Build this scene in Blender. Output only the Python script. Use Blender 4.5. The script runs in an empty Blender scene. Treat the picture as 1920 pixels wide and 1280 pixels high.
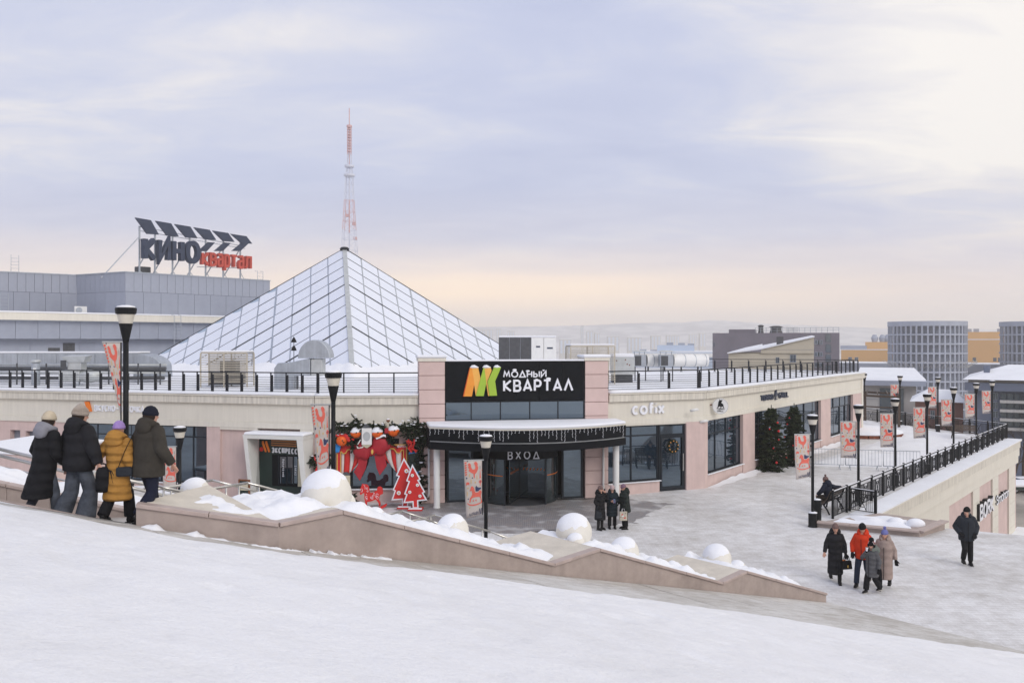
import bpy, math, random
from mathutils import Vector, Matrix, noise
R = math.radians
rnd = random.Random(7)
scene = bpy.context.scene
COL = scene.collection
# ------------------------------------------------------------------ camera
CAMZ, FPX = 6.9, 1600.0
cam = bpy.data.cameras.new("camera"); cam.lens = 30.0; cam.sensor_width = 36.0
cam.clip_start = 0.1; cam.clip_end = 9000
cam_o = bpy.data.objects.new("camera", cam); COL.objects.link(cam_o)
cam_o.location = (0, 0, CAMZ); cam_o.rotation_euler = (R(90), 0, 0)
scene.camera = cam_o
# ------------------------------------------------------------------ world, sun, exposure
SUN_AZ, SUN_EL = 148.0, 32.0
world = bpy.data.worlds.new("World"); scene.world = world; world.use_nodes = True
def build_world():
    nt = world.node_tree; N = nt.nodes; L = nt.links
    N.clear()
    def n(t, **k):
        x = N.new(t)
        for a, b in k.items(): setattr(x, a, b)
        return x
    def mth(op, a, b=None, clamp=False):
        x = n('ShaderNodeMath', operation=op); x.use_clamp = clamp
        for i, q in enumerate((a, b)):
            if q is None: continue
            if isinstance(q, (int, float)): x.inputs[i].default_value = q
            else: L.new(q, x.inputs[i])
        return x.outputs[0]
    def ramp(fac, stops):
        r = n('ShaderNodeValToRGB'); e = r.color_ramp.elements
        while len(e) < len(stops): e.new(.5)
        for el, (p, c) in zip(e, stops): el.position = p; el.color = (*c, 1) if len(c) == 3 else c
        L.new(fac, r.inputs[0]); return r.outputs[0]
    def mix(f, a, b, bt='MIX'):
        m = n('ShaderNodeMix', data_type='RGBA', blend_type=bt)
        for s, q in ((0, f), (6, a), (7, b)):
            if isinstance(q, (int, float)): m.inputs[s].default_value = q
            elif isinstance(q, tuple): m.inputs[s].default_value = (*q, 1)
            else: L.new(q, m.inputs[s])
        return m.outputs[2]
    sky = n('ShaderNodeTexSky', sky_type='NISHITA'); sky.sun_disc = False
    sky.sun_elevation = R(SUN_EL); sky.sun_rotation = R(SUN_AZ); sky.air_density = 1.2; sky.dust_density = 2.0
    tc = n('ShaderNodeTexCoord'); sep = n('ShaderNodeSeparateXYZ'); L.new(tc.outputs['Generated'], sep.inputs[0])
    x, y, z = sep.outputs
    zc = mth('MAXIMUM', z, 0.0)
    den = mth('ADD', zc, 0.16)
    cmb = n('ShaderNodeCombineXYZ')
    L.new(mth('DIVIDE', x, den), cmb.inputs[0]); L.new(mth('DIVIDE', y, den), cmb.inputs[1]); cmb.inputs[2].default_value = 3.1
    mp = n('ShaderNodeMapping'); mp.inputs['Scale'].default_value = (0.5, 0.85, 1); mp.inputs['Rotation'].default_value = (0, 0, R(-24))
    mp.inputs['Location'].default_value = (1.7, 0.6, 0)
    L.new(cmb.outputs[0], mp.inputs[0])
    n1 = n('ShaderNodeTexNoise'); n1.inputs['Scale'].default_value = 1.05; n1.inputs['Detail'].default_value = 7; n1.inputs['Roughness'].default_value = .5
    n1.inputs['Distortion'].default_value = .35; L.new(mp.outputs[0], n1.inputs['Vector'])
    n2 = n('ShaderNodeTexNoise'); n2.inputs['Scale'].default_value = 4.0; n2.inputs['Detail'].default_value = 8; n2.inputs['Roughness'].default_value = .58
    n2.inputs['Distortion'].default_value = .6; L.new(mp.outputs[0], n2.inputs['Vector'])
    # lighter cloud deck towards the veiled sun, as the photograph shows it
    sd = mth('ADD', mth('ADD', mth('MULTIPLY', x, .83), mth('MULTIPLY', y, .22)), mth('MULTIPLY', z, .75))
    base = mth('ADD', mth('MULTIPLY', n1.outputs['Fac'], .90), mth('MULTIPLY', n2.outputs['Fac'], .48))
    base = mth('ADD', base, mth('SUBTRACT', mth('MULTIPLY', mth('MAXIMUM', mth('SUBTRACT', sd, .58), 0.0), 1.15), .075))
    cl = ramp(base, [(.46, (.47, .515, .70)), (.60, (.525, .565, .735)), (.70, (.60, .625, .75)), (.79, (.73, .72, .765)), (.92, (.90, .865, .83))])
    # warm band above the horizon
    el = ramp(zc, [(.0, (1, 1, 1)), (.055, (1, 1, 1)), (.085, (.5, .5, .5)), (.12, (.12, .12, .12)), (.18, (0, 0, 0))])
    wn = n('ShaderNodeTexNoise'); wn.inputs['Scale'].default_value = 2.6; wn.inputs['Detail'].default_value = 5
    wm = n('ShaderNodeMapping'); wm.inputs['Scale'].default_value = (1, 1, 9); L.new(tc.outputs['Generated'], wm.inputs[0]); L.new(wm.outputs[0], wn.inputs['Vector'])
    wside = mth('SUBTRACT', 1.02, mth('MULTIPLY', mth('ABSOLUTE', mth('ADD', x, .06)), .95))
    wf = mth('MULTIPLY', mth('MULTIPLY', el, wside), mth('ADD', .42, mth('MULTIPLY', wn.outputs['Fac'], .95)), True)
    cl = mix(wf, cl, (1.38, 1.03, .68))
    # an overcast deck is brighter overhead than near the horizon
    gain = mth('ADD', 1.0, mth('MULTIPLY', zc, .12))
    cl = mix(1.0, cl, gain, 'MULTIPLY')
    cl10 = mix(1.0, cl, (10.0, 10.0, 10.0), 'MULTIPLY')
    out = mix(.93, sky.outputs[0], cl10)
    bg = n('ShaderNodeBackground'); bg.inputs['Strength'].default_value = 0.1
    L.new(out, bg.inputs['Color'])
    wo = n('ShaderNodeOutputWorld'); L.new(bg.outputs[0], wo.inputs[0])
build_world()
sun = bpy.data.lights.new("sun", 'SUN'); sun.energy = 1.15; sun.angle = R(28); sun.color = (1, .95, .88)
sun_o = bpy.data.objects.new("sun", sun); COL.objects.link(sun_o)
_sd = Vector((math.sin(R(SUN_AZ))*math.cos(R(SUN_EL)), math.cos(R(SUN_AZ))*math.cos(R(SUN_EL)), math.sin(R(SUN_EL))))
sun_o.rotation_euler = _sd.to_track_quat('Z', 'Y').to_euler()
sun_o.location = _sd*200
vs = scene.view_settings; vs.view_transform = 'Standard'; vs.look = 'None'; vs.gamma = 1; vs.exposure = 0.16; vs.use_curve_mapping = False
scene.render.engine = 'CYCLES'
cy = scene.cycles; cy.use_denoising = True; cy.max_bounces = 6; cy.diffuse_bounces = 4; cy.glossy_bounces = 3; cy.transmission_bounces = 3
cy.volume_bounces = 1; cy.caustics_reflective = False; cy.caustics_refractive = False
try: cy.denoiser = 'OPENIMAGEDENOISE'
except Exception: pass
# ------------------------------------------------------------------ pixel helpers (1920x1280 photograph)
def pix(px, py, Y): return Vector(((px-960)/FPX*Y, Y, CAMZ-(py-640)/FPX*Y))
def gnd(px, py, z=0.0): return pix(px, py, FPX*(CAMZ-z)/(py-640))
def zat(py, Y): return CAMZ-(py-640)/FPX*Y
# ------------------------------------------------------------------ mesh collector
class MB:
    def __init__(s): s.v = []; s.f = []; s.m = []
    def add(s, vs_, fs, mi=0):
        o = len(s.v); s.v += [tuple(p) for p in vs_]
        for f in fs: s.f.append(tuple(i+o for i in f)); s.m.append(mi)
        return s
    def box(s, x0, x1, y0, y1, z0, z1, mi=0):
        return s.add([(x0,y0,z0),(x1,y0,z0),(x1,y1,z0),(x0,y1,z0),(x0,y0,z1),(x1,y0,z1),(x1,y1,z1),(x0,y1,z1)],
                     [(0,3,2,1),(4,5,6,7),(0,1,5,4),(1,2,6,5),(2,3,7,6),(3,0,4,7)], mi)
    def hexa(s, b, t, mi=0):
        return s.add(list(b)+list(t), [(0,3,2,1),(4,5,6,7),(0,1,5,4),(1,2,6,5),(2,3,7,6),(3,0,4,7)], mi)
    def bar(s, p, q, w, h, mi=0, up=(0,0,1)):
        p = Vector(p); q = Vector(q); d = (q-p).normalized(); up = Vector(up)
        if abs(d.dot(up)) > .98: up = Vector((0,1,0))
        a = d.cross(up).normalized()*w/2; b = a.cross(d).normalized()*h/2
        c = [-a-b, a-b, a+b, -a+b]
        return s.hexa([p+k for k in c], [q+k for k in c], mi)
    def tube(s, pts, r, n=8, mi=0, caps=True, flat=1.0, up=None):
        pts = [Vector(p) for p in pts]; k = len(pts); o = len(s.v)
        ref = None
        for i, p in enumerate(pts):
            d = (pts[min(i+1,k-1)]-pts[max(i-1,0)]).normalized()
            if ref is None:
                ref = Vector(up) if up else (Vector((0,0,1)) if abs(d.z) < .9 else Vector((1,0,0)))
            a = d.cross(ref)
            if a.length < 1e-4: a = d.cross(Vector((.3,.9,.2)))
            a.normalize(); b = a.cross(d).normalized(); ref = b if not up else Vector(up)
            rr = r[i] if isinstance(r, (list, tuple)) else r
            ra, rb = rr if isinstance(rr, tuple) else (rr, rr*flat)
            for j in range(n):
                t = 2*math.pi*j/n
                s.v.append(tuple(p+a*math.cos(t)*ra+b*math.sin(t)*rb))
        for i in range(k-1):
            for j in range(n):
                s.f.append((o+i*n+j, o+i*n+(j+1)%n, o+(i+1)*n+(j+1)%n, o+(i+1)*n+j)); s.m.append(mi)
        if caps:
            s.f.append(tuple(o+j for j in reversed(range(n)))); s.m.append(mi)
            s.f.append(tuple(o+(k-1)*n+j for j in range(n))); s.m.append(mi)
        return s
    def rings(s, secs, n=16, mi=0, caps=True):
        """secs: (cx,cy,z,rx,ry)"""
        o = len(s.v); k = len(secs)
        for (cx, cy_, z, rx, ry) in secs:
            for j in range(n):
                t = 2*math.pi*j/n; s.v.append((cx+rx*math.cos(t), cy_+ry*math.sin(t), z))
        for i in range(k-1):
            for j in range(n):
                s.f.append((o+i*n+j, o+i*n+(j+1)%n, o+(i+1)*n+(j+1)%n, o+(i+1)*n+j)); s.m.append(mi)
        if caps:
            s.f.append(tuple(o+j for j in reversed(range(n)))); s.m.append(mi)
            s.f.append(tuple(o+(k-1)*n+j for j in range(n))); s.m.append(mi)
        return s
    def lathe(s, prof, n=16, c=(0,0,0), mi=0): return s.rings([(c[0], c[1], c[2]+z, max(r, 1e-4), max(r, 1e-4)) for r, z in prof], n, mi)
    def ball(s, c, r, n=16, m=10, mi=0, sq=(1,1,1)):
        secs = []
        for i in range(m+1):
            a = -math.pi/2+math.pi*i/m
            secs.append((c[0], c[1], c[2]+math.sin(a)*r*sq[2], max(math.cos(a), .002)*r*sq[0], max(math.cos(a), .002)*r*sq[1]))
        return s.rings(secs, n, mi)
    def prism(s, pts, ext, mi=0):
        """pts planar 3d polygon (seen from the front anticlockwise), extruded by ext"""
        pts = [Vector(p) for p in pts]; e = Vector(ext); n = len(pts); o = len(s.v)
        s.v += [tuple(p) for p in pts]+[tuple(p+e) for p in pts]
        s.f.append(tuple(o+i for i in range(n))); s.m.append(mi)
        s.f.append(tuple(o+n+i for i in reversed(range(n)))); s.m.append(mi)
        for i in range(n): s.f.append((o+i, o+n+i, o+n+(i+1)%n, o+(i+1)%n)); s.m.append(mi)
        return s
    def xf(s, M, start=0):
        for i in range(start, len(s.v)): s.v[i] = tuple(M @ Vector(s.v[i]))
        return s
    def build(s, name, mats, parent=None, smooth=False, bevel=0, ang=None):
        me = bpy.data.meshes.new(name); me.from_pydata(s.v, [], s.f)
        if not isinstance(mats, (list, tuple)): mats = [mats]
        for m in mats: me.materials.append(m)
        if len(mats) > 1: me.polygons.foreach_set('material_index', s.m)
        if smooth: me.polygons.foreach_set('use_smooth', [True]*len(me.polygons))
        me.update()
        if ang is not None:
            try: me.set_sharp_from_angle(angle=R(ang))
            except Exception: pass
        o = bpy.data.objects.new(name, me); COL.objects.link(o)
        if parent is not None: o.parent = parent
        if bevel:
            b = o.modifiers.new("bevel", 'BEVEL'); b.width = bevel; b.segments = 2; b.limit_method = 'ANGLE'; b.angle_limit = R(40)
        return o
def T(o, label, cat, group=None, kind=None):
    o['label'] = label; o['category'] = cat
    if group: o['group'] = group
    if kind: o['kind'] = kind
    return o
def empty(name, loc=(0,0,0), rz=0.0):
    o = bpy.data.objects.new(name, None); COL.objects.link(o); o.location = loc; o.rotation_euler = (0,0,rz)
    o.empty_display_size = .2
    return o
def thing(name, label, cat, loc=(0,0,0), rz=0.0, group=None): return T(empty(name, loc, rz), label, cat, group)
def struct(o): o['kind'] = 'structure'; return o
def copy_tree(o, parent=None):
    c = o.copy(); COL.objects.link(c)
    if parent is not None: c.parent = parent
    for ch in list(o.children): copy_tree(ch, c)
    return c
def inst(src, parent, loc=None, rz=None):
    c = src.copy(); COL.objects.link(c); c.parent = parent
    if loc is not None: c.location = loc
    if rz is not None: c.rotation_euler = (0,0,rz)
    return c
# ------------------------------------------------------------------ materials
def lin(r, g, b):
    f = lambda c: c/12.92 if c <= .04045 else ((c+.055)/1.055)**2.4
    return (f(r/255), f(g/255), f(b/255))
def new_mat(name):
    m = bpy.data.materials.new(name); m.use_nodes = True
    nt = m.node_tree; b = nt.nodes['Principled BSDF']
    return m, nt, b
def setin(b, **k):
    for a, v in k.items(): b.inputs[a].default_value = v
def mat(name, col, rough=.7, var=.10, scale=3.0, bump=0.0, bscale=60.0, metal=0.0, spec=.4, streak=0.0, ior=None):
    m, nt, b = new_mat(name); N = nt.nodes; L = nt.links
    setin(b, Roughness=rough, Metallic=metal); b.inputs['Specular IOR Level'].default_value = spec
    if ior: b.inputs['IOR'].default_value = ior
    tc = N.new('ShaderNodeTexCoord')
    if var > 0:
        ns = N.new('ShaderNodeTexNoise'); ns.inputs['Scale'].default_value = scale; ns.inputs['Detail'].default_value = 6; ns.inputs['Roughness'].default_value = .62
        L.new(tc.outputs['Object'], ns.inputs['Vector'])
        fac = ns.outputs['Fac']
        if streak:
            mp = N.new('ShaderNodeMapping'); mp.inputs['Scale'].default_value = (6, 6, .35); L.new(tc.outputs['Object'], mp.inputs[0])
            n3 = N.new('ShaderNodeTexNoise'); n3.inputs['Scale'].default_value = 1.4; n3.inputs['Detail'].default_value = 4; L.new(mp.outputs[0], n3.inputs['Vector'])
            mx = N.new('ShaderNodeMix'); mx.inputs[0].default_value = streak; L.new(fac, mx.inputs[2]); L.new(n3.outputs['Fac'], mx.inputs[3]); fac = mx.outputs[0]
        cr = N.new('ShaderNodeValToRGB'); e = cr.color_ramp.elements
        e[0].position = .3; e[1].position = .72
        e[0].color = (*[c*(1-var*1.5) for c in col], 1); e[1].color = (*[min(c*(1+var), .95) for c in col], 1)
        L.new(fac, cr.inputs[0]); L.new(cr.outputs[0], b.inputs['Base Color'])
    else: b.inputs['Base Color'].default_value = (*col, 1)
    if bump > 0:
        nb = N.new('ShaderNodeTexNoise'); nb.inputs['Scale'].default_value = bscale; nb.inputs['Detail'].default_value = 5; L.new(tc.outputs['Object'], nb.inputs['Vector'])
        bp = N.new('ShaderNodeBump'); bp.inputs['Strength'].default_value = bump; bp.inputs['Distance'].default_value = .02
        L.new(nb.outputs['Fac'], bp.inputs['Height']); L.new(bp.outputs[0], b.inputs['Normal'])
    return m
M = {}
def mk(k, *a, **kw): M[k] = mat(k, *a, **kw)
mk('snow', (.80,.815,.85), .85, .035, .6, .35, 9.0, spec=.2)
mk('snow_soft', (.82,.83,.86), .9, .03, .9, .5, 6.0, spec=.15)
mk('ball_concrete', (.74,.71,.64), .6, .05, 3, .15, 70)
mk('beige', (.70,.665,.58), .85, .06, .8, .18, 90, spec=.2, streak=.5)
mk('beige_dirty', (.66,.625,.545), .85, .16, 2.4, .18, 90, spec=.2, streak=.8)
mk('pink', (.62,.48,.445), .85, .11, 1.1, .2, 110, spec=.2, streak=.35)
mk('pink_band', (.63,.48,.445), .85, .05, 1.3, .2, 110, spec=.2)
mk('granite', (.385,.315,.28), .65, .15, 2.6, .2, 130, spec=.35, streak=.18)
mk('granite_cap', (.43,.345,.31), .5, .10, 5, .05, 150, spec=.4)
mk('slab_pale', (.60,.55,.47), .7, .1, 3, .1, 60)
mk('black_metal', (.008,.009,.011), .5, .2, 8, spec=.22)
mk('dark_frame', (.014,.019,.026), .5, .15, 4, spec=.25)
mk('black_panel', (.004,.0055,.008), .5, .25, 1.2, spec=.12)
mk('rail_dark', (.018,.020,.025), .5, .2, 6, spec=.3)
mk('stainless', (.62,.60,.56), .28, .08, 6, metal=.9)
mk('galv', (.42,.455,.50), .42, .16, 2.2, .05, 20, metal=.55, streak=.5)
mk('galv_light', (.50,.52,.52), .45, .1, 3, metal=.4)
mk('white_paint', (.76,.76,.74), .5, .05, 2)
mk('white_frame', (.70,.70,.66), .5, .05, 2)
mk('letter_white', (.80,.81,.85), .4, .02, 2)
mk('clad', (.335,.36,.425), .55, .07, .5, spec=.4)
mk('clad_b', (.305,.33,.395), .55, .07, .5, spec=.4)
mk('clad_dark', (.22,.235,.275), .55, .07, .5)
mk('sign_navy', (.040,.052,.088), .55, .12, 1.5)
mk('sign_red', (.50,.085,.06), .55, .12, 1.5)
mk('green_dark', (.014,.030,.026), .5, .12, 2)
mk('orange', (.80,.19,.015), .5, .06, 2)
mk('orange2', (.42,.16,.045), .5, .06, 2)
mk('logo_orange', (.80,.30,.035), .45, .10, 1.2)
mk('logo_amber', (.82,.43,.09), .45, .10, 1.2)
mk('logo_green', (.35,.52,.045), .45, .08, 1.2)
mk('logo_edge', (.60,.10,.01), .45, .05, 1.2)
mk('red', (.62,.026,.022), .55, .08, 2)
mk('red_dark', (.40,.016,.028), .6, .12, 3)
mk('cloth_white', (.72,.70,.66), .8, .06, 4)
mk('gold', (.70,.45,.10), .4, .1, 4)
mk('orange_fruit', (.80,.13,.012), .5, .06, 5)
mk('blue_paper', (.03,.25,.62), .5, .1, 3)
mk('paper_cream', (.60,.55,.40), .7, .12, 6)
mk('wood', (.20,.075,.028), .6, .2, 5)
mk('wood_bench', (.075,.05,.036), .65, .25, 5)
mk('needle', (.028,.042,.022), .75, .35, 2.5, spec=.2)
mk('needle_l', (.055,.072,.032), .75, .3, 2.5, spec=.2)
mk('trunk', (.07,.05,.035), .9, .2, 6)
mk('bauble', (.55,.02,.02), .2, .0)
mk('bulb_warm', (.85,.40,.10), .3, 0)
mk('banner', (.60,.535,.485), .85, .05, 6, .1, 200)
mk('print_coral', (.78,.16,.115), .8, .07, 8)
mk('print_navy', (.05,.06,.13), .8, .1, 8)
mk('print_gold', (.66,.45,.20), .8, .1, 8)
mk('lamp_glass', (.62,.58,.50), .35, .10, 4)
mk('fur', (.15,.17,.15), .95, .3, 30)
mk('skin', (.52,.29,.21), .55, .05, 8)
mk('asphalt_ice', (.42,.38,.33), .6, .2, .25, .2, 8)
mk('hedge', (.10,.055,.035), .9, .35, 8)
mk('rust', (.20,.06,.03), .8, .3, 6)
mk('louvre', (.50,.45,.36), .55, .12, 6)
mk('machine', (.075,.078,.085), .6, .2, 4)
def glass(name, col, ior=2.3, rough=.03, wav=.012):
    m, nt, b = new_mat(name); setin(b, Roughness=rough, IOR=ior); b.inputs['Base Color'].default_value = (*col, 1); b.inputs['Specular Tint'].default_value = (.72,.87,1.0,1)
    N = nt.nodes; L = nt.links; tc = N.new('ShaderNodeTexCoord')
    ns = N.new('ShaderNodeTexNoise'); ns.inputs['Scale'].default_value = .55; ns.inputs['Detail'].default_value = 1; L.new(tc.outputs['Object'], ns.inputs['Vector'])
    bp = N.new('ShaderNodeBump'); bp.inputs['Strength'].default_value = 1.0; bp.inputs['Distance'].default_value = wav
    L.new(ns.outputs['Fac'], bp.inputs['Height']); L.new(bp.outputs[0], b.inputs['Normal'])
    M[name] = m
glass('glass', (.012,.022,.034), 2.45)
glass('glass_far', (.05,.065,.09), 2.0, .1)
glass('glass_door', (.012,.018,.018), 1.9)
# ------------------------------------------------------------------ ground materials
def ground_mat(name, snowc, dirt, pav, thr=(.36,.58), joints=0.0, jscale=1.6, stretch=(1,1,1), bump=.5, wn=.9, speck=.10):
    m, nt, b = new_mat(name); N = nt.nodes; L = nt.links
    setin(b, Roughness=.62); b.inputs['Specular IOR Level'].default_value = .35
    tc = N.new('ShaderNodeTexCoord'); mp = N.new('ShaderNodeMapping'); mp.inputs['Scale'].default_value = stretch; L.new(tc.outputs['Object'], mp.inputs[0])
    def nz(sc, det, rg=.6):
        q = N.new('ShaderNodeTexNoise'); q.inputs['Scale'].default_value = sc; q.inputs['Detail'].default_value = det; q.inputs['Roughness'].default_value = rg; L.new(mp.outputs[0], q.inputs['Vector']); return q.outputs['Fac']
    a = nz(.22, 5); c = nz(1.7, 9, .68); d = nz(9, 6, .7)
    mx = N.new('ShaderNodeMix'); mx.inputs[0].default_value = .55; L.new(a, mx.inputs[2]); L.new(c, mx.inputs[3])
    cr = N.new('ShaderNodeValToRGB'); cr.color_ramp.elements[0].position = thr[0]; cr.color_ramp.elements[1].position = thr[1]; L.new(mx.outputs[0], cr.inputs[0])
    m1 = N.new('ShaderNodeMix'); m1.data_type = 'RGBA'; m1.inputs[6].default_value = (*dirt, 1); m1.inputs[7].default_value = (*snowc, 1); L.new(cr.outputs[0], m1.inputs[0])
    c2 = N.new('ShaderNodeValToRGB'); c2.color_ramp.elements[0].position = .60; c2.color_ramp.elements[1].position = .74; L.new(d, c2.inputs[0])
    sc = N.new('ShaderNodeMath'); sc.operation = 'MULTIPLY'; sc.inputs[1].default_value = wn; L.new(c2.outputs[0], sc.inputs[0])
    m2 = N.new('ShaderNodeMix'); m2.data_type = 'RGBA'; m2.inputs[7].default_value = (*pav, 1); L.new(sc.outputs[0], m2.inputs[0]); L.new(m1.outputs[2], m2.inputs[6])
    col = m2.outputs[2]
    if joints:
        bk = N.new('ShaderNodeTexBrick'); bk.inputs['Scale'].default_value = jscale; bk.inputs['Mortar Size'].default_value = .02; bk.inputs['Color1'].default_value = (1,1,1,1); bk.inputs['Color2'].default_value = (.88,.87,.86,1); bk.inputs['Mortar'].default_value = (1.12,1.12,1.14,1)
        L.new(tc.outputs['Object'], bk.inputs['Vector'])
        m3 = N.new('ShaderNodeMix'); m3.data_type = 'RGBA'; m3.blend_type = 'MULTIPLY'; m3.inputs[0].default_value = joints; L.new(col, m3.inputs[6]); L.new(bk.outputs[0], m3.inputs[7]); col = m3.outputs[2]
    e1 = nz(26, 4, .75); e2 = nz(70, 3, .7)
    ea = N.new('ShaderNodeMath'); ea.operation = 'ADD'; L.new(e1, ea.inputs[0]); L.new(e2, ea.inputs[1])
    er = N.new('ShaderNodeValToRGB'); er.color_ramp.elements[0].position = .36; er.color_ramp.elements[1].position = .58
    er.color_ramp.elements[0].color = (1-speck, 1-speck*1.03, 1-speck*1.05, 1); er.color_ramp.elements[1].color = (1,1,1,1)
    eh = N.new('ShaderNodeMath'); eh.operation = 'MULTIPLY'; eh.inputs[1].default_value = .5; L.new(ea.outputs[0], eh.inputs[0]); L.new(eh.outputs[0], er.inputs[0])
    m4 = N.new('ShaderNodeMix'); m4.data_type = 'RGBA'; m4.blend_type = 'MULTIPLY'; m4.inputs[0].default_value = 1.0; L.new(col, m4.inputs[6]); L.new(er.outputs[0], m4.inputs[7]); col = m4.outputs[2]
    L.new(col, b.inputs['Base Color'])
    bp = N.new('ShaderNodeBump'); bp.inputs['Strength'].default_value = bump; bp.inputs['Distance'].default_value = .05
    hm = N.new('ShaderNodeMath'); hm.operation = 'MULTIPLY_ADD'; hm.inputs[1].default_value = .35; L.new(d, hm.inputs[0]); L.new(c, hm.inputs[2]); L.new(hm.outputs[0], bp.inputs['Height']); L.new(bp.outputs[0], b.inputs['Normal'])
    M[name] = m
ground_mat('plaza_snow', (.80,.80,.805), (.50,.48,.455), (.50,.415,.365), (.34,.60), .7, 1.5, (1,1,1), .8, .5, .18)
ground_mat('slope_snow', (.85,.855,.875), (.76,.76,.77), (.66,.64,.62), (.30,.54), 0, 1, (1,1,1), .9, .34, .09)
ground_mat('bare_slab', (.66,.65,.63), (.45,.425,.39), (.50,.455,.40), (.42,.58), 0, 1, (1,2.2,1), .35, .45, .22)
ground_mat('far_ground', (.70,.71,.74), (.45,.44,.44), (.35,.34,.33), (.40,.60), 0, 1, (.06,.06,.06), .2, .4)
ground_mat('terrace_snow', (.80,.805,.83), (.70,.69,.68), (.68,.65,.6), (.25,.5), 0, 1, (1,1,1), .6, .15)
def paving_mat():
    m, nt, b = new_mat('paving'); N = nt.nodes; L = nt.links; setin(b, Roughness=.5)
    tc = N.new('ShaderNodeTexCoord'); bk = N.new('ShaderNodeTexBrick'); bk.inputs['Scale'].default_value = 3.4; bk.inputs['Mortar Size'].default_value = .022
    bk.inputs['Color1'].default_value = (.17,.17,.19,1); bk.inputs['Color2'].default_value = (.27,.225,.20,1); bk.inputs['Mortar'].default_value = (.42,.42,.43,1); L.new(tc.outputs['Object'], bk.inputs['Vector'])
    ns = N.new('ShaderNodeTexNoise'); ns.inputs['Scale'].default_value = 1.1; ns.inputs['Detail'].default_value = 7; L.new(tc.outputs['Object'], ns.inputs['Vector'])
    cr = N.new('ShaderNodeValToRGB'); cr.color_ramp.elements[0].position = .50; cr.color_ramp.elements[1].position = .66; L.new(ns.outputs['Fac'], cr.inputs[0])
    mx = N.new('ShaderNodeMix'); mx.data_type = 'RGBA'; mx.inputs[7].default_value = (.52,.51,.51,1); L.new(cr.outputs[0], mx.inputs[0]); L.new(bk.outputs[0], mx.inputs[6]); L.new(mx.outputs[2], b.inputs['Base Color'])
    bp = N.new('ShaderNodeBump'); bp.inputs['Strength'].default_value = .5; bp.inputs['Distance'].default_value = .01; L.new(bk.outputs['Fac'], bp.inputs['Height']); bp.invert = True; L.new(bp.outputs[0], b.inputs['Normal'])
    M['paving'] = m
paving_mat()
# ------------------------------------------------------------------ plaza, low town ground, hills
def sheet(name, pts, z, m):
    mb = MB(); mb.v = [(x, y, z) for x, y in pts]; mb.f = [tuple(range(len(pts)))]; mb.m = [0]
    return struct(mb.build(name, m))
RAIL0, RAIL1 = Vector((13.9, 33.7, 0)), Vector((35.4, 60.0, 0))
PLZ = [(-60,-25),(45,-25),(45,16.0),(18.2,30.4),(15.8,31.7),(14.05,33.0),(13.9,33.7),(35.4,60.0),(30.6,77),(20,82),(-60,82)]
sheet('plaza', PLZ, 0.0, M['plaza_snow'])
def terr(x, y):
    z = -9.0
    if y > 112: z -= 17*min(1, (y-112)/190)**.8
    if y > 400: z -= 8*min(1, (y-400)/600)
    return z
mb = MB(); ys = [-60,0,40,60,80,100,112,130,160,200,250,302,360,420,600,900,1400,2200,3200,4300]; xs = [-3000,-1500,-700,-300,-120,-40,20,45,70,100,150,220,320,500,900,1600,3000]
for y in ys:
    for x in xs: mb.v.append((x, y, terr(x, y)))
W_ = len(xs)
for j in range(len(ys)-1):
    for i in range(W_-1): mb.f.append((j*W_+i, j*W_+i+1, (j+1)*W_+i+1, (j+1)*W_+i)); mb.m.append(0)
struct(mb.build('ground', M['far_ground'], smooth=True))
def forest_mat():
    m, nt, b = new_mat('hill_forest_hazed'); N = nt.nodes; L = nt.links; setin(b, Roughness=.95)
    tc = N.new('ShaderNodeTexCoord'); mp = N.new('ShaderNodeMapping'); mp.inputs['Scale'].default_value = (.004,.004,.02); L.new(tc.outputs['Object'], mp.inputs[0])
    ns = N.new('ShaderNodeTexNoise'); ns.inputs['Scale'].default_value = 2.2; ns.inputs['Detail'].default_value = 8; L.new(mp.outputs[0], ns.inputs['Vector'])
    cr = N.new('ShaderNodeValToRGB'); e = cr.color_ramp.elements; e[0].position = .42; e[0].color = (.22,.25,.33,1); e[1].position = .6; e[1].color = (.55,.57,.63,1)  # forest tones paled and blued: distance haze painted into the colour
    L.new(ns.outputs['Fac'], cr.inputs[0]); L.new(cr.outputs[0], b.inputs['Base Color']); M['hill_forest_hazed'] = m
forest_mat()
def hills():
    prof = [(-400,612),(600,613),(880,613),(1000,612),(1100,610),(1180,606),(1280,604),(1335,600),(1390,603),(1440,607),(1560,612),(1750,618),(2300,616)]
    Y = 3700; mb = MB(); n = 360; rows = 5
    for i in range(n+1):
        px = -400+2700*i/n
        for (a, ya), (b_, yb) in zip(prof, prof[1:]):
            if a <= px <= b_: yy = ya+(yb-ya)*(px-a)/(b_-a)
        top = (640-yy)/FPX*Y+CAMZ+noise.noise((px*.06, 0, 0))*2.4+noise.noise((px*.45, 3, 0))*2.2+abs(noise.noise((px*1.7, 5, 0)))*2.5
        for j in range(rows):
            t = j/(rows-1)
            mb.v.append(((px-960)/FPX*Y, Y-900*(1-t)**1.3, -34+(top+34)*t**1.2))
        mb.v.append(((px-960)/FPX*Y, Y+300, -34))
    k = rows+1
    for i in range(n):
        for j in range(k-1): mb.f.append((i*k+j, (i+1)*k+j, (i+1)*k+j+1, i*k+j+1)); mb.m.append(0)
    struct(mb.build('hills', M['hill_forest_hazed'], smooth=True))
hills()
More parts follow.
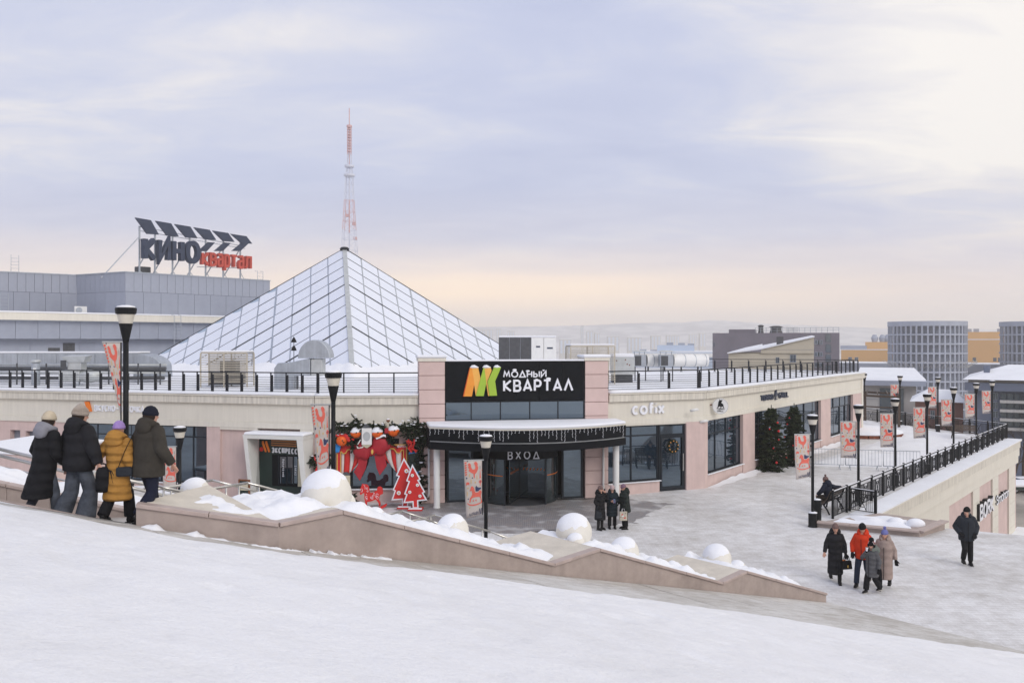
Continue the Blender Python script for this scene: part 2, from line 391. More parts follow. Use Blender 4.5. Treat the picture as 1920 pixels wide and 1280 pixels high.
# ------------------------------------------------------------------ snow slope (local x = down the slope, local y = towards the wall)
DS = Vector((.76, .65, 0)).normalized(); RZ = math.atan2(DS.y, DS.x)
def sw(s, w, z=0.0): return Vector((DS.x*s-DS.y*w, DS.y*s+DS.x*w, z))
WK = 11.72
def ramp_z(s): return 5.25-.25*max(min(s, 21.05), 0)
def wmax(s):
    pts = [(-14,26.5),(2.35,13.95),(3.79,12.58),(5.53,11.72),(22,11.72)]
    if s < -14: return 26.5
    for (a, wa), (b_, wb) in zip(pts, pts[1:]):
        if a <= s <= b_: return wa+(wb-wa)*(s-a)/(b_-a)
    return 11.72
def slope():
    mb = MB(); S = []; s = -26.0
    while s < 21.06: S.append(s); s += 2.0 if s < -2 else .28
    for k in (2.35, 3.79, 5.53, 20.9, 21.06): S.append(k)
    S = sorted(set(S)); n = 60
    for s in S:
        wm = wmax(s)
        for j in range(n+1):
            t = j/n; w = -30+(wm+30)*(1-(1-t)**2.2)
            z = ramp_z(s)
            dz = .028*noise.noise((s*.9, w*.9, 0))+.018*noise.noise((s*3.1, w*3.1, 4))+.05*noise.noise((s*.25, w*.25, 9))
            k = max(0, min(1, (wm-w)/.5))*max(0, min(1, (21-s)/1.5))
            mb.v.append((s, w, z+dz*k*.4-.03-(.03 if s > 21 else 0)))
    k = n+1
    for i in range(len(S)-1):
        for j in range(n): mb.f.append((i*k+j, (i+1)*k+j, (i+1)*k+j+1, i*k+j+1)); mb.m.append(0)
    # vertical face under the terrace edge
    o = len(mb.v); e = [s for s in S if s <= 5.53]
    for s in e: mb.v.append((s, wmax(s)+.002, ramp_z(s)+.001)); mb.v.append((s, wmax(s)+.002, 0))
    for i in range(len(e)-1): mb.f.append((o+2*i, o+2*i+2, o+2*i+3, o+2*i+1)); mb.m.append(1)
    o_ = mb.build('snow_slope', [M['slope_snow'], M['granite']], smooth=True); o_.rotation_euler = (0, 0, RZ)
    return struct(o_)
slope_o = slope()
def bound(s): # where the loose snow ends and the bare stone strip begins
    pts = [(-6,14.4),(2.0,13.3),(3.79,11.9),(5.6,11.2),(6.7,11.0),(10,10.2),(14,9.0),(18,7.4),(22,6.3)]
    for (a, wa), (b_, wb) in zip(pts, pts[1:]):
        if a <= s <= b_: return wa+(wb-wa)*(s-a)/(b_-a)
    return wa
def bare_strip():
    # stone paving slabs exposed beside the wall
    ls, lw = 1.9, .95
    for i in range(-2, 12):
        for j in range(0, 9):
            s0 = i*ls+.1; w1 = WK+2*lw-j*lw; w0 = w1-lw
            sm = s0+ls/2; wm_ = (w0+w1)/2
            if wm_ < bound(sm)-lw*1.0 or w0 > wmax(sm)-.12: continue
            sa, sb = s0+.008, min(s0+ls-.008, 21.0)
            if sb-sa < .3: continue
            wa, wb = w0+.008, w1-.008
            pa = [(sa, wa), (sb, wa), (sb, min(wb, wmax(sb)-.02)), (sa, min(wb, wmax(sa)-.02))]
            h = .004+rnd.random()*.006
            mb = MB().hexa([(a, b_, ramp_z(a)-.08) for a, b_ in pa], [(a, b_, ramp_z(a)+.004+h) for a, b_ in pa])
            mb.build('paving_slab', M['bare_slab'], slope_o)
    # loose snow blanket that overlaps the slabs with a ragged edge
    mb = MB(); S = [-8+.085*i for i in range(340)]
    n = 150
    for s in S:
        if s > 20.9: break
        b0 = bound(s)+.30*noise.noise((s*.55, 2, 0))+.16*noise.noise((s*2.3, 7, 0))+.06*noise.noise((s*7, 1, 0))
        b0 = min(b0, wmax(s)-.02)
        for j in range(n+1):
            t = j/n; w = -16+(b0+16)*(1-(1-t)**2.4); d = max(0.0, b0-w)
            th = .048*min(1, d/.35)**.6+.012*noise.noise((s*1.4, w*1.4, 3))*min(1, d)+.05*noise.noise((s*.25, w*.25, 9))*min(1, d/2)+.006*noise.noise((s*6, w*6, 3))
            v_ = noise.noise((s*2.6, w*2.6, 20)); th -= .07*max(0, v_-.22)*min(1, d*2)+  .03*max(0, noise.noise((s*7.5, w*7.5, 31))-.1)*min(1, d*2)
            fade = min(1, (20.9-s)/1.2)
            mb.v.append((s, w, ramp_z(s)+.008+th*fade))
    k = n+1
    for i in range(len(mb.v)//k-1):
        for j in range(n): mb.f.append((i*k+j, (i+1)*k+j, (i+1)*k+j+1, i*k+j+1)); mb.m.append(0)
    o = mb.build('snow_blanket', M['slope_snow'], smooth=True); o.rotation_euler = (0, 0, RZ)
    T(o, 'smooth loose white snow blanket covering the sloping foreground', 'snow', kind='stuff')
bare_strip()
# entrance paving swept clear
seg_pts = [(-7.6,35.2),(-4.6,35.4),(-4.4,30.6),(1.5,30.9),(4.6,32.4),(6.6,36.2),(5.0,37.9),(3.9,37.9),(-3.6,36.6)]
def ragged(pts, amp, step):
    out = []
    for (x0, y0), (x1, y1) in zip(pts, pts[1:]+pts[:1]):
        L_ = math.hypot(x1-x0, y1-y0); n = max(1, int(L_/step))
        for i in range(n):
            t = i/n; x, y = x0+(x1-x0)*t, y0+(y1-y0)*t
            out.append((x+amp*noise.noise((x*1.3, y*1.3, 3))+amp*.5*noise.noise((x*4, y*4, 7)), y+amp*noise.noise((x*1.3, y*1.3, 9))+amp*.5*noise.noise((x*4, y*4, 1))))
    return out
sheet('entrance_paving', ragged(seg_pts, .5, .12), .004, M['paving'])
# deeper snow on the far terrace beyond the barriers, and drift along the wall
def snow_field(name, label, org, ax, ay, nu, nv, hf, m='terrace_snow', cat='snow', parent=None):
    mb = MB(); org = Vector(org); ax = Vector(ax); ay = Vector(ay)
    for j in range(nv+1):
        for i in range(nu+1):
            p = org+ax*(i/nu)+ay*(j/nv); mb.v.append((p.x, p.y, p.z+hf(i/nu, j/nv, p)))
    for j in range(nv):
        for i in range(nu): mb.f.append((j*(nu+1)+i, j*(nu+1)+i+1, (j+1)*(nu+1)+i+1, (j+1)*(nu+1)+i)); mb.m.append(0)
    o = mb.build(name, M[m], parent, smooth=True)
    if parent is None: T(o, label, cat, kind='stuff')
    return o
def hf(u, v, p):
    e = min(u, 1-u, v, 1-v)*6; e = max(0, min(1, e))
    return -.01+e*(.20+.22*noise.noise((p.x*.35, p.y*.35, 1))+.07*noise.noise((p.x*1.5, p.y*1.5, 5)))
snow_field('terrace_snow', 'deep rumpled snow lying on the terrace behind the crowd barriers', (16.0,47.4,0), (7.2,-1.3,0), (11.5,14.4,0), 60, 90, hf)
snow_field('terrace_snow', 'deep snow around the pergola at the far end of the terrace', (26.6,61.4,0), (7.2,-1.2,0), (-3.6,14.0,0), 50, 70, hf)
def drift(A, B, dep, h):
    d = (Vector(B)-Vector(A)); nrm = Vector((d.y, -d.x, 0)).normalized()
    def f(u, v, p):
        wob = .35+.65*abs(noise.noise((u*9, 3, 1)))+.25*noise.noise((u*31, 3, 1)); vv = v/max(.15, wob)
        return -.006+(.010+h*(.6+.9*abs(noise.noise((p.x*.7, p.y*.7, 2)))))*max(0, 1-vv)**1.5*min(1, u*12, (1-u)*12)
    snow_field('snow_drift', 'low snow drift banked along the foot of the pink window wall', A, d, nrm*dep, 160, 16, f)
drift((9.2,40.25,0), (25.6,62.4,0), 1.0, .16)
# ------------------------------------------------------------------ planter wall with stepped coping, beside the slope
def s_at(px, w=WK):
    k = (px-960)/FPX
    return w*(DS.y+DS.x*k)/(DS.x-DS.y*k)
def z_at(px, py, w=WK):
    s = s_at(px, w); return zat(py, DS.y*s+DS.x*w)
PROF = [(523,979),(641,955.6),(1038,1054.6),(1123,1026.8),(1354,1090),(1399,1069),(1549,1110.6)]
SP = [(s_at(x), z_at(x, y)) for x, y in PROF]
pw = thing('planter_wall', 'long low brown granite planter wall with stepped coping beside the snow slope', 'planter', (0,0,0), RZ)
BACK = 13.75
def planter():
    L0 = (3.79, 12.58)
    zl = zat(943, 12.02)
    a = SP[0]
    # front face body, one prism per straight run
    runs = [((s0, z0), (s1, z1)) for (s0, z0), (s1, z1) in zip(SP, SP[1:])]
    for (s0, z0), (s1, z1) in runs:
        b0 = ramp_z(s0)-.35; b1 = ramp_z(s1)-.35
        MB().hexa([(s0, WK, b0), (s1, WK, b1), (s1, BACK, b1), (s0, BACK, b0)], [(s0, WK, z0-.06), (s1, WK, z1-.06), (s1, BACK, z1-.06), (s0, BACK, z0-.06)]).build('wall_block', M['granite'], pw)
        # coping stones about 1.2 m long
        n = max(1, round((s1-s0)/1.25))
        for i in range(n):
            t0, t1 = i/n, (i+1)/n; g = .004
            sa, sb = s0+(s1-s0)*t0+g, s0+(s1-s0)*t1-g; za, zb = z0+(z1-z0)*t0, z0+(z1-z0)*t1
            MB().hexa([(sa, WK-.045, za-.06), (sb, WK-.045, zb-.06), (sb, WK+.15, zb-.06), (sa, WK+.15, za-.06)], [(sa, WK-.045, za), (sb, WK-.045, zb), (sb, WK+.15, zb), (sa, WK+.15, za)]).build('coping_stone', M['granite_cap'], pw, bevel=.008)
    # head block at the top of the slope
    q = [(L0[0], L0[1]), (a[0], WK), (a[0]-.002, BACK), (5.12, 13.5)]
    zt = [zl, a[1], a[1]-.05, zl-.02]
    zb = [ramp_z(L0[0])-.4, ramp_z(a[0])-.4, ramp_z(a[0])-.4, ramp_z(L0[0])-1.2]
    MB().hexa([(x, y, z) for (x, y), z in zip(q, zb)], [(x, y, z-.06) for (x, y), z in zip(q, zt)]).build('wall_block', M['granite'], pw)
    d = Vector((a[0]-L0[0], WK-L0[1])); nn = Vector((d.y, -d.x)).normalized()
    if nn.y > 0: nn = -nn
    for i in range(2):
        t0, t1 = i/2+.002, (i+1)/2-.002
        p0 = Vector(L0)+d*t0; p1 = Vector(L0)+d*t1; z0 = zl+(a[1]-zl)*t0; z1 = zl+(a[1]-zl)*t1
        b_ = [p0+nn*.045, p1+nn*.045, p1-nn*.15, p0-nn*.15]; zz = [z0, z1, z1, z0]
        MB().hexa([(p.x, p.y, z-.06) for p, z in zip(b_, zz)], [(p.x, p.y, z) for p, z in zip(b_, zz)]).build('coping_stone', M['granite_cap'], pw, bevel=.008)
    mb = MB(); qq = [(L0[0]+.12, L0[1]+.10), (a[0]-.004, WK+.15), (a[0]-.004, BACK), (5.16, 13.46)]
    mb.hexa([(x, y, z-.062) for (x, y), z in zip(qq, [zl, a[1], a[1]-.05, zl])], [(x, y, z-.004) for (x, y), z in zip(qq, [zl, a[1], a[1]-.05, zl])]).build('bed_slab', M['slab_pale'], pw)
    # bed slabs and the snow lying on them
    for i, ((s0, z0), (s1, z1)) in enumerate(runs):
        MB().hexa([(s0+.002, WK+.15, z0-.07), (s1-.002, WK+.15, z1-.07), (s1-.002, BACK, z1-.07), (s0+.002, BACK, z0-.07)], [(s0+.002, WK+.15, z0-.006), (s1-.002, WK+.15, z1-.006), (s1-.002, BACK, z1-.006), (s0+.002, BACK, z0-.006)]).build('bed_slab', M['slab_pale'], pw)
    def topz(s):
        for (s0, z0), (s1, z1) in runs:
            if s0 <= s <= s1: return z0+(z1-z0)*(s-s0)/(s1-s0)
        return zl if s < a[0] else runs[-1][1][1]
    def snow(s0, s1, base, skew=None):
        mb = MB(); ns = int((s1-s0)/.07)+1; nw = 30
        for i in range(ns+1):
            s = s0+(s1-s0)*i/ns
            w0 = WK+.13 if s > a[0] else WK+.15+(a[0]-s)*.46
            for j in range(nw+1):
                wb = BACK+.05 if s > 5.6 else 12.50+(s-3.79)*.69
                w = w0+(wb-w0)*j/nw
                e = max(0, min(1, (w-w0)/.5))*max(0, min(1, (s-s0)/.3))*max(0, min(1, (s1-s)/.45))
                hgt = .06+.11*noise.noise((s*1.1, w*1.1, 6))+.08*noise.noise((s*2.7, w*2.7, 2))+.05*noise.noise((s*7, w*7, 8))+.025*noise.noise((s*16, w*16, 1))
                edge = .16*noise.noise((s*3.3, 1, w*3.3))
                mb.v.append((s, w, base(s)-.03+max(-.05, hgt+.045+edge*.55)*min(1, e*1.3)))
        k = nw+1
        for i in range(ns):
            for j in range(nw): mb.f.append((i*k+j, (i+1)*k+j, (i+1)*k+j+1, i*k+j+1)); mb.m.append(0)
        o = mb.build('snow_heap', M['snow_soft'], pw, smooth=True); o['kind'] = 'stuff'
    snow(4.25, SP[1][0]+.2, lambda s: (zl+(a[1]-zl)*min(1, (s-L0[0])/(a[0]-L0[0]))) if s < a[0] else topz(s))
    snow(SP[1][0]+.15, SP[2][0]+.45, topz)
    snow(SP[3][0]+.2, SP[4][0]+.35, topz)
    snow(SP[5][0]+.25, SP[6][0]-.3, topz)
    return topz
planter_top = planter()
# concrete balls standing in the snow of the planter
def ball_thing(px, py, rp, w, label):
    s = s_at(px, w); Y = DS.y*s+DS.x*w; c = pix(px, py, Y); r = rp/FPX*Y
    t = thing('concrete_ball', label, 'ball', (c.x, c.y, c.z-r), 0, 'white concrete balls along the planter')
    MB().ball((0,0,r), r, 32, 20).build('sphere', M['ball_concrete'], t, smooth=True)
    mb = MB().ball((0,0,r), r, 40, 26); sd = rnd.random()*50
    for i, v in enumerate(mb.v):
        n = (Vector(v)-Vector((0,0,r))).normalized()
        k = n.z+.28*noise.noise(n*2.2+Vector((sd,0,0)))+.10*noise.noise(n*6+Vector((0,sd,0)))-n.x*.22-n.y*.1-.38
        rr = r*(.975+.075*max(0, min(1, k*3)))
        mb.v[i] = tuple(n*rr+Vector((0,0,r)))
    mb.build('snow_cap', M['snow_soft'], t, smooth=True)
for a in [(366,924,28,14.6,'white concrete ball beyond the handrail at the top of the stairs'),
          (612,928,47,12.9,'largest white concrete ball on the head block of the planter'),
          (645,944,22,13.2,'small white ball tucked against the largest ball on the planter'),
          (703,972,21,13.4,'small snow covered ball below the largest ball, beside the rocking horse'),
          (849,994,30,13.2,'snow capped concrete ball beside the lower handrail bend'),
          (1076,997,34,13.1,'white concrete ball directly below the three chatting women'),
          (1079,1016,17,12.75,'small ball leaning against the ball below the three women'),
          (1171,1034,27,13.2,'half buried ball just past the second coping ridge'),
          (1344,1047,27,13.1,'white concrete ball standing before the last coping ridge'),
          (1383,1066,16,13.2,'smallest ball beside the last coping ridge')]:
    ball_thing(*a)
# ------------------------------------------------------------------ stairs behind the planter
STEP_Y = [(12.17,12.62,2.66),(12.62,13.06,2.80),(13.06,13.5,2.94),(13.5,13.94,3.08)]
def stairs():
    st = struct(empty('stairs', (0,0,0), 0))
    for (y0, y1, h) in STEP_Y:      # first flight, parallel to the terrace edge
        xr = -5.32+(y0-12.02)*.19
        z = CAMZ-h; MB().box(-12, xr, y0, y1-.004, z-.7, z).build('step', M['bare_slab'], st)
    MB().hexa([(-12,13.945,2.0),(-5.0,13.945,2.0),(-4.2,17.0,2.0),(-12,20,2.0)], [(-12,13.945,3.66),(-5.0,13.945,3.66),(-4.2,17.0,3.66),(-12,20,3.66)]).build('landing', M['bare_slab'], st)
    edges = []; h = 3.30; rise = (6.86-3.30)/20
    for (a, b_, n) in ((6.9,10.2,8),(12.4,15.6,7),(17.6,19.6,5)):
        for i in range(n): h += rise; edges.append((a+(b_-a)*i/n, h))
    for i, (s0, hh) in enumerate(edges):
        s1 = edges[i+1][0] if i+1 < len(edges) else 21.2
        z = max(CAMZ-hh, .03)
        o = MB().box(s0, s1-.004, BACK+.02, 17.6, max(z-.6, -.1), z).build('step', M['bare_slab'], st); o.rotation_euler = (0,0,RZ)
stairs()
def rail(name, label, pts, r, posts, drop, m='stainless', group='steel handrails of the stairs'):
    t = thing(name, label, 'handrail', (pts[0].x, pts[0].y, pts[0].z-drop), 0, group); o = Vector(t.location)
    for p, q in zip(pts, pts[1:]): MB().tube([p-o, q-o], r, 10).build('rail_tube', M[m], t, smooth=True)
    for p in pts: MB().ball(p-o, r*1.02, 10, 6).build('elbow', M[m], t, smooth=True)
    for p in posts: MB().tube([p-o, p-o-Vector((0,0,drop))], r*.72, 8).build('post', M[m], t, smooth=True)
    return t
def railpix(label, pp, Y0, drop=.9, r=.024, posts=None):
    pts = [pix(x, y, Y) for x, y, Y in pp]
    ps = []
    for p, q in zip(pts, pts[1:]):
        ps += [p.lerp(q, .25), p.lerp(q, .85)]
    rail('handrail', label, pts, r, ps, drop)
railpix('steel handrail bending at the upper landing, nearer of the pair', [(292,910,13.6),(350,924,13.9),(464,905,15.1),(548,927,15.9),(640,965,16.6)], 0)
railpix('steel handrail bending at the upper landing, farther of the pair', [(292,917,14.6),(398,900,16.2),(500,925,17.0),(600,962,17.8)], 0)
railpix('steel handrail crossing the lower landing above the planter snow', [(650,985,17.0),(713,967,17.6),(754,958,18.6),(813,978,19.0),(850,992,19.5)], 0)
railpix('steel handrail running down to the plaza past the banner lamp', [(763,979,18.4),(815,965,19.6),(919,996,20.4),(1010,1030,21.2)], 0)
# left side of the stairs: second planter, hedge and handrails
lp = thing('low_planter_wall', 'pinkish low planter wall with snow on its coping behind the strolling family', 'planter')
A0, A1 = pix(-70,889,15.3), pix(330,972,15.9)
def lerp(a, b_, t): return a+(b_-a)*t
dd = (A1-A0); n2 = Vector((-dd.y, dd.x, 0)).normalized()
for i in range(5):
    p, q = lerp(A0, A1, i/5), lerp(A0, A1, (i+1)/5); e = dd.normalized()*.004
    p += e; q -= e
    MB().hexa([p-Vector((0,0,1.6)), q-Vector((0,0,1.6)), q+n2*.75-Vector((0,0,1.6)), p+n2*.75-Vector((0,0,1.6))], [p-Vector((0,0,.06)), q-Vector((0,0,.06)), q+n2*.75-Vector((0,0,.06)), p+n2*.75-Vector((0,0,.06))]).build('wall_block', M['granite'], lp)
    f = -n2*.05
    MB().hexa([p+f-Vector((0,0,.058)), q+f-Vector((0,0,.058)), q+n2*.3-Vector((0,0,.058)), p+n2*.3-Vector((0,0,.058))], [p+f, q+f, q+n2*.3, p+n2*.3]).build('coping_stone', M['granite_cap'], lp, bevel=.008)
def hfl(u, v, p):
    e = max(0, min(1, v*7))
    return -.05+e*(.15+.09*noise.noise((p.x*1.3, p.y*1.3, 2))+.05*noise.noise((p.x*4, p.y*4, 2)))
o = snow_field('snow_heap', '', A0+n2*.12, dd, n2*.62, 110, 16, hfl, 'snow_soft', parent=lp); o['kind'] = 'stuff'
for k, (lab, ya, yb, Y, r) in enumerate([('upper thick steel handrail left of the walkers', 832, 925, 17.2, .034), ('second thick steel handrail left of the walkers', 844, 938, 17.2, .034),
                          ('thin steel rail above the snowy coping', 866, 948, 16.6, .018), ('lowest thin steel rail just over the snowy coping', 876, 958, 16.6, .018)]):
    a, b_ = pix(-40, ya, Y), pix(345, yb, Y+.3)
    rail('handrail', lab, [a, b_], r, [] if k in (1, 3) else [pix(176, ya+(yb-ya)*216/385, Y+.1), pix(236, ya+(yb-ya)*276/385, Y+.2)], .9 if k < 2 else .5)
def hedge():
    mb = MB(); a, b_ = pix(-60, 882, 19.0), pix(200, 935, 19.6)
    for i in range(2600):
        t = rnd.random(); p = lerp(a, b_, t)+Vector((rnd.gauss(0,.05), rnd.uniform(-.3,.3), rnd.uniform(-.42,.1)))
        d = Vector((rnd.gauss(0,1), rnd.gauss(0,1), rnd.gauss(.4,1))).normalized()*.07; q = Vector((rnd.gauss(0,1), rnd.gauss(0,1), rnd.gauss(0,1))).normalized()*.006
        mb.add([p-q, p+q, p+d], [(0,1,2)])
    o = mb.build('hedge', M['hedge']); T(o, 'dry brown leafless hedge behind the left handrails', 'hedge')
hedge()
# ledge in front of the left shop wall
t = thing('side_ledge', 'pink retaining ledge topped with snow below the two grey service doors', 'ledge')
a, b_ = pix(-80, 846, 30), pix(64, 850, 29.4)
MB().hexa([(a.x,a.y,0),(b_.x,b_.y,0),(b_.x+.6,b_.y+4,0),(a.x+.6,a.y+4,0)], [(a.x,a.y,a.z),(b_.x,b_.y,b_.z-.1),(b_.x+.6,b_.y+4,b_.z-.1),(a.x+.6,a.y+4,a.z)]).build('wall', M['pink'], t)
MB().hexa([(a.x,a.y-.03,a.z+.003),(b_.x,b_.y-.03,b_.z-.097),(b_.x+.6,b_.y+4,b_.z-.097),(a.x+.6,a.y+4,a.z+.003)], [(a.x,a.y+.02,a.z+.16),(b_.x,b_.y+.02,b_.z+.04),(b_.x+.6,b_.y+3.9,b_.z+.04),(a.x+.6,a.y+3.9,a.z+.16)]).build('snow_cover', M['snow_soft'], t, bevel=.06)

# crumbled snow ploughed against the foot of the planter head block
def berm():
    mb = MB(); pts = [(3.85,12.50),(5.45,11.66),(6.4,11.68),(7.4,11.69)]; n = 120
    for i in range(n+1):
        t = i/n*3; k_ = min(int(t), 2); f = t-k_; p = Vector(pts[k_]).lerp(Vector(pts[k_+1]), f); d = (Vector(pts[k_+1])-Vector(pts[k_])).normalized(); nn = Vector((d.y, -d.x))
        h = max(-.05, -.02+.13*noise.noise((i*.16, 1, 0))+.06*noise.noise((i*.55, 4, 0)))*min(1, (n-i)/25); w = .10+.18*max(0, h/.1)
        for q, hh in ((-.03, h*.9), (w*.35, h), (w*.75, h*.45), (w*1.1, -.03)):
            s_ = p+nn*q; mb.v.append((s_.x, s_.y, ramp_z(s_.x)+.03+hh+.012*noise.noise((s_.x*14, s_.y*14, 2))))
    for i in range(n):
        for j in range(3): mb.f.append((i*4+j, (i+1)*4+j, (i+1)*4+j+1, i*4+j+1)); mb.m.append(0)
    o = mb.build('snow_berm', M['snow_soft'], smooth=True); o.rotation_euler = (0,0,RZ); T(o, 'crumbled snow ridge ploughed against the foot of the granite planter head', 'snow', kind='stuff')
berm()
# ------------------------------------------------------------------ lettering: each letter is a stroked, extruded outline
def _arc(cx, cy_, rx, ry, a0, a1, n=14): return [(cx+rx*math.cos(R(a0+(a1-a0)*i/n)), cy_+ry*math.sin(R(a0+(a1-a0)*i/n))) for i in range(n+1)]
_O = _arc(.5,.5,.5,.5,90,450,28)
G = {
 'К': (.70, [[(0,0),(0,1)], [(1,1),(.06,.5),(1,0)]]), 'K': (.70, [[(0,0),(0,1)], [(1,1),(.06,.5),(1,0)]]),
 'В': (.66, [[(0,.5),(.55,.5)]+_arc(.55,.75,.38,.25,-90,90,8)[1:]+[(0,1),(0,0),(.6,0)]+_arc(.6,.25,.4,.25,-90,90,8)[1:]]),
 'А': (.78, [[(0,0),(.5,1),(1,0)], [(.2,.28),(.8,.28)]]), 'Р': (.64, [[(0,0),(0,1),(.6,1)]+_arc(.6,.72,.4,.28,90,-90,10)[1:]+[(0,.44)]]),
 'Т': (.68, [[(0,1),(1,1)], [(.5,1),(.5,0)]]), 'Л': (.80, [[(0,0),(.5,1),(1,0)]]), 'М': (.86, [[(0,0),(.16,1),(.5,.25),(.84,1),(1,0)]]),
 'О': (.86, [_O]), 'Д': (.82, [[(0,0),(1,0),(.5,1),(0,0)]]), 'Н': (.68, [[(0,0),(0,1)], [(1,0),(1,1)], [(0,.5),(1,.5)]]),
 'Ы': (.82, [[(0,1),(0,0),(.35,0)]+_arc(.35,.27,.27,.27,-90,90,8)[1:]+[(0,.54)], [(1,0),(1,1)]]),
 'И': (.70, [[(0,1),(0,0),(1,1),(1,0)]]), 'Й': (.70, [[(0,1),(0,0),(1,1),(1,0)], [(.3,1.22),(.5,1.12),(.7,1.22)]]),
 'У': (.70, [[(0,1),(.52,.36)], [(1,1),(.38,0),(.1,0)]]), 'С': (.70, [_arc(.5,.5,.5,.5,50,310,18)]), 'Ч': (.64, [[(0,1),(0,.5),(.1,.42),(1,.42)], [(1,1),(1,0)]]),
 'Е': (.56, [[(1,1),(0,1),(0,0),(1,0)], [(0,.5),(.9,.5)]]), 'П': (.68, [[(0,0),(0,1),(1,1),(1,0)]]),
 'Э': (.66, [_arc(.5,.5,.5,.5,140,-140,18), [(.3,.5),(1,.5)]]), 'Х': (.70, [[(0,0),(1,1)], [(0,1),(1,0)]]), 'З': (.60, [_arc(.45,.75,.45,.25,150,-90,10)+_arc(.45,.25,.5,.25,90,-150,10)]),
 '—': (.8, [[(0,.5),(1,.5)]]), ' ': (.32, []),
 'c': (.60, [[(a, b*.72) for a, b in _arc(.5,.5,.5,.5,48,312,16)]]), 'o': (.66, [[(a, b*.72) for a, b in _O]]),
 'f': (.50, [[(.35,0),(.35,.82),(.5,1),(1,1)], [(0,.64),(.95,.64)]]), 'i': (.17, [[(.5,0),(.5,.6)], [(.5,.94),(.5,1.0)]]), 'x': (.60, [[(0,0),(1,.72)], [(0,.72),(1,0)]]),
 'T': (.66, [[(0,1),(1,1)], [(.5,1),(.5,0)]]), 'O': (.70, [_O]), 'R': (.66, [[(0,0),(0,1),(.6,1)]+_arc(.6,.74,.4,.26,90,-90,8)[1:]+[(0,.48)], [(.5,.48),(1,0)]]),
 'G': (.72, [_arc(.5,.5,.5,.5,50,350,18)+[(.95,.5),(.6,.5)]]), 'I': (.14, [[(.5,0),(.5,1)]]), 'L': (.52, [[(0,1),(0,0),(1,0)]]), 'B': (.64, [[(0,.5),(.55,.5)]+_arc(.55,.75,.38,.25,-90,90,8)[1:]+[(0,1),(0,0),(.6,0)]+_arc(.6,.25,.4,.25,-90,90,8)[1:]]),
 'C': (.70, [_arc(.5,.5,.5,.5,50,310,18)]),
}
low = {'к':'К','в':'В','т':'Т'}
for a, b_ in low.items(): G[a] = (G[b_][0], [[(x, y*.72) for x, y in p] for p in G[b_][1]])
G['л'] = (.72, [[(0,0),(.2,.1),(.3,.72),(1,.72),(1,0)]])
G['а'] = (.58, [[(.05,.66),(.3,.72),(.8,.72),(1,.55),(1,0)], [(1,.42),(.3,.42),(0,.3),(0,.1),(.2,0),(.8,0),(1,.1)]])
G['р'] = (.60, [[(0,-.26),(0,.72)], [(0,.72),(.6,.72)]+_arc(.6,.36,.4,.36,90,-90,10)[1:]+[(0,0)]])
def ribbon(pts, t):
    closed = (Vector(pts[0])-Vector(pts[-1])).length < 1e-6
    P = [Vector(p) for p in (pts[:-1] if closed else pts)]; n = len(P); A = []; B = []
    for i in range(n):
        if closed: a, b_ = P[i-1], P[(i+1) % n]
        else: a, b_ = P[max(i-1, 0)], P[min(i+1, n-1)]
        d1 = (P[i]-a) if (P[i]-a).length > 1e-9 else (b_-P[i]); d2 = (b_-P[i]) if (b_-P[i]).length > 1e-9 else d1
        d1 = d1.normalized(); d2 = d2.normalized()
        n1 = Vector((-d1.y, d1.x)); nn = n1+Vector((-d2.y, d2.x))
        if nn.length < .35: nn = n1
        nn.normalize(); k = max(.42, nn.dot(n1)); A.append(P[i]+nn*t/2/k); B.append(P[i]-nn*t/2/k)
    return A, B, closed
def glyph_mb(mb, ch, x, z, h, t, depth, wf=1.0, y=0.0, mi=0, slant=0.0):
    w, strokes = G[ch]; w = w*h*wf
    for k, st in enumerate(strokes):
        pts = [(x+t/2+px*(w-t), z+t/2+pz*(h-t)) for px, pz in st]
        pts = [(px+slant*(pz-z), pz) for px, pz in pts]
        A, B, closed = ribbon(pts, t); n = len(A); yf = y-depth-k*.0015; o = len(mb.v)
        for a, b_ in zip(A, B): mb.v += [(a.x, yf, a.y), (b_.x, yf, b_.y), (a.x, y, a.y), (b_.x, y, b_.y)]
        rng = range(n) if closed else range(n-1)
        for i in rng:
            j = (i+1) % n; a, b_ = o+4*i, o+4*j
            for f in ((a, a+1, b_+1, b_), (a+1, a+3, b_+3, b_+1), (a+3, a+2, b_+2, b_+3), (a+2, a, b_, b_+2)): mb.f.append(f); mb.m.append(mi)
        if not closed:
            for f in ((o, o+2, o+3, o+1), (o+4*(n-1), o+4*(n-1)+1, o+4*(n-1)+3, o+4*(n-1)+2)): mb.f.append(f); mb.m.append(mi)
    return w
def text_w(s, h, gap, wf=1.0): return sum(G[c][0]*h*wf+gap for c in s)-gap
def letters(parent, s, u0, u1, z, h, t, depth, m, y=0.0, gap=None, zf=None, slant=0.0, name='letter'):
    """lay s between u0 and u1, one object per letter"""
    tot = sum(G[c][0] for c in s); gap = (u1-u0)*.022 if gap is None else gap
    wf = (u1-u0-gap*(len(s)-1))/(tot*h); x = u0
    for c in s:
        mb = MB(); w = G[c][0]*h*wf
        if G[c][1]: glyph_mb(mb, c, x, z if zf is None else zf(x), h, t, depth, wf, y, 0, slant); mb.build(name, M[m], parent)
        x += w+gap
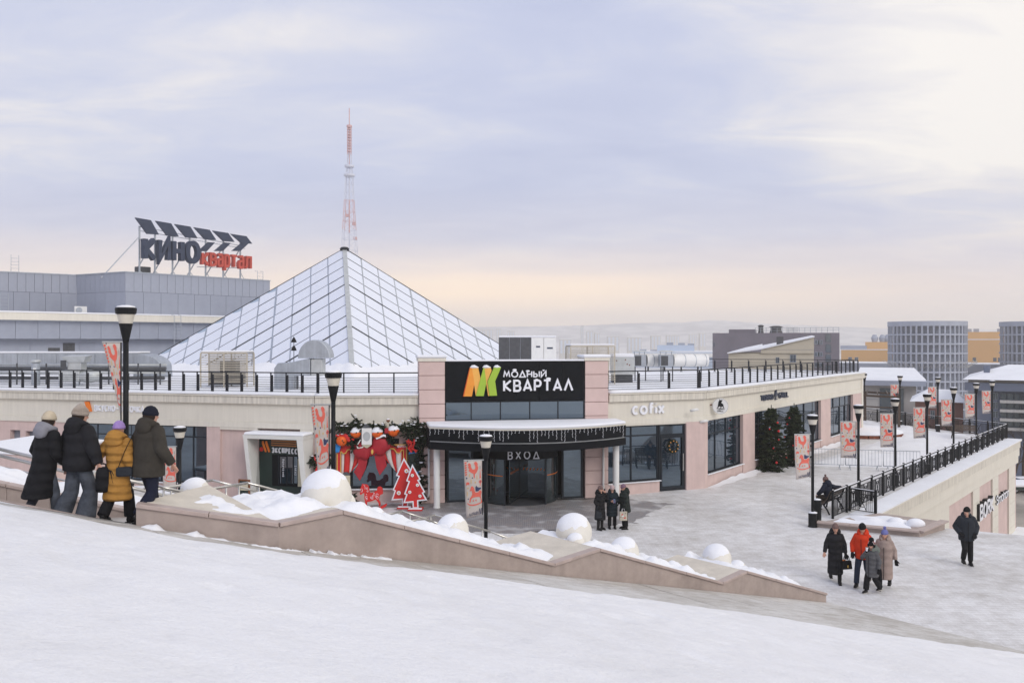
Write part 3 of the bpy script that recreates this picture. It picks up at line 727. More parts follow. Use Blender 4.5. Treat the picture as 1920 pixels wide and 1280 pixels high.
# ------------------------------------------------------------------ shopping centre
class Seg:
    def __init__(s, A, B):
        s.A = Vector((A[0], A[1], 0)); s.B = Vector((B[0], B[1], 0)); d = s.B-s.A; s.L = d.length; s.d = d.normalized(); s.rz = math.atan2(d.y, d.x)
    def on(s, px, py=None, y=0.0):
        k = (px-960)/FPX; nrm = Vector((-s.d.y, s.d.x, 0)); A = s.A+nrm*y
        u = (k*A.y-A.x)/(s.d.x-k*s.d.y); Y = A.y+s.d.y*u
        return u if py is None else (u, zat(py, Y))
    def u(s, px, y=0.0): return s.on(px, None, y)
    def z(s, px, py, y=0.0): return s.on(px, py, y)[1]
    def P(s, u, y=0, z=0): return s.A+s.d*u+Vector((-s.d.y, s.d.x, 0))*y+Vector((0,0,z))
    def put(s, mb, name, m, parent, **k):
        o = mb.build(name, M[m] if isinstance(m, str) else [M[q] for q in m], parent, **k); o.location = s.A; o.rotation_euler = (0,0,s.rz); return o
def seg_empty(s, name, parent=None):
    o = empty(name, s.A, s.rz)
    if parent is not None: o.parent = parent
    return o
S1 = Seg((-37.0,44.0), (-8.35,36.2)); S2 = Seg((-8.35,36.2), (-3.95,36.55)); S3 = Seg((-3.95,36.3), (4.25,37.75)); S4 = Seg((4.2,38.0), (9.05,40.1)); S5 = Seg((9.05,40.1), (25.9,62.9)); S6 = Seg((25.9,62.9), (10,74.0))
mall = thing('shopping_centre', 'beige and pink two storey shopping centre with black entrance portal and snowy flat roof', 'building', (0,36,0))
mall.location = (0,0,0)
ZB, ZT = 3.15, 4.60
def entab(s, u0, u1):
    s.put(MB().box(u0, u1, .0, .5, ZB, 3.40), 'fascia_band', 'beige', mall, bevel=.01)
    s.put(MB().box(u0, u1, .05, .5, 3.402, 4.20), 'fascia_band', 'beige', mall)
    s.put(MB().box(u0, u1, -.10, .5, 4.202, ZT-.08), 'fascia_band', 'beige_dirty', mall, bevel=.01)
    s.put(MB().box(u0, u1, -.16, .5, ZT-.078, ZT), 'cornice', 'beige', mall, bevel=.012)
def snow_cap_strip(s, u0, u1, y0, y1, z, th, name='snow_cap', parent=None, seed=0):
    mb = MB(); n = max(4, int((u1-u0)/.25)); prof = [(y0-.02, .0), (y0-.045, .35), (y0-.01, .75), (y0+.10, 1.0), ((y0+y1)/2, 1.05), (y1, 1.0), (y1, 0)]
    for i in range(n+1):
        u = u0+(u1-u0)*i/n; t = th*(1+.35*noise.noise((u*.8, seed, 0))+.15*noise.noise((u*3.1, seed, 4)))
        for (yy, k) in prof: mb.v.append((u, yy+.02*noise.noise((u*1.7, seed, 8)), z+k*t))
    k = len(prof)
    for i in range(n):
        for j in range(k-1): mb.f.append((i*k+j, (i+1)*k+j, (i+1)*k+j+1, i*k+j+1)); mb.m.append(0)
    mb.f.append(tuple(range(k))); mb.m.append(0); mb.f.append(tuple(reversed(range(n*k, n*k+k)))); mb.m.append(0)
    o = s.put(mb, name, 'snow', parent or mall, smooth=True); return o
def window(s, u0, u1, z0, z1, us, zs, y=.16, fw=.055, gl='glass', name='window', sill=True, parent=None):
    """us / zs: inner mullion positions as absolute values"""
    mb = MB(); U = [u0]+list(us)+[u1]; Z = [z0]+list(zs)+[z1]
    mb.box(u0, u1, y-.04, y+.05, z0, z0+fw); mb.box(u0, u1, y-.04, y+.05, z1-fw, z1)
    mb.box(u0, u0+fw, y-.038, y+.05, z0+fw, z1-fw); mb.box(u1-fw, u1, y-.038, y+.05, z0+fw, z1-fw)
    w = s.put(mb, name, 'dark_frame', parent or mall)
    for q in us:
        MB().box(q-fw*.45, q+fw*.45, y-.034, y+.05, z0+fw, z1-fw).build('mullion', M['dark_frame'], w)
    for q in zs:
        MB().box(u0+fw, u1-fw, y-.030, y+.05, q-fw*.45, q+fw*.45).build('transom', M['dark_frame'], w)
    for i in range(len(U)-1):
        for j in range(len(Z)-1):
            o = MB().box(U[i]+.01, U[i+1]-.01, y+.0, y+.018, Z[j]+.01, Z[j+1]-.01).build('pane', M[gl], w)
            o.rotation_euler = (rnd.uniform(-.002,.002), 0, rnd.uniform(-.0015,.0015))
    if sill: MB().box(u0-.03, u1+.03, -.06, y-.03, z0-.035, z0).build('sill', M['snow'], w)
    return w
def wallbox(s, u0, u1, z0, z1, m='pink', y0=.06, y1=.5, name='wall'):
    return s.put(MB().box(u0, u1, y0, y1, z0, z1), name, m, mall)
for s, a, b_ in ((S1, 0, S1.L), (S2, 0.0, S2.L-.05), (S4, .1, S4.L), (S5, 0, S5.L)): entab(s, a, b_); snow_cap_strip(s, a, b_, -.16, .45, ZT, .10, seed=a+s.L)
# -- left segment
u = S1.u
wallbox(S1, 0, u(17), 0, ZB); wallbox(S1, u(17), u(36), 0, .75); wallbox(S1, u(17), u(36), S1.z(25,806), ZB); wallbox(S1, u(36), u(46), 0, ZB); wallbox(S1, u(46), u(62), 0, .75); wallbox(S1, u(46), u(62), S1.z(50,808), ZB); wallbox(S1, u(62), u(122), 0, ZB)
for a, b_ in ((17,36),(46,62)): S1.put(MB().box(u(a)+.01, u(b_)-.01, .3, .36, .75, S1.z(a,806)), 'service_door', 'clad_dark', mall)
wl, wr = u(122), u(387)
wallbox(S1, wl, wr, 0, .62)
us = [u(x) for x in (152,178,209,242,270,298,326,358)]
window(S1, wl, wr, .62, ZB, us, [S1.z(340,819)], y=.2)
wallbox(S1, wr, u(412), 0, ZB, y0=.02, name='pier'); wallbox(S1, u(412), u(482), 0, 3.05, y0=.14); wallbox(S1, u(412), u(482), 3.05, ZB, 'beige', y0=.02)
wallbox(S1, u(482), u(562), 0, ZB, y0=.3); wallbox(S1, u(562), S1.L+.02, 0, 3.02, y0=.14); wallbox(S1, u(562), S1.L+.02, 3.02, ZB, 'beige', y0=.02)
# -- decorated window segment
u = S2.u
dl, dr = u(655), u(748)
wallbox(S2, -.03, dl, 0, ZB, y0=.12); wallbox(S2, dl, dr, 0, .62, y0=.12); wallbox(S2, dl, dr, 2.75, ZB, y0=.12); wallbox(S2, dr, S2.L-.02, 0, ZB, y0=.12)
window(S2, dl, dr, .62, 2.75, [u(735)], [], y=.3, fw=.08)
# -- portal
u = S3.u
pl0, pl1, pr0, pr1 = 0.0, u(834), u(1097), S3.L
ptop = 6.05
for a, b_ in ((pl0, pl1), (pr0, pr1)):
    pil = S3.put(MB().box(a+.03, b_-.03, .03, 1.0, 0, ptop), 'pillar', 'pink', mall)
    zz = 0.0; n = 10; hh = ptop/n
    for i in range(n): MB().box(a, b_, -.03, 1.02, i*hh+.012, (i+1)*hh-.012).build('stone_band', M['pink_band'], pil, bevel=.015)
    MB().box(a-.05, b_+.05, -.08, 1.06, ptop, ptop+.14).build('capital', M['beige'], pil, bevel=.01)
    mb = MB(); mb.box(a-.10, b_+.10, -.12, 1.1, ptop+.142, ptop+.27); mb.build('snow_cap', M['snow'], pil, bevel=.06)
sz0, sz1 = S3.z(960,751), S3.z(960,677)
# sign box with its panel seams
sb = T(S3.put(MB().box(pl1+.01, pr0-.01, .02, .5, sz0, sz1), 'sign_board', 'black_panel', None), 'black panelled sign board over the entrance carrying orange green monogram and white letters', 'sign')
for i in range(6):
    a = pl1+.02+(pr0-pl1-.04)*i/6; b_ = pl1+.02+(pr0-pl1-.04)*(i+1)/6
    MB().box(a+.006, b_-.006, -.02, .018, sz0+.02, sz1-.02).build('panel', M['black_panel'], sb)
o = MB().box(pl1+.0, pr0-.0, -.05, .5, sz1+.002, sz1+.07).build('snow_cap', M['snow'], sb, bevel=.025)
# monogram: folded ribbons
def mono():
    q = lambda x, y: S3.on(860+x*.11979, 680+y*.11979)
    def poly(pts, m, yy, name='monogram_ribbon', th=.05):
        P = [q(*p) for p in pts]; MB().prism([(a, yy, b_) for a, b_ in P], (0, th, 0)).build(name, M[m], sb)
    poly([(78,522),(175,75),(200,75),(240,320),(200,522)], 'logo_orange', -.14)
    poly([(62,522),(165,75),(178,75),(80,524)], 'logo_edge', -.139)
    poly([(262,515),(200,75),(300,75),(335,235),(280,515)], 'logo_amber', -.12)
    poly([(262,515),(380,75),(395,75),(425,310),(385,515)], 'logo_green', -.15)
    poly([(455,515),(385,75),(495,75),(510,120),(440,290),(475,515)], 'logo_amber', -.13)
    poly([(475,512),(445,290),(545,70),(655,70),(562,285),(592,508)], 'logo_green', -.16)
    for a, b_ in ((172,305),(368,495),(540,652)):
        P0, P1 = q(a, 72), q(b_, 72); mb = MB()
        mb.tube([(P0[0], -.11, P0[1]), ((P0[0]*.75+P1[0]*.25), -.11, P0[1]+.03), ((P0[0]+P1[0])/2, -.11, P0[1]+.04), (P1[0], -.11, P1[1])], [.02,.07,.075,.02], 10); mb.build('snow_tuft', M['snow_soft'], sb, smooth=True)
mono()
qx = lambda x: S3.u(860+x*.11979)
z0, z1 = S3.z(945,680+230*.11979), S3.z(945,680+125*.11979)
letters(sb, 'МОДНЫЙ', qx(692), qx(1368), z0, z1-z0, .05, .07, 'letter_white', -.03)
z0, z1 = S3.z(1010,680+448*.11979), S3.z(1010,680+258*.11979)
letters(sb, 'КВАРТАЛ', qx(690), qx(1785), z0, z1-z0, .085, .09, 'letter_white', -.03)
for (x0, x1, yy) in ((835,905,100),(1045,1110,118),(1360,1440,238),(1190,1240,250)):
    P0 = S3.on(860+x0*.11979, 680+yy*.11979); P1 = S3.on(860+x1*.11979, 680+yy*.11979)
    MB().ball(((P0[0]+P1[0])/2, -.07, P0[1]-.03), (P1[0]-P0[0])/2, 12, 8, 0, (1,.45,.5)).build('snow_tuft', M['snow_soft'], sb, smooth=True)
# clerestory
cz0, cz1 = S3.z(960,788), sz0-.01
window(S3, pl1+.01, pr0-.01, cz0, cz1, [u(x) for x in (884,939,994,1047)], [], y=.1, fw=.05, name='clerestory_window', sill=False)
S3.put(MB().box(pl1, pr0, .3, 1.0, 2.7, cz0-.002), 'lintel', 'beige', mall)
# doors: two side panels, revolving drum
dz = 2.62
S3.put(MB().box(pl1+.002, pr0-.002, .06, .3, dz, 2.95), 'lintel', 'black_panel', mall)
S3.put(MB().box(pl1+.002, pr0-.002, 1.2, 1.25, 0, dz), 'inner_wall', 'black_panel', mall)
def door(u0, u1, nm):
    w = window(S3, u0, u1, .0, dz, [], [], y=.12, fw=.09, name=nm, sill=False, gl='glass')
    return w
door(u(838), u(888), 'side_door'); door(u(1054), u(1094), 'side_door')
uc = (u(905)+u(1046))/2; rad = (u(1046)-u(905))/2
drum = seg_empty(S3, 'revolving_door', mall)
dm = MB()
def arcwall(mb, a0, a1, r0, r1, z0, z1, n=14):
    pr = []
    for i in range(n+1):
        a = R(a0+(a1-a0)*i/n); pr.append((math.cos(a), math.sin(a)))
    o = len(mb.v)
    for c, s_ in pr: mb.v += [(uc+c*r0, .35-s_*r0, z0), (uc+c*r1, .35-s_*r1, z0), (uc+c*r1, .35-s_*r1, z1), (uc+c*r0, .35-s_*r0, z1)]
    for i in range(n):
        a, b_ = o+4*i, o+4*(i+1)
        for k in range(4): mb.f.append((a+k, a+(k+1) % 4, b_+(k+1) % 4, b_+k)); mb.m.append(0)
    mb.f.append((o, o+1, o+2, o+3)); mb.m.append(0); mb.f.append((o+4*n+3, o+4*n+2, o+4*n+1, o+4*n)); mb.m.append(0)
arcwall(dm, 0, 180, rad-.02, rad+.03, 1.94, dz, 28); dm.build('canopy_ring', M['black_panel'], drum, smooth=False)
for a0, a1 in ((12,58),(122,168)):
    g = MB(); arcwall(g, a0, a1, rad-.012, rad+.012, .05, 1.93); g.build('curved_pane', M['glass_door'], drum, smooth=False)
    for a in (a0, a1):
        MB().box(uc+math.cos(R(a))*rad-.035, uc+math.cos(R(a))*rad+.035, .35-math.sin(R(a))*rad-.035, .35-math.sin(R(a))*rad+.035, 0, 1.93).build('post', M['dark_frame'], drum)
    for k, zz in enumerate((1.22,)):
        g = MB(); arcwall(g, a0+3, a1-3, rad+.014, rad+.018, zz, zz+.035); g.build('stripe', M['orange'], drum)
for a in (25, 115, 205, 295):
    c, s_ = math.cos(R(a)), math.sin(R(a)); p = Vector((uc+c*.03, .35-s_*.03, 1.17)); q = Vector((uc+c*(rad-.06), .35-s_*(rad-.06), 1.17))
    MB().bar(p, q, .03, 2.2).build('wing', M['glass_door'], drum)
    for zz in (.12, 2.24): MB().bar(p.xyz+Vector((0,0,zz-1.17)), q+Vector((0,0,zz-1.17)), .05, .07).build('wing_rail', M['dark_frame'], drum)
    for k in range(9):
        t = .08+k*.1; pp = p.lerp(q, t); nrm = Vector((s_, c, 0))
        for sgn in (-1, 1):
            off = nrm*.018*sgn; dv = (q-p).normalized()
            MB().prism([pp+off+Vector((0,0,.12)), pp+off+dv*.05+Vector((0,0,.12)), pp+off+dv*.10+Vector((0,0,.22)), pp+off+dv*.05+Vector((0,0,.22))], nrm*.002*sgn).build('chevron', M['orange'], drum)
MB().lathe([(rad-.03,0),(rad-.03,.012)], 32, (uc,.35,.006)).build('door_mat', M['machine'], drum)
# ВХОД over the door
vs_ = T(S3.put(MB().box(u(950,-1.3), u(1012,-1.3), -1.46, -1.30, 1.95, 1.98), 'entrance_sign', 'black_panel', None), 'white ВХОД letters hung over the revolving door', 'sign')
z0, z1 = 1.99, 2.33
letters(vs_, 'ВХОД', u(951,-1.3), u(1010,-1.3), z0, z1-z0, .045, .03, 'letter_white', -1.42, gap=.12)
# curved canopy with columns
cp = T(seg_empty(S3, 'entrance_canopy'), 'curved black entrance canopy hung with fairy lights and topped with snow', 'canopy')
def canopy():
    ul, ur = u(812, -.6)-.25, u(1152, -.6)+.25; mid = (ul+ur)/2; half = (ur-ul)/2
    def front(x, extra=0): t = (x-mid)/half; return -(1.45+1.55*(1-t*t))-extra
    n = 48; zb, zm, zt = 2.50, 2.80, 3.34
    def shell(z0, z1, inset, m, name, bevel=0):
        mb = MB(); top = []; bot = []
        pts = [(ul+inset+(ur-ul-2*inset)*i/n) for i in range(n+1)]
        poly = [(x, front(x, -inset)) for x in pts]+[(ur-inset, -.06), (ul+inset, -.06)]
        mb.prism([(x, y, z0) for x, y in poly], (0,0,z1-z0)); return mb.build(name, M[m], cp, bevel=bevel)
    shell(zb, zm, .0, 'black_panel', 'soffit'); shell(zm+.002, zm+.05, .06, 'galv_light', 'trim'); shell(zm+.052, zt, .0, 'black_panel', 'fascia')
    shell(zt+.002, zt+.05, .02, 'beige', 'coping'); shell(zt+.052, zt+.17, .0, 'snow', 'snow_cover', .05)
    # fairy light curtain
    mbw = MB(); mbb = MB(); x = ul+.05
    while x < ur-.05:
        y = front(x)-.02; L_ = .10+.40*rnd.random()**1.3; zz = zt-.02
        k = 0; xx = x
        mbw.box(x-.003, x+.003, y-.003, y+.003, zz-L_, zz)
        while k*.055 < L_:
            xo = .012*math.sin(k*2.1+x*9)
            mbb.box(x+xo-.011, x+xo+.011, y-.02, y+.0, zz-k*.055-.016, zz-k*.055+.008); k += 1
        x += .13+.09*rnd.random()
    mbw.build('light_cord', M['machine'], cp)['kind'] = 'stuff'; mbb.build('fairy_lights', M['letter_white'], cp)['kind'] = 'stuff'
    for px in (819, 1155):
        uu = u(px, -1.0); c = MB().lathe([(.15,0),(.15,.04),(.135,.05),(.135,2.50)], 24, (uu, -1.0, 0)); c.build('column', M['white_paint'], cp, smooth=True, ang=40)
    for px in (804, 1131):
        uu = u(px, -.1); MB().tube([(uu, -.12, 2.5), (uu, -.12, .45), (uu-.06 if px < 900 else uu, -.2, .3)], .05, 8).build('drainpipe', M['white_paint'], cp, smooth=True)
canopy()
# -- cafe segment
u = S4.u
a0 = .12; w1, d1, p1 = u(1238), u(1287), S4.L
wallbox(S4, a0, w1, 0, .55); window(S4, a0, w1, .55, ZB-.06, [u(1187)], [S4.z(1200,817)], y=.2, fw=.07)
wallbox(S4, d1, p1-.0, 0, ZB, y0=.0, name='pier')
dd_ = window(S4, w1, d1, 0.03, ZB-.06, [], [S4.z(1262,815)], y=.16, fw=.09, name='cafe_door', sill=False)
mid = (w1+d1)/2
MB().box(d1-.17, d1-.13, .02, .05, .9, 1.7).build('door_handle', M['stainless'], dd_)
mb = MB(); zf = S4.z(1262,815)
for (x0, x1, z0, z1) in ((w1+.09, w1+.17, .08, zf-.04), (d1-.17, d1-.09, .08, zf-.04), (w1+.17, d1-.17, .08, .2), (w1+.17, d1-.17, zf-.14, zf-.04)): mb.box(x0, x1, .09, .13, z0, z1)
mb.build('leaf_frame', M['dark_frame'], dd_)
wallbox(S4, a0, w1, ZB-.06, ZB, 'beige', y0=.02, name='lintel'); wallbox(S4, w1, d1, ZB-.06, ZB, 'beige', y0=.02, name='lintel')
# -- grill segment
u = S5.u
spans = [(u(1327), u(1394), [1348,1368,1383]), (u(1416), u(1540), [1428,1462,1500,1514,1529]), (u(1558), u(1600), [1568,1580,1590])]
prev = 0.0
for i, (a, b_, ms) in enumerate(spans):
    wallbox(S5, prev, a, 0, ZB, y0=.02 if i else .0, name='pier')
    wallbox(S5, a, b_, 0, .62)
    window(S5, a, b_, .62, ZB, [u(x) for x in ms], [2.45], y=.22, fw=.06)
    prev = b_
wallbox(S5, prev, S5.L, 0, ZB, y0=.02, name='pier')
S6.put(MB().box(0, S6.L, .02, .5, 0, ZT), 'wall', 'beige', mall); snow_cap_strip(S6, 0, S6.L, -.1, .45, ZT, .1)
for px, a, b_ in ((1405, .62, .5),):
    pass
# -- roof deck under snow
rp = [S1.P(0,.4), S1.P(S1.L,.4), S2.P(S2.L,.4), S3.P(S3.L,.4), S4.P(S4.L-.1,.4), S5.P(S5.L-.3,.3), S6.P(S6.L), Vector((8,110,0)), Vector((-60,110,0)), Vector((-60,50,0))]
mb = MB(); mb.prism([(p.x, p.y, 4.0) for p in rp], (0,0,.56)); mb.build('roof_deck', M['snow'], mall)
# ------------------------------------------------------------------ glass pyramid
def pyramid_mat():
    m, nt, b = new_mat('pyr_pane'); N = nt.nodes; L = nt.links
    tc = N.new('ShaderNodeTexCoord'); oi = N.new('ShaderNodeObjectInfo')
    ns = N.new('ShaderNodeTexNoise'); ns.inputs['Scale'].default_value = 1.3; ns.inputs['Detail'].default_value = 6
    L.new(tc.outputs['Object'], ns.inputs['Vector'])
    at = N.new('ShaderNodeAttribute'); at.attribute_name = 'bare'; at.attribute_type = 'OBJECT'
    ge = N.new('ShaderNodeSeparateXYZ'); L.new(tc.outputs['Generated'], ge.inputs[0])
    a = N.new('ShaderNodeMath'); a.operation = 'MULTIPLY_ADD'; a.inputs[1].default_value = .55; L.new(ns.outputs['Fac'], a.inputs[0]); L.new(ge.outputs[2], a.inputs[2])
    s = N.new('ShaderNodeMath'); s.operation = 'ADD'; L.new(a.outputs[0], s.inputs[0]); L.new(at.outputs['Fac'], s.inputs[1])
    cr = N.new('ShaderNodeValToRGB'); cr.color_ramp.elements[0].position = .965; cr.color_ramp.elements[1].position = 1.0
    sc = N.new('ShaderNodeMath'); sc.operation = 'MULTIPLY'; sc.inputs[1].default_value = .72; L.new(s.outputs[0], sc.inputs[0]); L.new(sc.outputs[0], cr.inputs[0])
    mx = N.new('ShaderNodeMix'); mx.data_type = 'RGBA'; mx.inputs[6].default_value = (.70,.735,.815,1); mx.inputs[7].default_value = (.36,.44,.54,1); L.new(cr.outputs[0], mx.inputs[0]); L.new(mx.outputs[2], b.inputs['Base Color'])
    rr = N.new('ShaderNodeMath'); rr.operation = 'MULTIPLY_ADD'; rr.inputs[1].default_value = -.65; rr.inputs[2].default_value = .8; L.new(cr.outputs[0], rr.inputs[0]); L.new(rr.outputs[0], b.inputs['Roughness'])
    bp = N.new('ShaderNodeBump'); bp.inputs['Strength'].default_value = .3; bp.inputs['Distance'].default_value = .05; L.new(ns.outputs['Fac'], bp.inputs['Height']); L.new(bp.outputs[0], b.inputs['Normal'])
    M['pyr_pane'] = m
pyramid_mat()
def pyramid():
    c = Vector((-13.97,71.17,0)); d = 16.32; ph = .2246; zb, za = 4.75, 14.64
    t = thing('glass_pyramid', 'large snow dusted glass pyramid with dark lattice on the mall roof', 'pyramid', (c.x, c.y, 4.56))
    A = Vector((0,0,za-4.56)); K = [Vector((d*math.cos(ph+a), d*math.sin(ph+a), zb-4.56)) for a in (-math.pi/2, 0, math.pi/2, math.pi)]
    Nn = 12; NM = {}
    for f, (P, Q) in enumerate(((K[0], K[1]), (K[0], K[3]), (K[1], K[2]), (K[2], K[3]))):
        a, b_ = (P-A)/Nn, (Q-A)/Nn      # P front hip, Q side hip
        nrm = a.cross(b_).normalized()
        if nrm.z < 0: nrm = -nrm
        if f > 1:   # rear faces, never seen from the square: one glazed sheet each
            MB().prism([A-nrm*.02, P-nrm*.02, Q-nrm*.02], -nrm*.05).build('rear_glazing', M['pyr_pane'], t)
            continue
        g = .05
        for i in range(Nn):
            for j in range(Nn-i):
                o0 = A+a*i+b_*j
                if i+j < Nn-1: pts = [o0, o0+a, o0+a+b_, o0+b_]
                else: pts = [o0, o0+a, o0+b_]
                cc = sum(pts, Vector())/len(pts)
                pts = [p+(cc-p).normalized()*g*1.4 for p in pts]
                o = MB().prism([p-nrm*.06-cc for p in pts], nrm*(.06+.03*rnd.random())).build('pane', M['pyr_pane'], t)
                o.location = cc
                bare = -.35+rnd.random()*.1
                if f == 1 and i <= 1 and j > 3: bare = .33 if i == 0 else rnd.choice([-.15, .12])
                if f == 1 and i == 0 and j <= 3: bare = .05
                o['bare'] = bare
        # lattice bars
        for i in range(1, Nn):
            MB().bar(A+a*i-nrm*.03, A+a*i+b_*(Nn-i)-nrm*.03, .085, .10 if i % 4 else .18, up=nrm).build('lattice_bar', M['rail_dark'], t)
            MB().bar(A+b_*i-nrm*.03, A+b_*i+a*(Nn-i)-nrm*.03, .085 if i % 4 else .15, .11, up=nrm).build('lattice_bar', M['galv'], t)
    for k, q in enumerate(K):
        MB().bar(A, q, .34 if k == 0 else .10, .10).build('hip_bar', M['galv_light' if k == 0 else 'rail_dark'], t)
    MB().lathe([(.35,-.2),(.4,0),(.25,.12)], 12, tuple(A)).build('apex_cap', M['rail_dark'], t)
    # snow slid down to the foot
    mb = MB(); n = 160
    P, Fp, Q = K[3]*1.02, K[0]*1.02, K[1]*1.02
    for i in range(n+1):
        s = i/n*2; p = P.lerp(Fp, s) if s <= 1 else Fp.lerp(Q, s-1); p = Vector((p.x, p.y, 0)); r = p.normalized()
        h = .55+.18*noise.noise((i*.11, 0, 1))+.08*noise.noise((i*.5, 0, 1))
        for (o_, k) in ((-1.3, 1.5), (-.6, 1.05), (.1, .8), (.7, .55), (1.5, -.1)): mb.v.append(tuple(p+r*o_+Vector((0,0,h*k))))
    for i in range(n):
        for j in range(4): mb.f.append((i*5+j, i*5+j+1, (i+1)*5+j+1, (i+1)*5+j)); mb.m.append(0)
    o = mb.build('snow_bank', M['snow_soft'], t, smooth=True); o['kind'] = 'stuff'
pyramid()
# ------------------------------------------------------------------ roof railings
def roof_railing(s, u0, u1, n, label, y=.28, h=.95, double=True):
    t = T(empty('roof_railing', s.P(u0, y, 4.60), s.rz), label, 'railing', 'roof edge railings'); L_ = u1-u0
    post = None
    for i in range(n+1):
        x = L_*i/n
        if post is None:
            mb = MB()
            if double: mb.box(-.058,-.022,-.03,.03,0,h); mb.box(.022,.058,-.03,.03,0,h-.1); mb.box(-.022,.022,-.012,.012,.05,h-.12); mb.box(-.10,.10,-.09,.09,0,.02)
            else: mb.box(-.03,.03,-.03,.03,0,h)
            post = mb.build('post', M['rail_dark'], t); post.location = (x,0,0)
        else: inst(post, t, (x,0,0))
    for k in range(7): MB().tube([(0,0,.14+k*.10), (L_,0,.14+k*.10)], .011, 6).build('bar', M['rail_dark'], t)
    MB().tube([(0,0,h), (L_,0,h)], .026, 8).build('top_rail', M['rail_dark'], t, smooth=True)
roof_railing(S1, S1.u(-60), S1.u(590), 25, 'dark roof edge railing above the left shop front')
roof_railing(S2, .1, S2.L-.05, 4, 'short dark roof railing between the bend and the entrance pillar', double=False)
roof_railing(S4, .2, S4.L-.15, 3, 'dark roof railing above the white cafe lettering')
roof_railing(S5, .1, S5.L-.4, 26, 'long receding roof railing above the grill sign')
_sb = Seg((25.2,63.2), (-1.0,71.0)); _sb.L = 27
rr0 = Seg((8.0,66.0), (25.2,63.0)); roof_railing(rr0, 0, rr0.L, 14, 'far roof railing on the back edge of the snowy roof', y=0)
# ------------------------------------------------------------------ roof plant
RZF = 4.56
def louvre_cage(px, py, Y, w, dpt, h, rz, label):
    c = pix(px, py, Y); t = thing('louvred_plant_cage', label, 'roof unit', (c.x, Y, RZF), rz, 'slatted cages on the roof')
    for sx in (-w/2, 0, w/2):
        for sy in (-dpt/2, dpt/2): MB().box(sx-.03, sx+.03, sy-.03, sy+.03, 0, h).build('post', M['louvre'], t)
    n = 17
    src = None
    for i in range(n):
        z = .25+(h-.3)*i/(n-1)
        for sy in (-dpt/2-.035, dpt/2+.035):
            if src is None: src = MB().box(-w/2, w/2, -.006, .006, -.018, .018).build('slat', M['louvre'], t); src.location = (0, sy, z)
            else: inst(src, t, (0, sy, z))
    MB().box(-w*.12, w*.22, -dpt*.3, dpt*.3, .2, h*.78).build('chiller_body', M['machine'], t)
    MB().box(-w*.34, w*.34, -dpt*.35, dpt*.35, .1, h*.42).build('fan_housing', M['machine'], t)
    for sy in (-dpt/2, dpt/2): MB().box(-w/2, w/2, sy-.03, sy+.03, h, h+.06).build('top_beam', M['louvre'], t)
    mb = MB().box(-w/2, w/2, -dpt/2, dpt/2, h+.062, h+.15); mb.build('snow_cap', M['snow_soft'], t, bevel=.05)
louvre_cage(427, 690, 44.5, 2.35, 1.4, 1.72, .05, 'slatted cage around a dark chiller in front of the pyramid left face')
louvre_cage(1106, 690, 47.5, 2.45, 1.6, 2.05, .1, 'slatted cage around a chiller behind the right entrance pillar')
# big insulated duct on the left
def big_duct():
    Y = 50.0; t = thing('ventilation_duct', 'long galvanised ventilation duct turning down at its end with snow on top', 'duct', (pix(150,700,Y).x, Y, RZF))
    o = Vector(t.location); xl = pix(-60,0,Y).x-o.x; xb = pix(262,0,Y).x-o.x; xr = pix(312,0,Y).x-o.x
    zt, zl = zat(662,Y)-RZF, zat(690,Y)-RZF
    n = 9
    for i in range(n):
        a = xl+(xb-xl)*i/n; b_ = xl+(xb-xl)*(i+1)/n
        MB().box(a+.006, b_-.006, -.8, .8, zl, zt).build('duct_section', M['galv'], t, bevel=.015)
    prof = [(xb, zt)]+[(xb+(xr-xb)*math.sin(R(a)), zt-(zt-zl)*.9*(1-math.cos(R(a)))) for a in range(10, 91, 10)]+[(xr+.05, .25), (xb-.02, .25), (xb, zl)]
    MB().prism([(x, -.82, z) for x, z in prof], (0,1.64,0)).build('elbow', M['galv'], t, bevel=.02)
    mb = MB().box(xl, xb+.3, -.78, .78, zt+.004, zt+.10); mb.build('snow_cap', M['snow_soft'], t, bevel=.04)
    for x in (xl+2, xl+5, xl+8): MB().box(x-.04, x+.04, -.6, -.52, 0, zl).build('support', M['galv'], t)
big_duct()
def vent_stack(px, pyt, Y, r, label):
    p = pix(px, pyt, Y); h = p.z-RZF; t = thing('vent_stack', label, 'vent', (p.x, Y, RZF), 0)
    MB().lathe([(r,0),(r,h-.2)], 20).build('pipe', M['galv'], t, smooth=True, ang=40); MB().lathe([(r*.8,h-.2),(r*1.25,h-.12),(r*1.3,h-.06),(r*.7,h)], 20).build('cowl', M['galv_light'], t, smooth=True)
    MB().box(-.02,.14,-r-.012,-r,h-.62,h-.44).build('label_plate', M['white_paint'], t)
vent_stack(67, 674, 45.5, .21, 'grey round vent stack with mushroom cowl on the roof')
def exhaust(px, Y, label):
    p = pix(px, 690, Y); t = thing('exhaust_fan', label, 'roof unit', (p.x, Y, RZF))
    MB().box(-.55,.55,-.4,.4,.25,.85).build('housing', M['galv_light'], t, bevel=.05)
    MB().hexa([(-.2,-.35,1.25),(.75,-.35,1.25),(.75,.35,1.25),(-.2,.35,1.25)], [(-.35,-.45,1.55),(.95,-.45,1.55),(.85,.45,1.62),(-.25,.45,1.62)]).build('hood', M['galv_light'], t)
    MB().box(-.1,.6,-.3,.3,.852,1.25).build('neck', M['galv_light'], t); MB().box(-.42,-.12,-.42,-.40,.95,1.35).build('fan_grille', M['machine'], t)
    MB().ball((.95,-.1,.5), .5, 14, 8, 0, (1.3,.8,.7)).build('cover', M['galv_light'], t, smooth=True)
    for x in (-.5,.5): MB().box(x-.03,x+.03,-.38,-.32,0,.25).build('foot', M['galv'], t)
exhaust(136, 45.2, 'pale exhaust fan with flared hood behind the left railing')
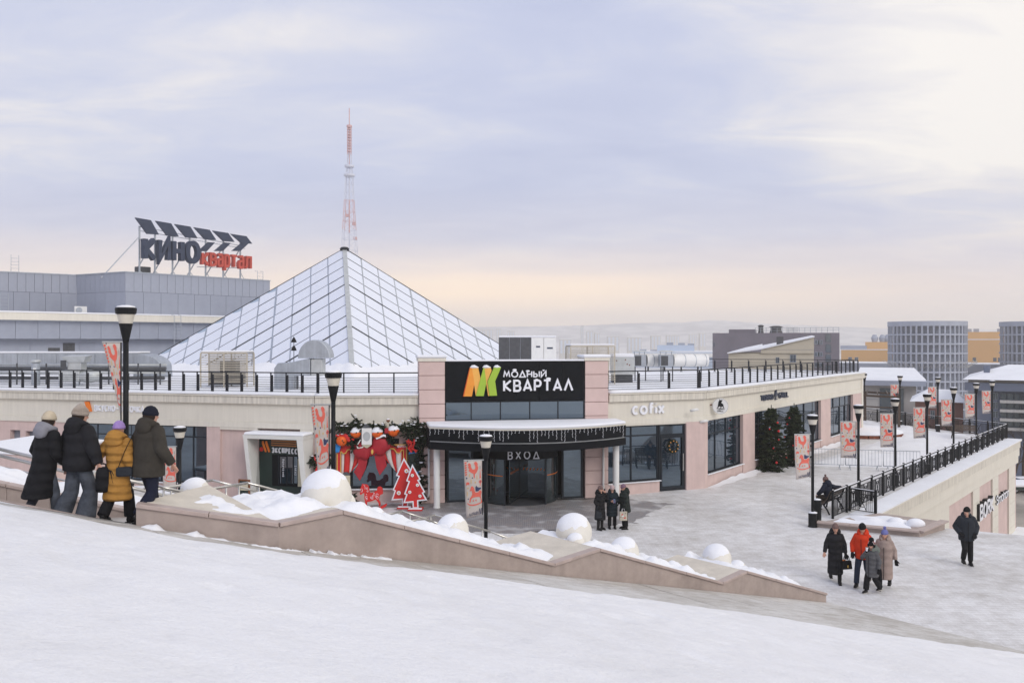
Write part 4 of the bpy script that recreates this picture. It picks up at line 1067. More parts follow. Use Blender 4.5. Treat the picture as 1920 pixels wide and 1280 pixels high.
# pipework behind the railing
t = thing('pipe_rack', 'rack of horizontal pipes and cable trays behind the left roof railing', 'pipes', (pix(150,715,46.5).x, 46.5, RZF))
for i, (z, r) in enumerate(((.35,.09),(.62,.06),(.85,.11),(1.05,.05))): MB().tube([(-5.5,.1*i,z),(4.6,.1*i,z)], r, 8).build('pipe', M['galv_light' if i % 2 else 'machine'], t, smooth=True)
for x in (-5,-3.4,-1.8,0,1.6,3.2,4.4): MB().box(x-.03,x+.03,-.1,-.04,0,1.15).build('stand', M['machine'], t)
# goose neck fan near the centre
def goose():
    Y = 42.5; c = pix(575,700,Y); t = thing('gooseneck_fan', 'galvanised extract fan with half round gooseneck outlet beside the pyramid', 'roof unit', (c.x, Y, RZF))
    o = c.x; X = lambda px: pix(px,0,Y).x-o; Z = lambda py: zat(py,Y)-RZF
    cx, r = X(593), (X(623)-X(564))/2
    n = 16; prof = [(cx+r*math.cos(R(a)), Z(671)+r*1.0*math.sin(R(a))*(Z(637)-Z(671))/r) for a in [180*i/n for i in range(n+1)]]
    MB().prism([(x, -.55, z) for x, z in prof], (0,1.1,0)).build('outlet_hood', M['galv'], t, bevel=.02)
    MB().box(X(587), X(607), -.45, .45, Z(704), Z(672)-.005).build('fan_box', M['galv_light'], t, bevel=.02)
    MB().prism([(X(519), -.5, .0), (X(519), -.5, Z(690)), (X(526), -.5, Z(680)), (X(548), -.5, Z(679)), (X(580), -.5, Z(672)), (X(586), -.5, Z(672)), (X(586), -.5, Z(704)), (X(556), -.5, Z(704)), (X(556), -.5, 0)], (0,1.0,0)).build('inlet_duct', M['galv'], t, bevel=.02)
    for x in (X(560), X(600)): MB().box(x-.03,x+.03,-.3,-.24,0,Z(704)).build('support', M['machine'], t)
goose()
t = thing('loudspeaker_pole', 'thin roof pole with two black horn loudspeakers before the pyramid', 'loudspeaker', (pix(551,0,43.5).x, 43.5, RZF)); zt = zat(630,43.5)-RZF
MB().tube([(0,0,0),(0,0,zt)], .018, 8).build('pole', M['machine'], t)
for k in range(2): MB().lathe([(.15,0),(.10,.14),(.04,.25)], 12, (0,0,zt-.32-.42*k)).build('horn', M['black_metal'], t, smooth=True)
# chiller block right of pyramid
def chiller():
    Y = 62.0; a, b_, c = pix(935,0,Y).x, pix(996,0,Y).x, pix(1043,0,Y).x; zt = zat(633,Y); t = thing('air_chiller', 'large white air handling unit with black intake side to the right of the pyramid', 'roof unit', (b_, Y, RZF))
    for i in range(3):
        w = (b_-a)/3; MB().box(a-b_+w*i+.02, a-b_+w*(i+1)-.02, 0, 2.0, .1, zt-RZF).build('intake_panel', M['machine'], t)
    MB().box(a-b_, 0, .05, 2.05, .05, zt-RZF+.03).build('frame', M['galv'], t)
    for i in range(2):
        w = (c-b_)/2; MB().box(w*i+.01, w*(i+1)-.01, -.02, 2.0, .1, zt-RZF).build('cabinet_panel', M['white_paint'], t, bevel=.02)
    for x, z, w in ((.35,1.9,.3),(1.15,1.8,.42)): MB().box(x,x+w,-.03,-.021,z,z+.12).build('maker_plate', M['sign_navy'], t)
    for x, z in ((.45,.6),(1.3,.75)): MB().box(x,x+.1,-.05,-.021,z,z+.12).build('handle', M['machine'], t)
    MB().box(a-b_, c-b_, -.05, 2.05, zt-RZF+.03, zt-RZF+.14).build('snow_cap', M['snow_soft'], t, bevel=.05)
chiller()
def air_unit():
    Y = 48.5; x0, x1 = pix(1148,0,Y).x, pix(1190,0,Y).x; t = thing('air_unit', 'rust spotted pale blue roof air unit with a snow lid', 'roof unit', (x0, Y, RZF))
    MB().box(0, x1-x0, 0, 1.2, .45, zat(670,Y)-RZF).build('casing', M['galv_light'], t, bevel=.02); MB().box(.05, x1-x0-.1, .1, 1.1, 0, .448).build('plinth', M['machine'], t)
    for x, z in ((.25,1.25),(.75,1.3),(.85,1.05),(.98,1.0)): MB().ball((x,-.002,z), .04, 8, 5, 0, (1,.1,1)).build('rust_spot', M['rust'], t)
    MB().box(.03, x1-x0-.03, .02, 1.18, zat(670,Y)-RZF+.002, zat(663,Y)-RZF).build('snow_cap', M['snow_soft'], t, bevel=.05)
air_unit()
def duct_fan(px0, px1, Y, L_, label):
    x0, x1 = pix(px0,0,Y).x, pix(px1,0,Y).x; t = thing('duct_fan', label, 'roof unit', (x0, Y, RZF), 0, 'pair of box fans with round ducts'); w = x1-x0
    zb, zt = zat(687,Y)-RZF, zat(665,Y)-RZF
    MB().box(0, w, 0, .7, zb, zt).build('fan_box', M['galv'], t, bevel=.02); MB().box(.05, w*.58, -.02, -.002, zb+.06, zt-.06).build('fan_grille', M['machine'], t)
    MB().tube([(w+.02,.35,(zb+zt)/2), (w+L_,.6,(zb+zt)/2)], .36, 20).build('round_duct', M['white_paint'], t, smooth=True, ang=50)
    for k in (.3,.6,.9): MB().tube([(w+L_*k,.35+.25*k,(zb+zt)/2), (w+L_*k+.04,.36+.25*k,(zb+zt)/2)], .375, 20).build('duct_ring', M['galv'], t)
    for x in (.06, w*.5, w-.06): MB().tube([(x,.3,zt),(x,.3,zt+.18)], .02, 6).build('cowl_leg', M['galv'], t)
    MB().hexa([(-.1,-.1,zt+.18),(w+.1,-.1,zt+.18),(w+.1,.8,zt+.18),(-.1,.8,zt+.18)], [(.15,.1,zt+.26),(w-.15,.1,zt+.26),(w-.15,.6,zt+.26),(.15,.6,zt+.26)]).build('rain_cowl', M['galv_light'], t)
    for x in (.1, w, w+L_*.8): MB().box(x-.03,x+.03,.3,.36,0,zb).build('leg', M['machine'], t)
duct_fan(1189, 1212, 50.5, 1.3, 'first box fan with short round white duct on the right roof')
duct_fan(1238, 1263, 49.8, 2.1, 'second box fan with long round white duct on the right roof')
# ------------------------------------------------------------------ grey clad cinema behind
cin = thing('cinema_block', 'grey panel clad cinema block rising behind the mall roof', 'building')
def clad_face(P, Q, z0, zs, pw_, m, gap=.012):
    P = Vector(P); Q = Vector(Q); L_ = (Q-P).length; rz = math.atan2(Q.y-P.y, Q.x-P.x)
    core = MB().box(0, L_, .04, .5, z0, zs[-1]-.03).build('wall', M['machine'], cin); core.location = (P.x, P.y, 0); core.rotation_euler = (0,0,rz)
    zz = [z0]+list(zs)
    for r_ in range(len(zs)):
        n = max(1, round(L_/pw_[r_])); src = None
        for i in range(n):
            w = L_/n
            if src is None: src = MB().box(gap, w-gap, -.01, .038, zz[r_]+gap, zz[r_+1]-gap).build('cladding_panel', M[m if (i+r_) % 3 else 'clad_b'], core)
            else:
                src2 = inst(src, core, (i*w, 0, 0))
    cap = MB().box(-.03, L_+.03, -.06, .5, zs[-1]-.028, zs[-1]+.06).build('parapet_cap', M['galv'], core)
Cc = pix(235,0,75); Cr = pix(506,0,86); Cl = pix(143,0,78.6); Cl2 = pix(-70,0,73.0)
zc = 13.0
clad_face((Cc.x,Cc.y), (Cr.x,Cr.y), 7.6, [11.3,zc], [1.55,.78], 'clad')
clad_face((Cl.x,Cl.y), (Cc.x,Cc.y), 7.6, [11.3,zc], [1.35,.7], 'clad_b')
clad_face((Cl2.x,Cl2.y), (Cl.x,Cl.y), 7.6, [11.3,zc], [1.2,.68], 'clad')
clad_face((Cr.x,Cr.y), (Cr.x-9,Cr.y+12), 7.6, [zc], [2.0], 'clad')
MB().prism([(Cl2.x,Cl2.y+.3,12.6),(Cl.x,Cl.y+.3,12.6),(Cc.x,Cc.y+.4,12.6),(Cr.x-.2,Cr.y+.1,12.6),(Cr.x-9,Cr.y+12,12.6),(Cl2.x,Cl2.y+25,12.6)], (0,0,.25)).build('roof_snow', M['snow'], cin)
# lower storey
Lw0, Lw1 = pix(-60,0,64.3), pix(425,0,79.4)
clad_face((Lw0.x,Lw0.y), (Lw1.x,Lw1.y), 7.1, [8.55], [1.6], 'clad')
dL = (Lw1-Lw0); dL.z = 0; nL = Vector((-dL.y, dL.x, 0)).normalized()
rzL = math.atan2(dL.y, dL.x)
def lput(mb, name, m):
    o = mb.build(name, M[m], cin); o.location = (Lw0.x, Lw0.y, 0); o.rotation_euler = (0,0,rzL); return o
lput(MB().box(0, dL.length, -.5, .6, 8.58, 9.16), 'parapet_ledge', 'beige'); lput(MB().box(0, dL.length, -.55, 5.0, 9.165, 9.27), 'ledge_snow', 'snow_soft')
lput(MB().box(0, dL.length, .9, 1.2, 4.5, 7.6), 'lower_wall', 'clad'); 
for px0, px1, m in ((90,112,'machine'),(118,140,'machine'),(148,178,'clad_b'),(56,58,'clad_b')):
    s0 = Seg((Lw0.x+nL.x*.9, Lw0.y+nL.y*.9), (Lw1.x+nL.x*.9, Lw1.y+nL.y*.9)); o = MB().box(s0.u(px0), s0.u(px1), -.04, -.004, 4.5, s0.z(px0, 652 if px0 == 90 else 643)).build('service_door', M[m], cin); o.location = s0.A; o.rotation_euler = (0,0,s0.rz)
# split air unit and ladders
def ladder(px, Y, z0, z1, label, rz=.4):
    p = pix(px,0,Y); t = thing('roof_ladder', label, 'ladder', (p.x, Y, z0), rz, 'steel roof ladders')
    for x in (-.3,.3): MB().tube([(x,0,0),(x,0,z1-z0),(x,.5,z1-z0+.02)], .022, 6).build('stile', M['galv'], t)
    n = int((z1-z0)/.3)
    src = MB().tube([(-.3,0,0),(.3,0,0)], .014, 6).build('rung', M['galv'], t); src.location = (0,0,.2)
    for i in range(1, n): inst(src, t, (0,0,.2+i*.3))
ladder(28, 76.0, 9.3, 14.6, 'steel ladder up the left cinema wall', .5); ladder(333, 74.2, 4.8, 9.2, 'steel ladder on the lower cinema storey beside the pyramid', .8); ladder(488, 85.2, 12.6, 13.9, 'short ladder cage at the right end of the cinema roof', .8); ladder(8, 72.5, 9.2, 11.0, 'low ladder beside the beige ledge at the far left', .6)
p = pix(151,0,76.0); t = thing('air_conditioner', 'white split air conditioner on the beige ledge under the grey wall', 'air conditioner', (p.x, 76.0, 9.27), .6)
MB().box(-.5,.5,-.2,.2,.05,.75).build('casing', M['white_paint'], t, bevel=.03); MB().lathe([(.26,0),(.26,.02)], 18).xf(Matrix.Translation((-.15,-.2,.4)) @ Matrix.Rotation(R(90),4,'X')).build('fan_grille', M['galv'], t)
for x in (-.35,.35): MB().box(x-.04,x+.04,-.18,.18,0,.05).build('foot', M['machine'], t)
# ------------------------------------------------------------------ КИНО квартал roof sign
def kino():
    A = pix(262,0,77.5); B = pix(470,0,87.5); s = Seg((A.x,A.y),(B.x,B.y)); s.A.z = 0
    t = T(empty('cinema_sign', Vector((A.x,A.y,12.6)), s.rz), 'rooftop sign on steel frame with dark КИНО and red квартал letters under clapperboard panels', 'sign'); z = lambda px, py: s.z(px,py)-12.6; u = s.u
    zk0, zk1 = z(315,493), z(315,449)
    zk = lambda x: zk0+.0
    letters(t, 'КИНО', u(264), u(371), zk0, zk1-zk0, .42, .5, 'sign_navy', 0, gap=.12, zf=lambda x: zk0+(z(368,495)-zk0)*x/u(371))
    zq0, zq1 = z(420,500), z(420,473)
    letters(t, 'квартал', u(374), u(468), zq0-.1, (zq1-zq0)/.80, .235, .4, 'sign_red', 0, gap=.06)
    for i, x in enumerate((253,291,327,363,398,432)):
        a, b_, c, d = (x,408+i*6.1), (x+29,413+i*6.0), (x+44-i*.8,440+i*3.4), (x+22-i*.5,438.5+i*3.4)
        MB().prism([(u(q[0]), -.1, z(*q)) for q in (d, c, b_, a)], (0,.18,0)).build('clapper_panel', M['sign_navy'], t)
    for i, x in enumerate((371,401,434)):
        a, b_, c, d = (x,471-i*0.2), (x+19,454+i*.6), (x+31,455+i*.8), (x+16,471-i*.2)
        MB().prism([(u(q[0]), -.1, z(*q)) for q in (a, d, c, b_)], (0,.18,0)).build('clapper_panel', M['sign_navy'], t)
    for x in (264,293,326,358,388,421,453):
        uu = u(x); zt = z(x, 424+ (x-264)*.135)
        MB().box(uu-.06, uu+.06, .15, .27, 0, zt).build('frame_post', M['galv'], t)
        MB().bar((uu, .27, zt*.8), (uu-1.3 if x > 270 else uu-2.6, 2.0, 0), .09, .09).build('raking_strut', M['galv'], t)
        MB().bar((uu, .2, z(x, 500)*.7), (uu+.9, .2, 0), .05, .05).build('brace', M['galv'], t)
    for (pa, pb) in (((262,424),(462,462)),((262,432),(462,466)),((262,449),(372,459)),((372,500),(470,503))):
        MB().bar((u(pa[0]), .21, z(*pa)), (u(pb[0]), .21, z(*pb)), .06, .06).build('frame_rail', M['galv'], t)
    MB().tube([(u(285), 1.5, 0),(u(285), 1.5, 1.2)], .7, 16).build('roof_drum', M['machine'], t)
kino()
# ------------------------------------------------------------------ television tower
def tower():
    Y = 400.0; zb = terr(0,Y); p = pix(655,0,Y); t = thing('television_tower', 'tall red and white lattice television mast beyond the pyramid', 'tower', (p.x, Y, zb)); z = lambda py: zat(py,Y)-zb
    sc = Y/FPX
    red = mat('tower_red_hazed', (.60,.38,.38), .7, .05); wh = mat('tower_white_hazed', (.60,.63,.72), .7, .05); M['tower_red_hazed'] = red; M['tower_white_hazed'] = wh  # mast colours mixed towards the sky to paint in extra haze
    lv = [(560,20),(530,17.5),(505,15.5),(488,14.0),(470,13),(448,11.8),(431,11.0),(415,10),(397,9.0),(376,8.0),(360,7.2),(345,6.6),(329,6.0),(312,3.8),(290,3.2),(270,3.1),(255,3.1),(237,3.1)]
    for k, ((ya, wa), (yb, wb)) in enumerate(zip(lv, lv[1:])):
        m = red if (ya <= 431 and yb >= 376) or ya <= 310 else wh
        mb = MB(); za, zb_ = z(ya), z(yb); a, b_ = wa*sc, wb*sc
        ca = [(-a,-a),(a,-a),(a,a),(-a,a)]; cb = [(-b_,-b_),(b_,-b_),(b_,b_),(-b_,b_)]
        for i in range(4):
            j = (i+1) % 4; mb.bar((*ca[i],za), (*cb[i],zb_), .19, .19); mb.bar((*cb[i],zb_), (*cb[j],zb_), .16, .16)
            mb.bar((*ca[i],za), (*cb[j],zb_), .08, .08); mb.bar((*ca[j],za), (*cb[i],zb_), .08, .08)
        mb.build('lattice_section', m, t)
    for ya, yb, r, m in ((560,312,.26,wh),(437,376,.30,red),(312,237,.22,red),(237,203,.22,red)): MB().tube([(0,0,z(ya)),(0,0,z(yb))], r, 8).build('core_mast', m, t)
    for py, w in ((329,10.5),(312,9),(237,5.2)): MB().lathe([(w*sc*.8,-.7),(w*sc,-.3),(w*sc,.4),(w*sc*.9,.5)], 16, (0,0,z(py))).build('platform', wh if py != 237 else red, t)
    for i in range(9): MB().lathe([(4.6*sc,0),(4.6*sc,.3)], 8, (0,0,z(243+i*5.2))).build('antenna_ring', red, t)
    for py, x0, x1 in ((420,6,12),(404,-7,-1),(447,8,14)): MB().box(x0*sc, x1*sc, -1, 1, z(py)-.6, z(py)+.6).build('antenna_box', red, t)
tower()
# ------------------------------------------------------------------ shop signs
def sign(name, label, s): return T(seg_empty(s, name), label, 'sign')
t = sign('restaurant_lettering', 'white raised ВКУСНО И ТОЧКА letters with orange stroke logo on the left fascia', S1)
u, z = S1.u, S1.z
sl = lambda px: (lambda x: z(px, 772)+0*x)
letters(t, 'ВКУСНО', u(177), u(216), z(196,771), z(196,759)-z(196,771), .048, .07, 'letter_white', .05); letters(t, '—', u(218), u(225), z(222,771), .28, .055, .07, 'letter_white', .05)
letters(t, 'И', u(227), u(233), z(230,772), .28, .048, .07, 'letter_white', .05); letters(t, 'ТОЧКА', u(237), u(270), z(250,773), z(250,761)-z(250,773), .048, .07, 'letter_white', .05)
MB().prism([(u(164), .04, z(164,771)), (u(172), .04, z(172,771)), (u(167), .04, z(167,752.5)), (u(159), .04, z(159,752.5))], (0,-.07,0)).build('logo_stroke', M['orange'], t)
t = sign('cafe_lettering', 'white raised cofix letters on the beige fascia', S4); u, z = S4.u, S4.z
letters(t, 'cofix', u(1184.5), u(1245.5), z(1215,776.5), z(1215,754)-z(1215,776.5), .105, .10, 'letter_white', .05, gap=.05)
t = sign('grill_lettering', 'dark raised TORRO GRILL letters with a torch emblem on the fascia', S5); u, z = S5.u, S5.z
letters(t, 'TORRO', u(1426.5), u(1450), z(1438,750.5), z(1438,739.5)-z(1438,750.5), .06, .09, 'sign_navy', .05)
letters(t, 'GRILL', u(1460), u(1478), z(1468,745.5), z(1468,734.5)-z(1468,745.5), .06, .09, 'sign_navy', .05)
uu = u(1455); z0, z1 = z(1455,753), z(1455,730); hh = z1-z0
MB().prism([(uu-.16,.05,z0+hh*.45),(uu+.16,.05,z0+hh*.45),(uu+.2,.05,z0+hh*.7),(uu+.05,.05,z0+hh*.8),(uu+.08,.05,z1),(uu-.12,.05,z0+hh*.85),(uu-.2,.05,z0+hh*.65)], (0,-.09,0)).build('torch_flame', M['sign_navy'], t)
for k in (.32,.18): MB().box(uu-.15,uu+.15,-.04,.05,z0+hh*k,z0+hh*(k+.08)).build('torch_band', M['sign_navy'], t)
# projecting round sign
c = pix(1350.5,761,40.6); t = thing('round_sign', 'round white bracket sign with black bull and TORRO GRILL wording', 'sign', (c.x, c.y, c.z), -.20)
r = 14.8/FPX*40.6
MB().lathe([(r,-.07),(r,.07)], 36).xf(Matrix.Rotation(R(90),4,'X')).build('disc', M['white_paint'], t, smooth=True, ang=40)
MB().lathe([(r*.965,-.005),(r*.965,.0)], 36).xf(Matrix.Translation((0,-.074,0)) @ Matrix.Rotation(R(90),4,'X')).build('rim_line', M['black_metal'], t); MB().lathe([(r*.945,-.005),(r*.945,.0)], 36).xf(Matrix.Translation((0,-.080,0)) @ Matrix.Rotation(R(90),4,'X')).build('face', M['white_paint'], t)
q = lambda x, y: ((x-232)/165*r, -.090, -(y-695)/165*r)
MB().prism([q(*p) for p in [(195,600),(210,575),(215,548),(228,565),(250,572),(275,555),(270,580),(262,600),(250,620),(270,640),(290,655),(296,680),(300,705),(312,735),(298,735),(285,705),(262,700),(250,720),(240,735),(228,730),(238,705),(215,698),(195,715),(180,735),(165,735),(180,700),(186,660)]], (0,.006,0)).build('bull_emblem', M['black_metal'], t)
letters(t, 'TORRO', q(155,0)[0], q(315,0)[0], q(0,768)[2], .075, .014, .004, 'black_metal', -.088); letters(t, 'GRILL', q(165,0)[0], q(300,0)[0], q(0,812)[2], .075, .014, .004, 'black_metal', -.088)
MB().bar((-r,0,.05), (-r-.35,.15,.05), .05, .05).build('bracket', M['wood'], t); MB().box(-r-.40,-r-.33,.1,.2,-.22,.22).build('wall_plate', M['wood'], t)
for px, py, Y, lab in ((1303,768,39.4,'white bullet security camera beside the round sign'),(1321,789,40.0,'white security camera on the pier corner under the fascia')):
    c = pix(px, py, Y); t = thing('security_camera', lab, 'camera', tuple(c), -.5)
    MB().tube([(-.2,-.1,-.05),(.14,-.02,.03)], .06, 12).build('housing', M['white_paint'], t, smooth=True); MB().box(.04,.12,-.03,.25,-.02,.03).build('arm', M['white_paint'], t)
# ------------------------------------------------------------------ express kiosk
k = T(seg_empty(S1, 'express_kiosk'), 'white leaning kiosk frame around a dark green ordering window marked ЭКСПРЕСС', 'kiosk'); u, z = S1.u, S1.z
yf = -.75
def K(px, py, y): uu, zz = S1.on(px, py, y); return (uu, y, zz)
zt = z(470,818); zt2 = S1.on(470,822,yf)[1]
fl0, fl1 = S1.on(456,0,yf)[0], S1.on(463,0,yf)[0]; bl = u(484,.2); fr0, fr1 = S1.on(556,0,yf)[0], S1.on(563,0,yf)[0]; br = S1.on(587,0,.1)[0]
lean = .34
MB().hexa([(fl0+lean,yf,0),(fl1+lean+.04,yf,0),(bl+.1,.25,0),(bl-.05,.25,0)], [(fl0,yf,zt2),(fl1,yf,zt2),(bl+.0,.25,zt2),(bl-.12,.25,zt2)]).build('side_wall', M['white_frame'], k)
MB().hexa([(fr0+lean,yf,0),(fr1+lean,yf,0),(br,.12,0),(br-.15,.12,0)], [(fr0,yf,zt2),(fr1+.12,yf,zt2),(br,.12,zt2),(br-.15,.12,zt2)]).build('side_wall', M['white_frame'], k)
MB().hexa([(fl0,yf-.01,zt2+.003),(fr1+.14,yf-.01,zt2+.003),(br+.02,.12,zt2+.003),(bl-.12,.12,zt2+.003)], [(fl0-.02,yf-.02,zt2+.16),(fr1+.16,yf-.02,zt2+.16),(br+.03,.12,zt2+.16),(bl-.14,.12,zt2+.16)]).build('top_slab', M['white_frame'], k)
MB().hexa([(fl0-.02,yf-.01,zt2+.163),(fr1+.16,yf-.01,zt2+.163),(br+.03,.12,zt2+.163),(bl-.14,.12,zt2+.163)], [(fl0+.03,yf+.03,zt2+.27),(fr1+.12,yf+.03,zt2+.27),(br,.1,zt2+.27),(bl-.1,.1,zt2+.27)]).build('snow_cap', M['snow_soft'], k, bevel=.05)
yb = .16
bx0, bx1 = u(484,yb)-.05, u(566,yb)
MB().box(bx0, bx1, yb, yb+.06, 0, zt2).build('back_panel', M['green_dark'], k)
qx = lambda x: S1.on(440+x*.10936, 0, yb)[0]; qz = lambda x, y: S1.on(440+x*.10936, 800+y*.10936, yb)[1]
MB().lathe([((qx(495)-qx(428))/2,-.02),((qx(495)-qx(428))/2,0)], 20).xf(Matrix.Translation(((qx(428)+qx(495))/2, yb-.025, qz(462,382))) @ Matrix.Rotation(R(90),4,'X')).build('logo_dot', M['red'], k)
for dx in (0, 58):
    MB().prism([(qx(528+dx),yb-.004,qz(528,430)),(qx(552+dx),yb-.004,qz(552,425)),(qx(548+dx),yb-.004,qz(548,395)),(qx(498+dx),yb-.004,qz(498,236)),(qx(475+dx),yb-.004,qz(475,245)),(qx(475+dx),yb-.004,qz(475,290))], (0,-.03,0)).build('logo_stroke', M['orange'], k)
for y0 in (222,262,300): MB().prism([(qx(630),yb-.004,qz(630,y0+20)),(qx(1062),yb-.004,qz(1062,y0+42)),(qx(1062),yb-.004,qz(1062,y0+20)),(qx(630),yb-.004,qz(630,y0))], (0,-.02,0)).build('stripe', M['orange2'], k)
letters(k, 'ЭКСПРЕСС', qx(640), qx(1082), qz(860,460), qz(860,365)-qz(860,460), .055, .03, 'letter_white', yb-.004, zf=lambda x: qz(640,442)+(qz(1080,470)-qz(640,442))*(x-qx(640))/(qx(1080)-qx(640)))
MB().box(qx(650), bx1-.02, yb-.035, yb-.006, qz(800,1010), qz(800,478)).build('window_surround', M['black_panel'], k)
for a, b_ in ((790,895),(915,1005),(1025,1085)): MB().box(qx(a), qx(b_), yb-.05, yb-.037, qz(a,960), qz(a,505)).build('pane', M['glass'], k)
for a in (755,905,1015): MB().box(qx(a), qx(a)+.04, yb-.06, yb-.037, qz(a,985), qz(a,490)).build('mullion', M['dark_frame'], k)
def vtext(s, xc, ya, yb_, size):
    n = len(s); e = empty('vertical_lettering', (0,0,0)); e.parent = k
    for i, ch in enumerate(s):
        mb = MB(); h = size; glyph_mb(mb, ch, 0, 0, h, .014, .003, 1.0)
        m_ = Matrix.Translation((qx(xc), yb-.052, qz(xc, ya+(yb_-ya)*(i)/n))) @ Matrix.Rotation(R(90),4,'Y'); mb.xf(m_).build('letter', M['letter_white'], e)
vtext('ПОЛУЧЕНИЕ', 828, 548, 868, .085); vtext('ЗАКАЗ', 1038, 655, 838, .085)
MB().box(qx(1100), qx(1180), yb-.085, yb-.062, qz(1100,1015), qz(1100,545)).build('menu_panel', M['paper_cream'], k)
ab = gnd(458,931); t = thing('menu_stand', 'wooden framed menu stand leaning beside the white kiosk', 'menu stand', (pix(458,0,35.3).x, 35.3, 0), -.3)
for x in (-.24,.24): MB().box(x-.03,x+.03,-.03,.03,0,1.2).build('leg', M['wood'], t)
for zz in (.15,1.14): MB().box(-.21,.21,-.025,.025,zz,zz+.06).build('rail', M['wood'], t)
MB().box(-.21,.21,-.012,.012,.21,1.14).build('board', M['green_dark'], t); MB().box(-.18,.18,-.018,-.0125,.75,1.05).build('menu_sheet', M['paper_cream'], t)
# ------------------------------------------------------------------ fir foliage helper
def needles(mb, p, d, L_, n, spread=.09, size=.10, mi=(0,)):
    p = Vector(p); d = Vector(d).normalized()
    for i in range(n):
        t = rnd.random(); q = p+d*L_*t
        a = Vector((rnd.gauss(0,1), rnd.gauss(0,1), rnd.gauss(0,1))); a = (a-d*a.dot(d)).normalized()
        e = (d*.75+a*.8).normalized()*size*(.6+.7*rnd.random())*(1.1-.45*t); b_ = e.cross(a).normalized()*size*.20
        mb.add([q-b_, q+b_, q+e], [(0,1,2)], rnd.choice(mi))
    return mb
# fir trees by the grill
def fir(px, pyb, pyt, rad, label):
    Y = FPX*CAMZ/(pyb-640); p = pix(px, 0, Y); H = zat(pyt, Y)
    t = thing('fir_tree', label, 'tree', (p.x, Y, 0), rnd.random(), 'fir trees with baubles against the grill wall')
    tr = MB().tube([(0,0,0),(0.02,0,H*.5),(0,0,H*.97)], [.07,.05,.01], 8)
    for i in range(26):
        z0 = .15+H*.85*i/26; a = i*2.4; rr = rad*(1-(z0/H)**1.6)*.7+.1; tr.tube([(0,0,z0),(math.cos(a)*rr,math.sin(a)*rr,z0-.08)], [.016,.004], 4)
    tr.build('trunk', M['trunk'], t)
    mb = MB(); sd = rnd.random()*20
    nb = 210
    for i in range(nb):
        f = (i+.5)/nb; z0 = .10+H*.93*f; a = i*2.399+rnd.gauss(0,.25)
        lump = 1+.42*noise.noise((math.cos(a)*1.4+sd, math.sin(a)*1.4, z0*1.1))+rnd.uniform(-.16,.20)
        env = rad*((1-f)**.55*.92+.13)*lump
        if f < .1: env *= 1.1
        up = -.30+.62*f+rnd.gauss(0,.10); d = Vector((math.cos(a), math.sin(a), up)).normalized(); side = Vector((-math.sin(a), math.cos(a), 0))
        tip = d*env
        n_ = max(3, int(env/.085))
        for k_ in range(n_):
            g = .18+.82*(k_+.5)/n_; p0 = Vector((0,0,z0))+tip*g+Vector((0,0,-.10*g*g*(1-f)))
            for sg in (-1, 1):
                dd = (d*.8+side*sg*(.75+rnd.gauss(0,.2))+Vector((0,0,rnd.gauss(-.15,.2)))).normalized()
                needles(mb, p0, dd, (.10+.20*(1-g))*(.6+.7*(1-f)), 20, size=.085, mi=(0,0,1) if g > .6 else (0,))
        needles(mb, Vector((0,0,z0))+tip*.8+Vector((0,0,-.08*(1-f))), d, env*.28, 22, size=.09, mi=(0,1))
    needles(mb, (0,0,H*.93), (0,0,1), H*.10, 60, size=.09)
    mb.build('crown', [M['needle'], M['needle_l']], t)
    return p, Y, H
fa = fir(1446, 882, 763, .78, 'nearer fir tree with red baubles leaning on the grill wall'); fb = fir(1489, 872, 760, .74, 'farther fir tree with red baubles next to the grill window')
bs = None
for i, (px, py, rp) in enumerate([(1458,792,2.2),(1443,804,1.8),(1460,808,2.6),(1460,824,1.8),(1453,847,2),(1456,867,3),(1450,840,1.8),(1480,783,1.5),(1476,795,1.6),(1474,858,2.4),(1487,835,1.6),(1471,819,1.5),(1490,860,1.8)]):
    Y0, p0 = (fa[1], fa[0]) if px < 1466 else (fb[1], fb[0])
    c = pix(px, py, Y0-.62); r = rp/FPX*Y0*.85
    o = MB().ball((0,0,0), r, 12, 8).build('bauble', M['bauble'], None, smooth=True); o.location = c
    T(o, 'shiny red bauble hanging on a fir tree at the grill wall', 'bauble', 'red baubles on the fir trees')
# wreath on cafe door
c = S4.on(1260.5, 836, .04); wr = T(empty('door_wreath', S4.P(c[0], .0, c[1]), S4.rz), 'green fir wreath with orange berries on the cafe door', 'wreath')
mb = MB()
for i in range(70):
    a = 2*math.pi*i/70+rnd.random()*.05; p = Vector((math.cos(a)*.25, 0, math.sin(a)*.25)); needles(mb, p, (-math.sin(a)+rnd.gauss(0,.4), rnd.gauss(-.2,.3), math.cos(a)+rnd.gauss(0,.4)), .12, 26, size=.075, mi=(0,0,1))
mb.build('foliage', [M['needle'], M['needle_l']], wr)
for i in range(9):
    a = i*.7+.2; MB().ball((math.cos(a)*.25,-.08,math.sin(a)*.25), .028, 10, 6).build('berry', M['bulb_warm'], wr, smooth=True)
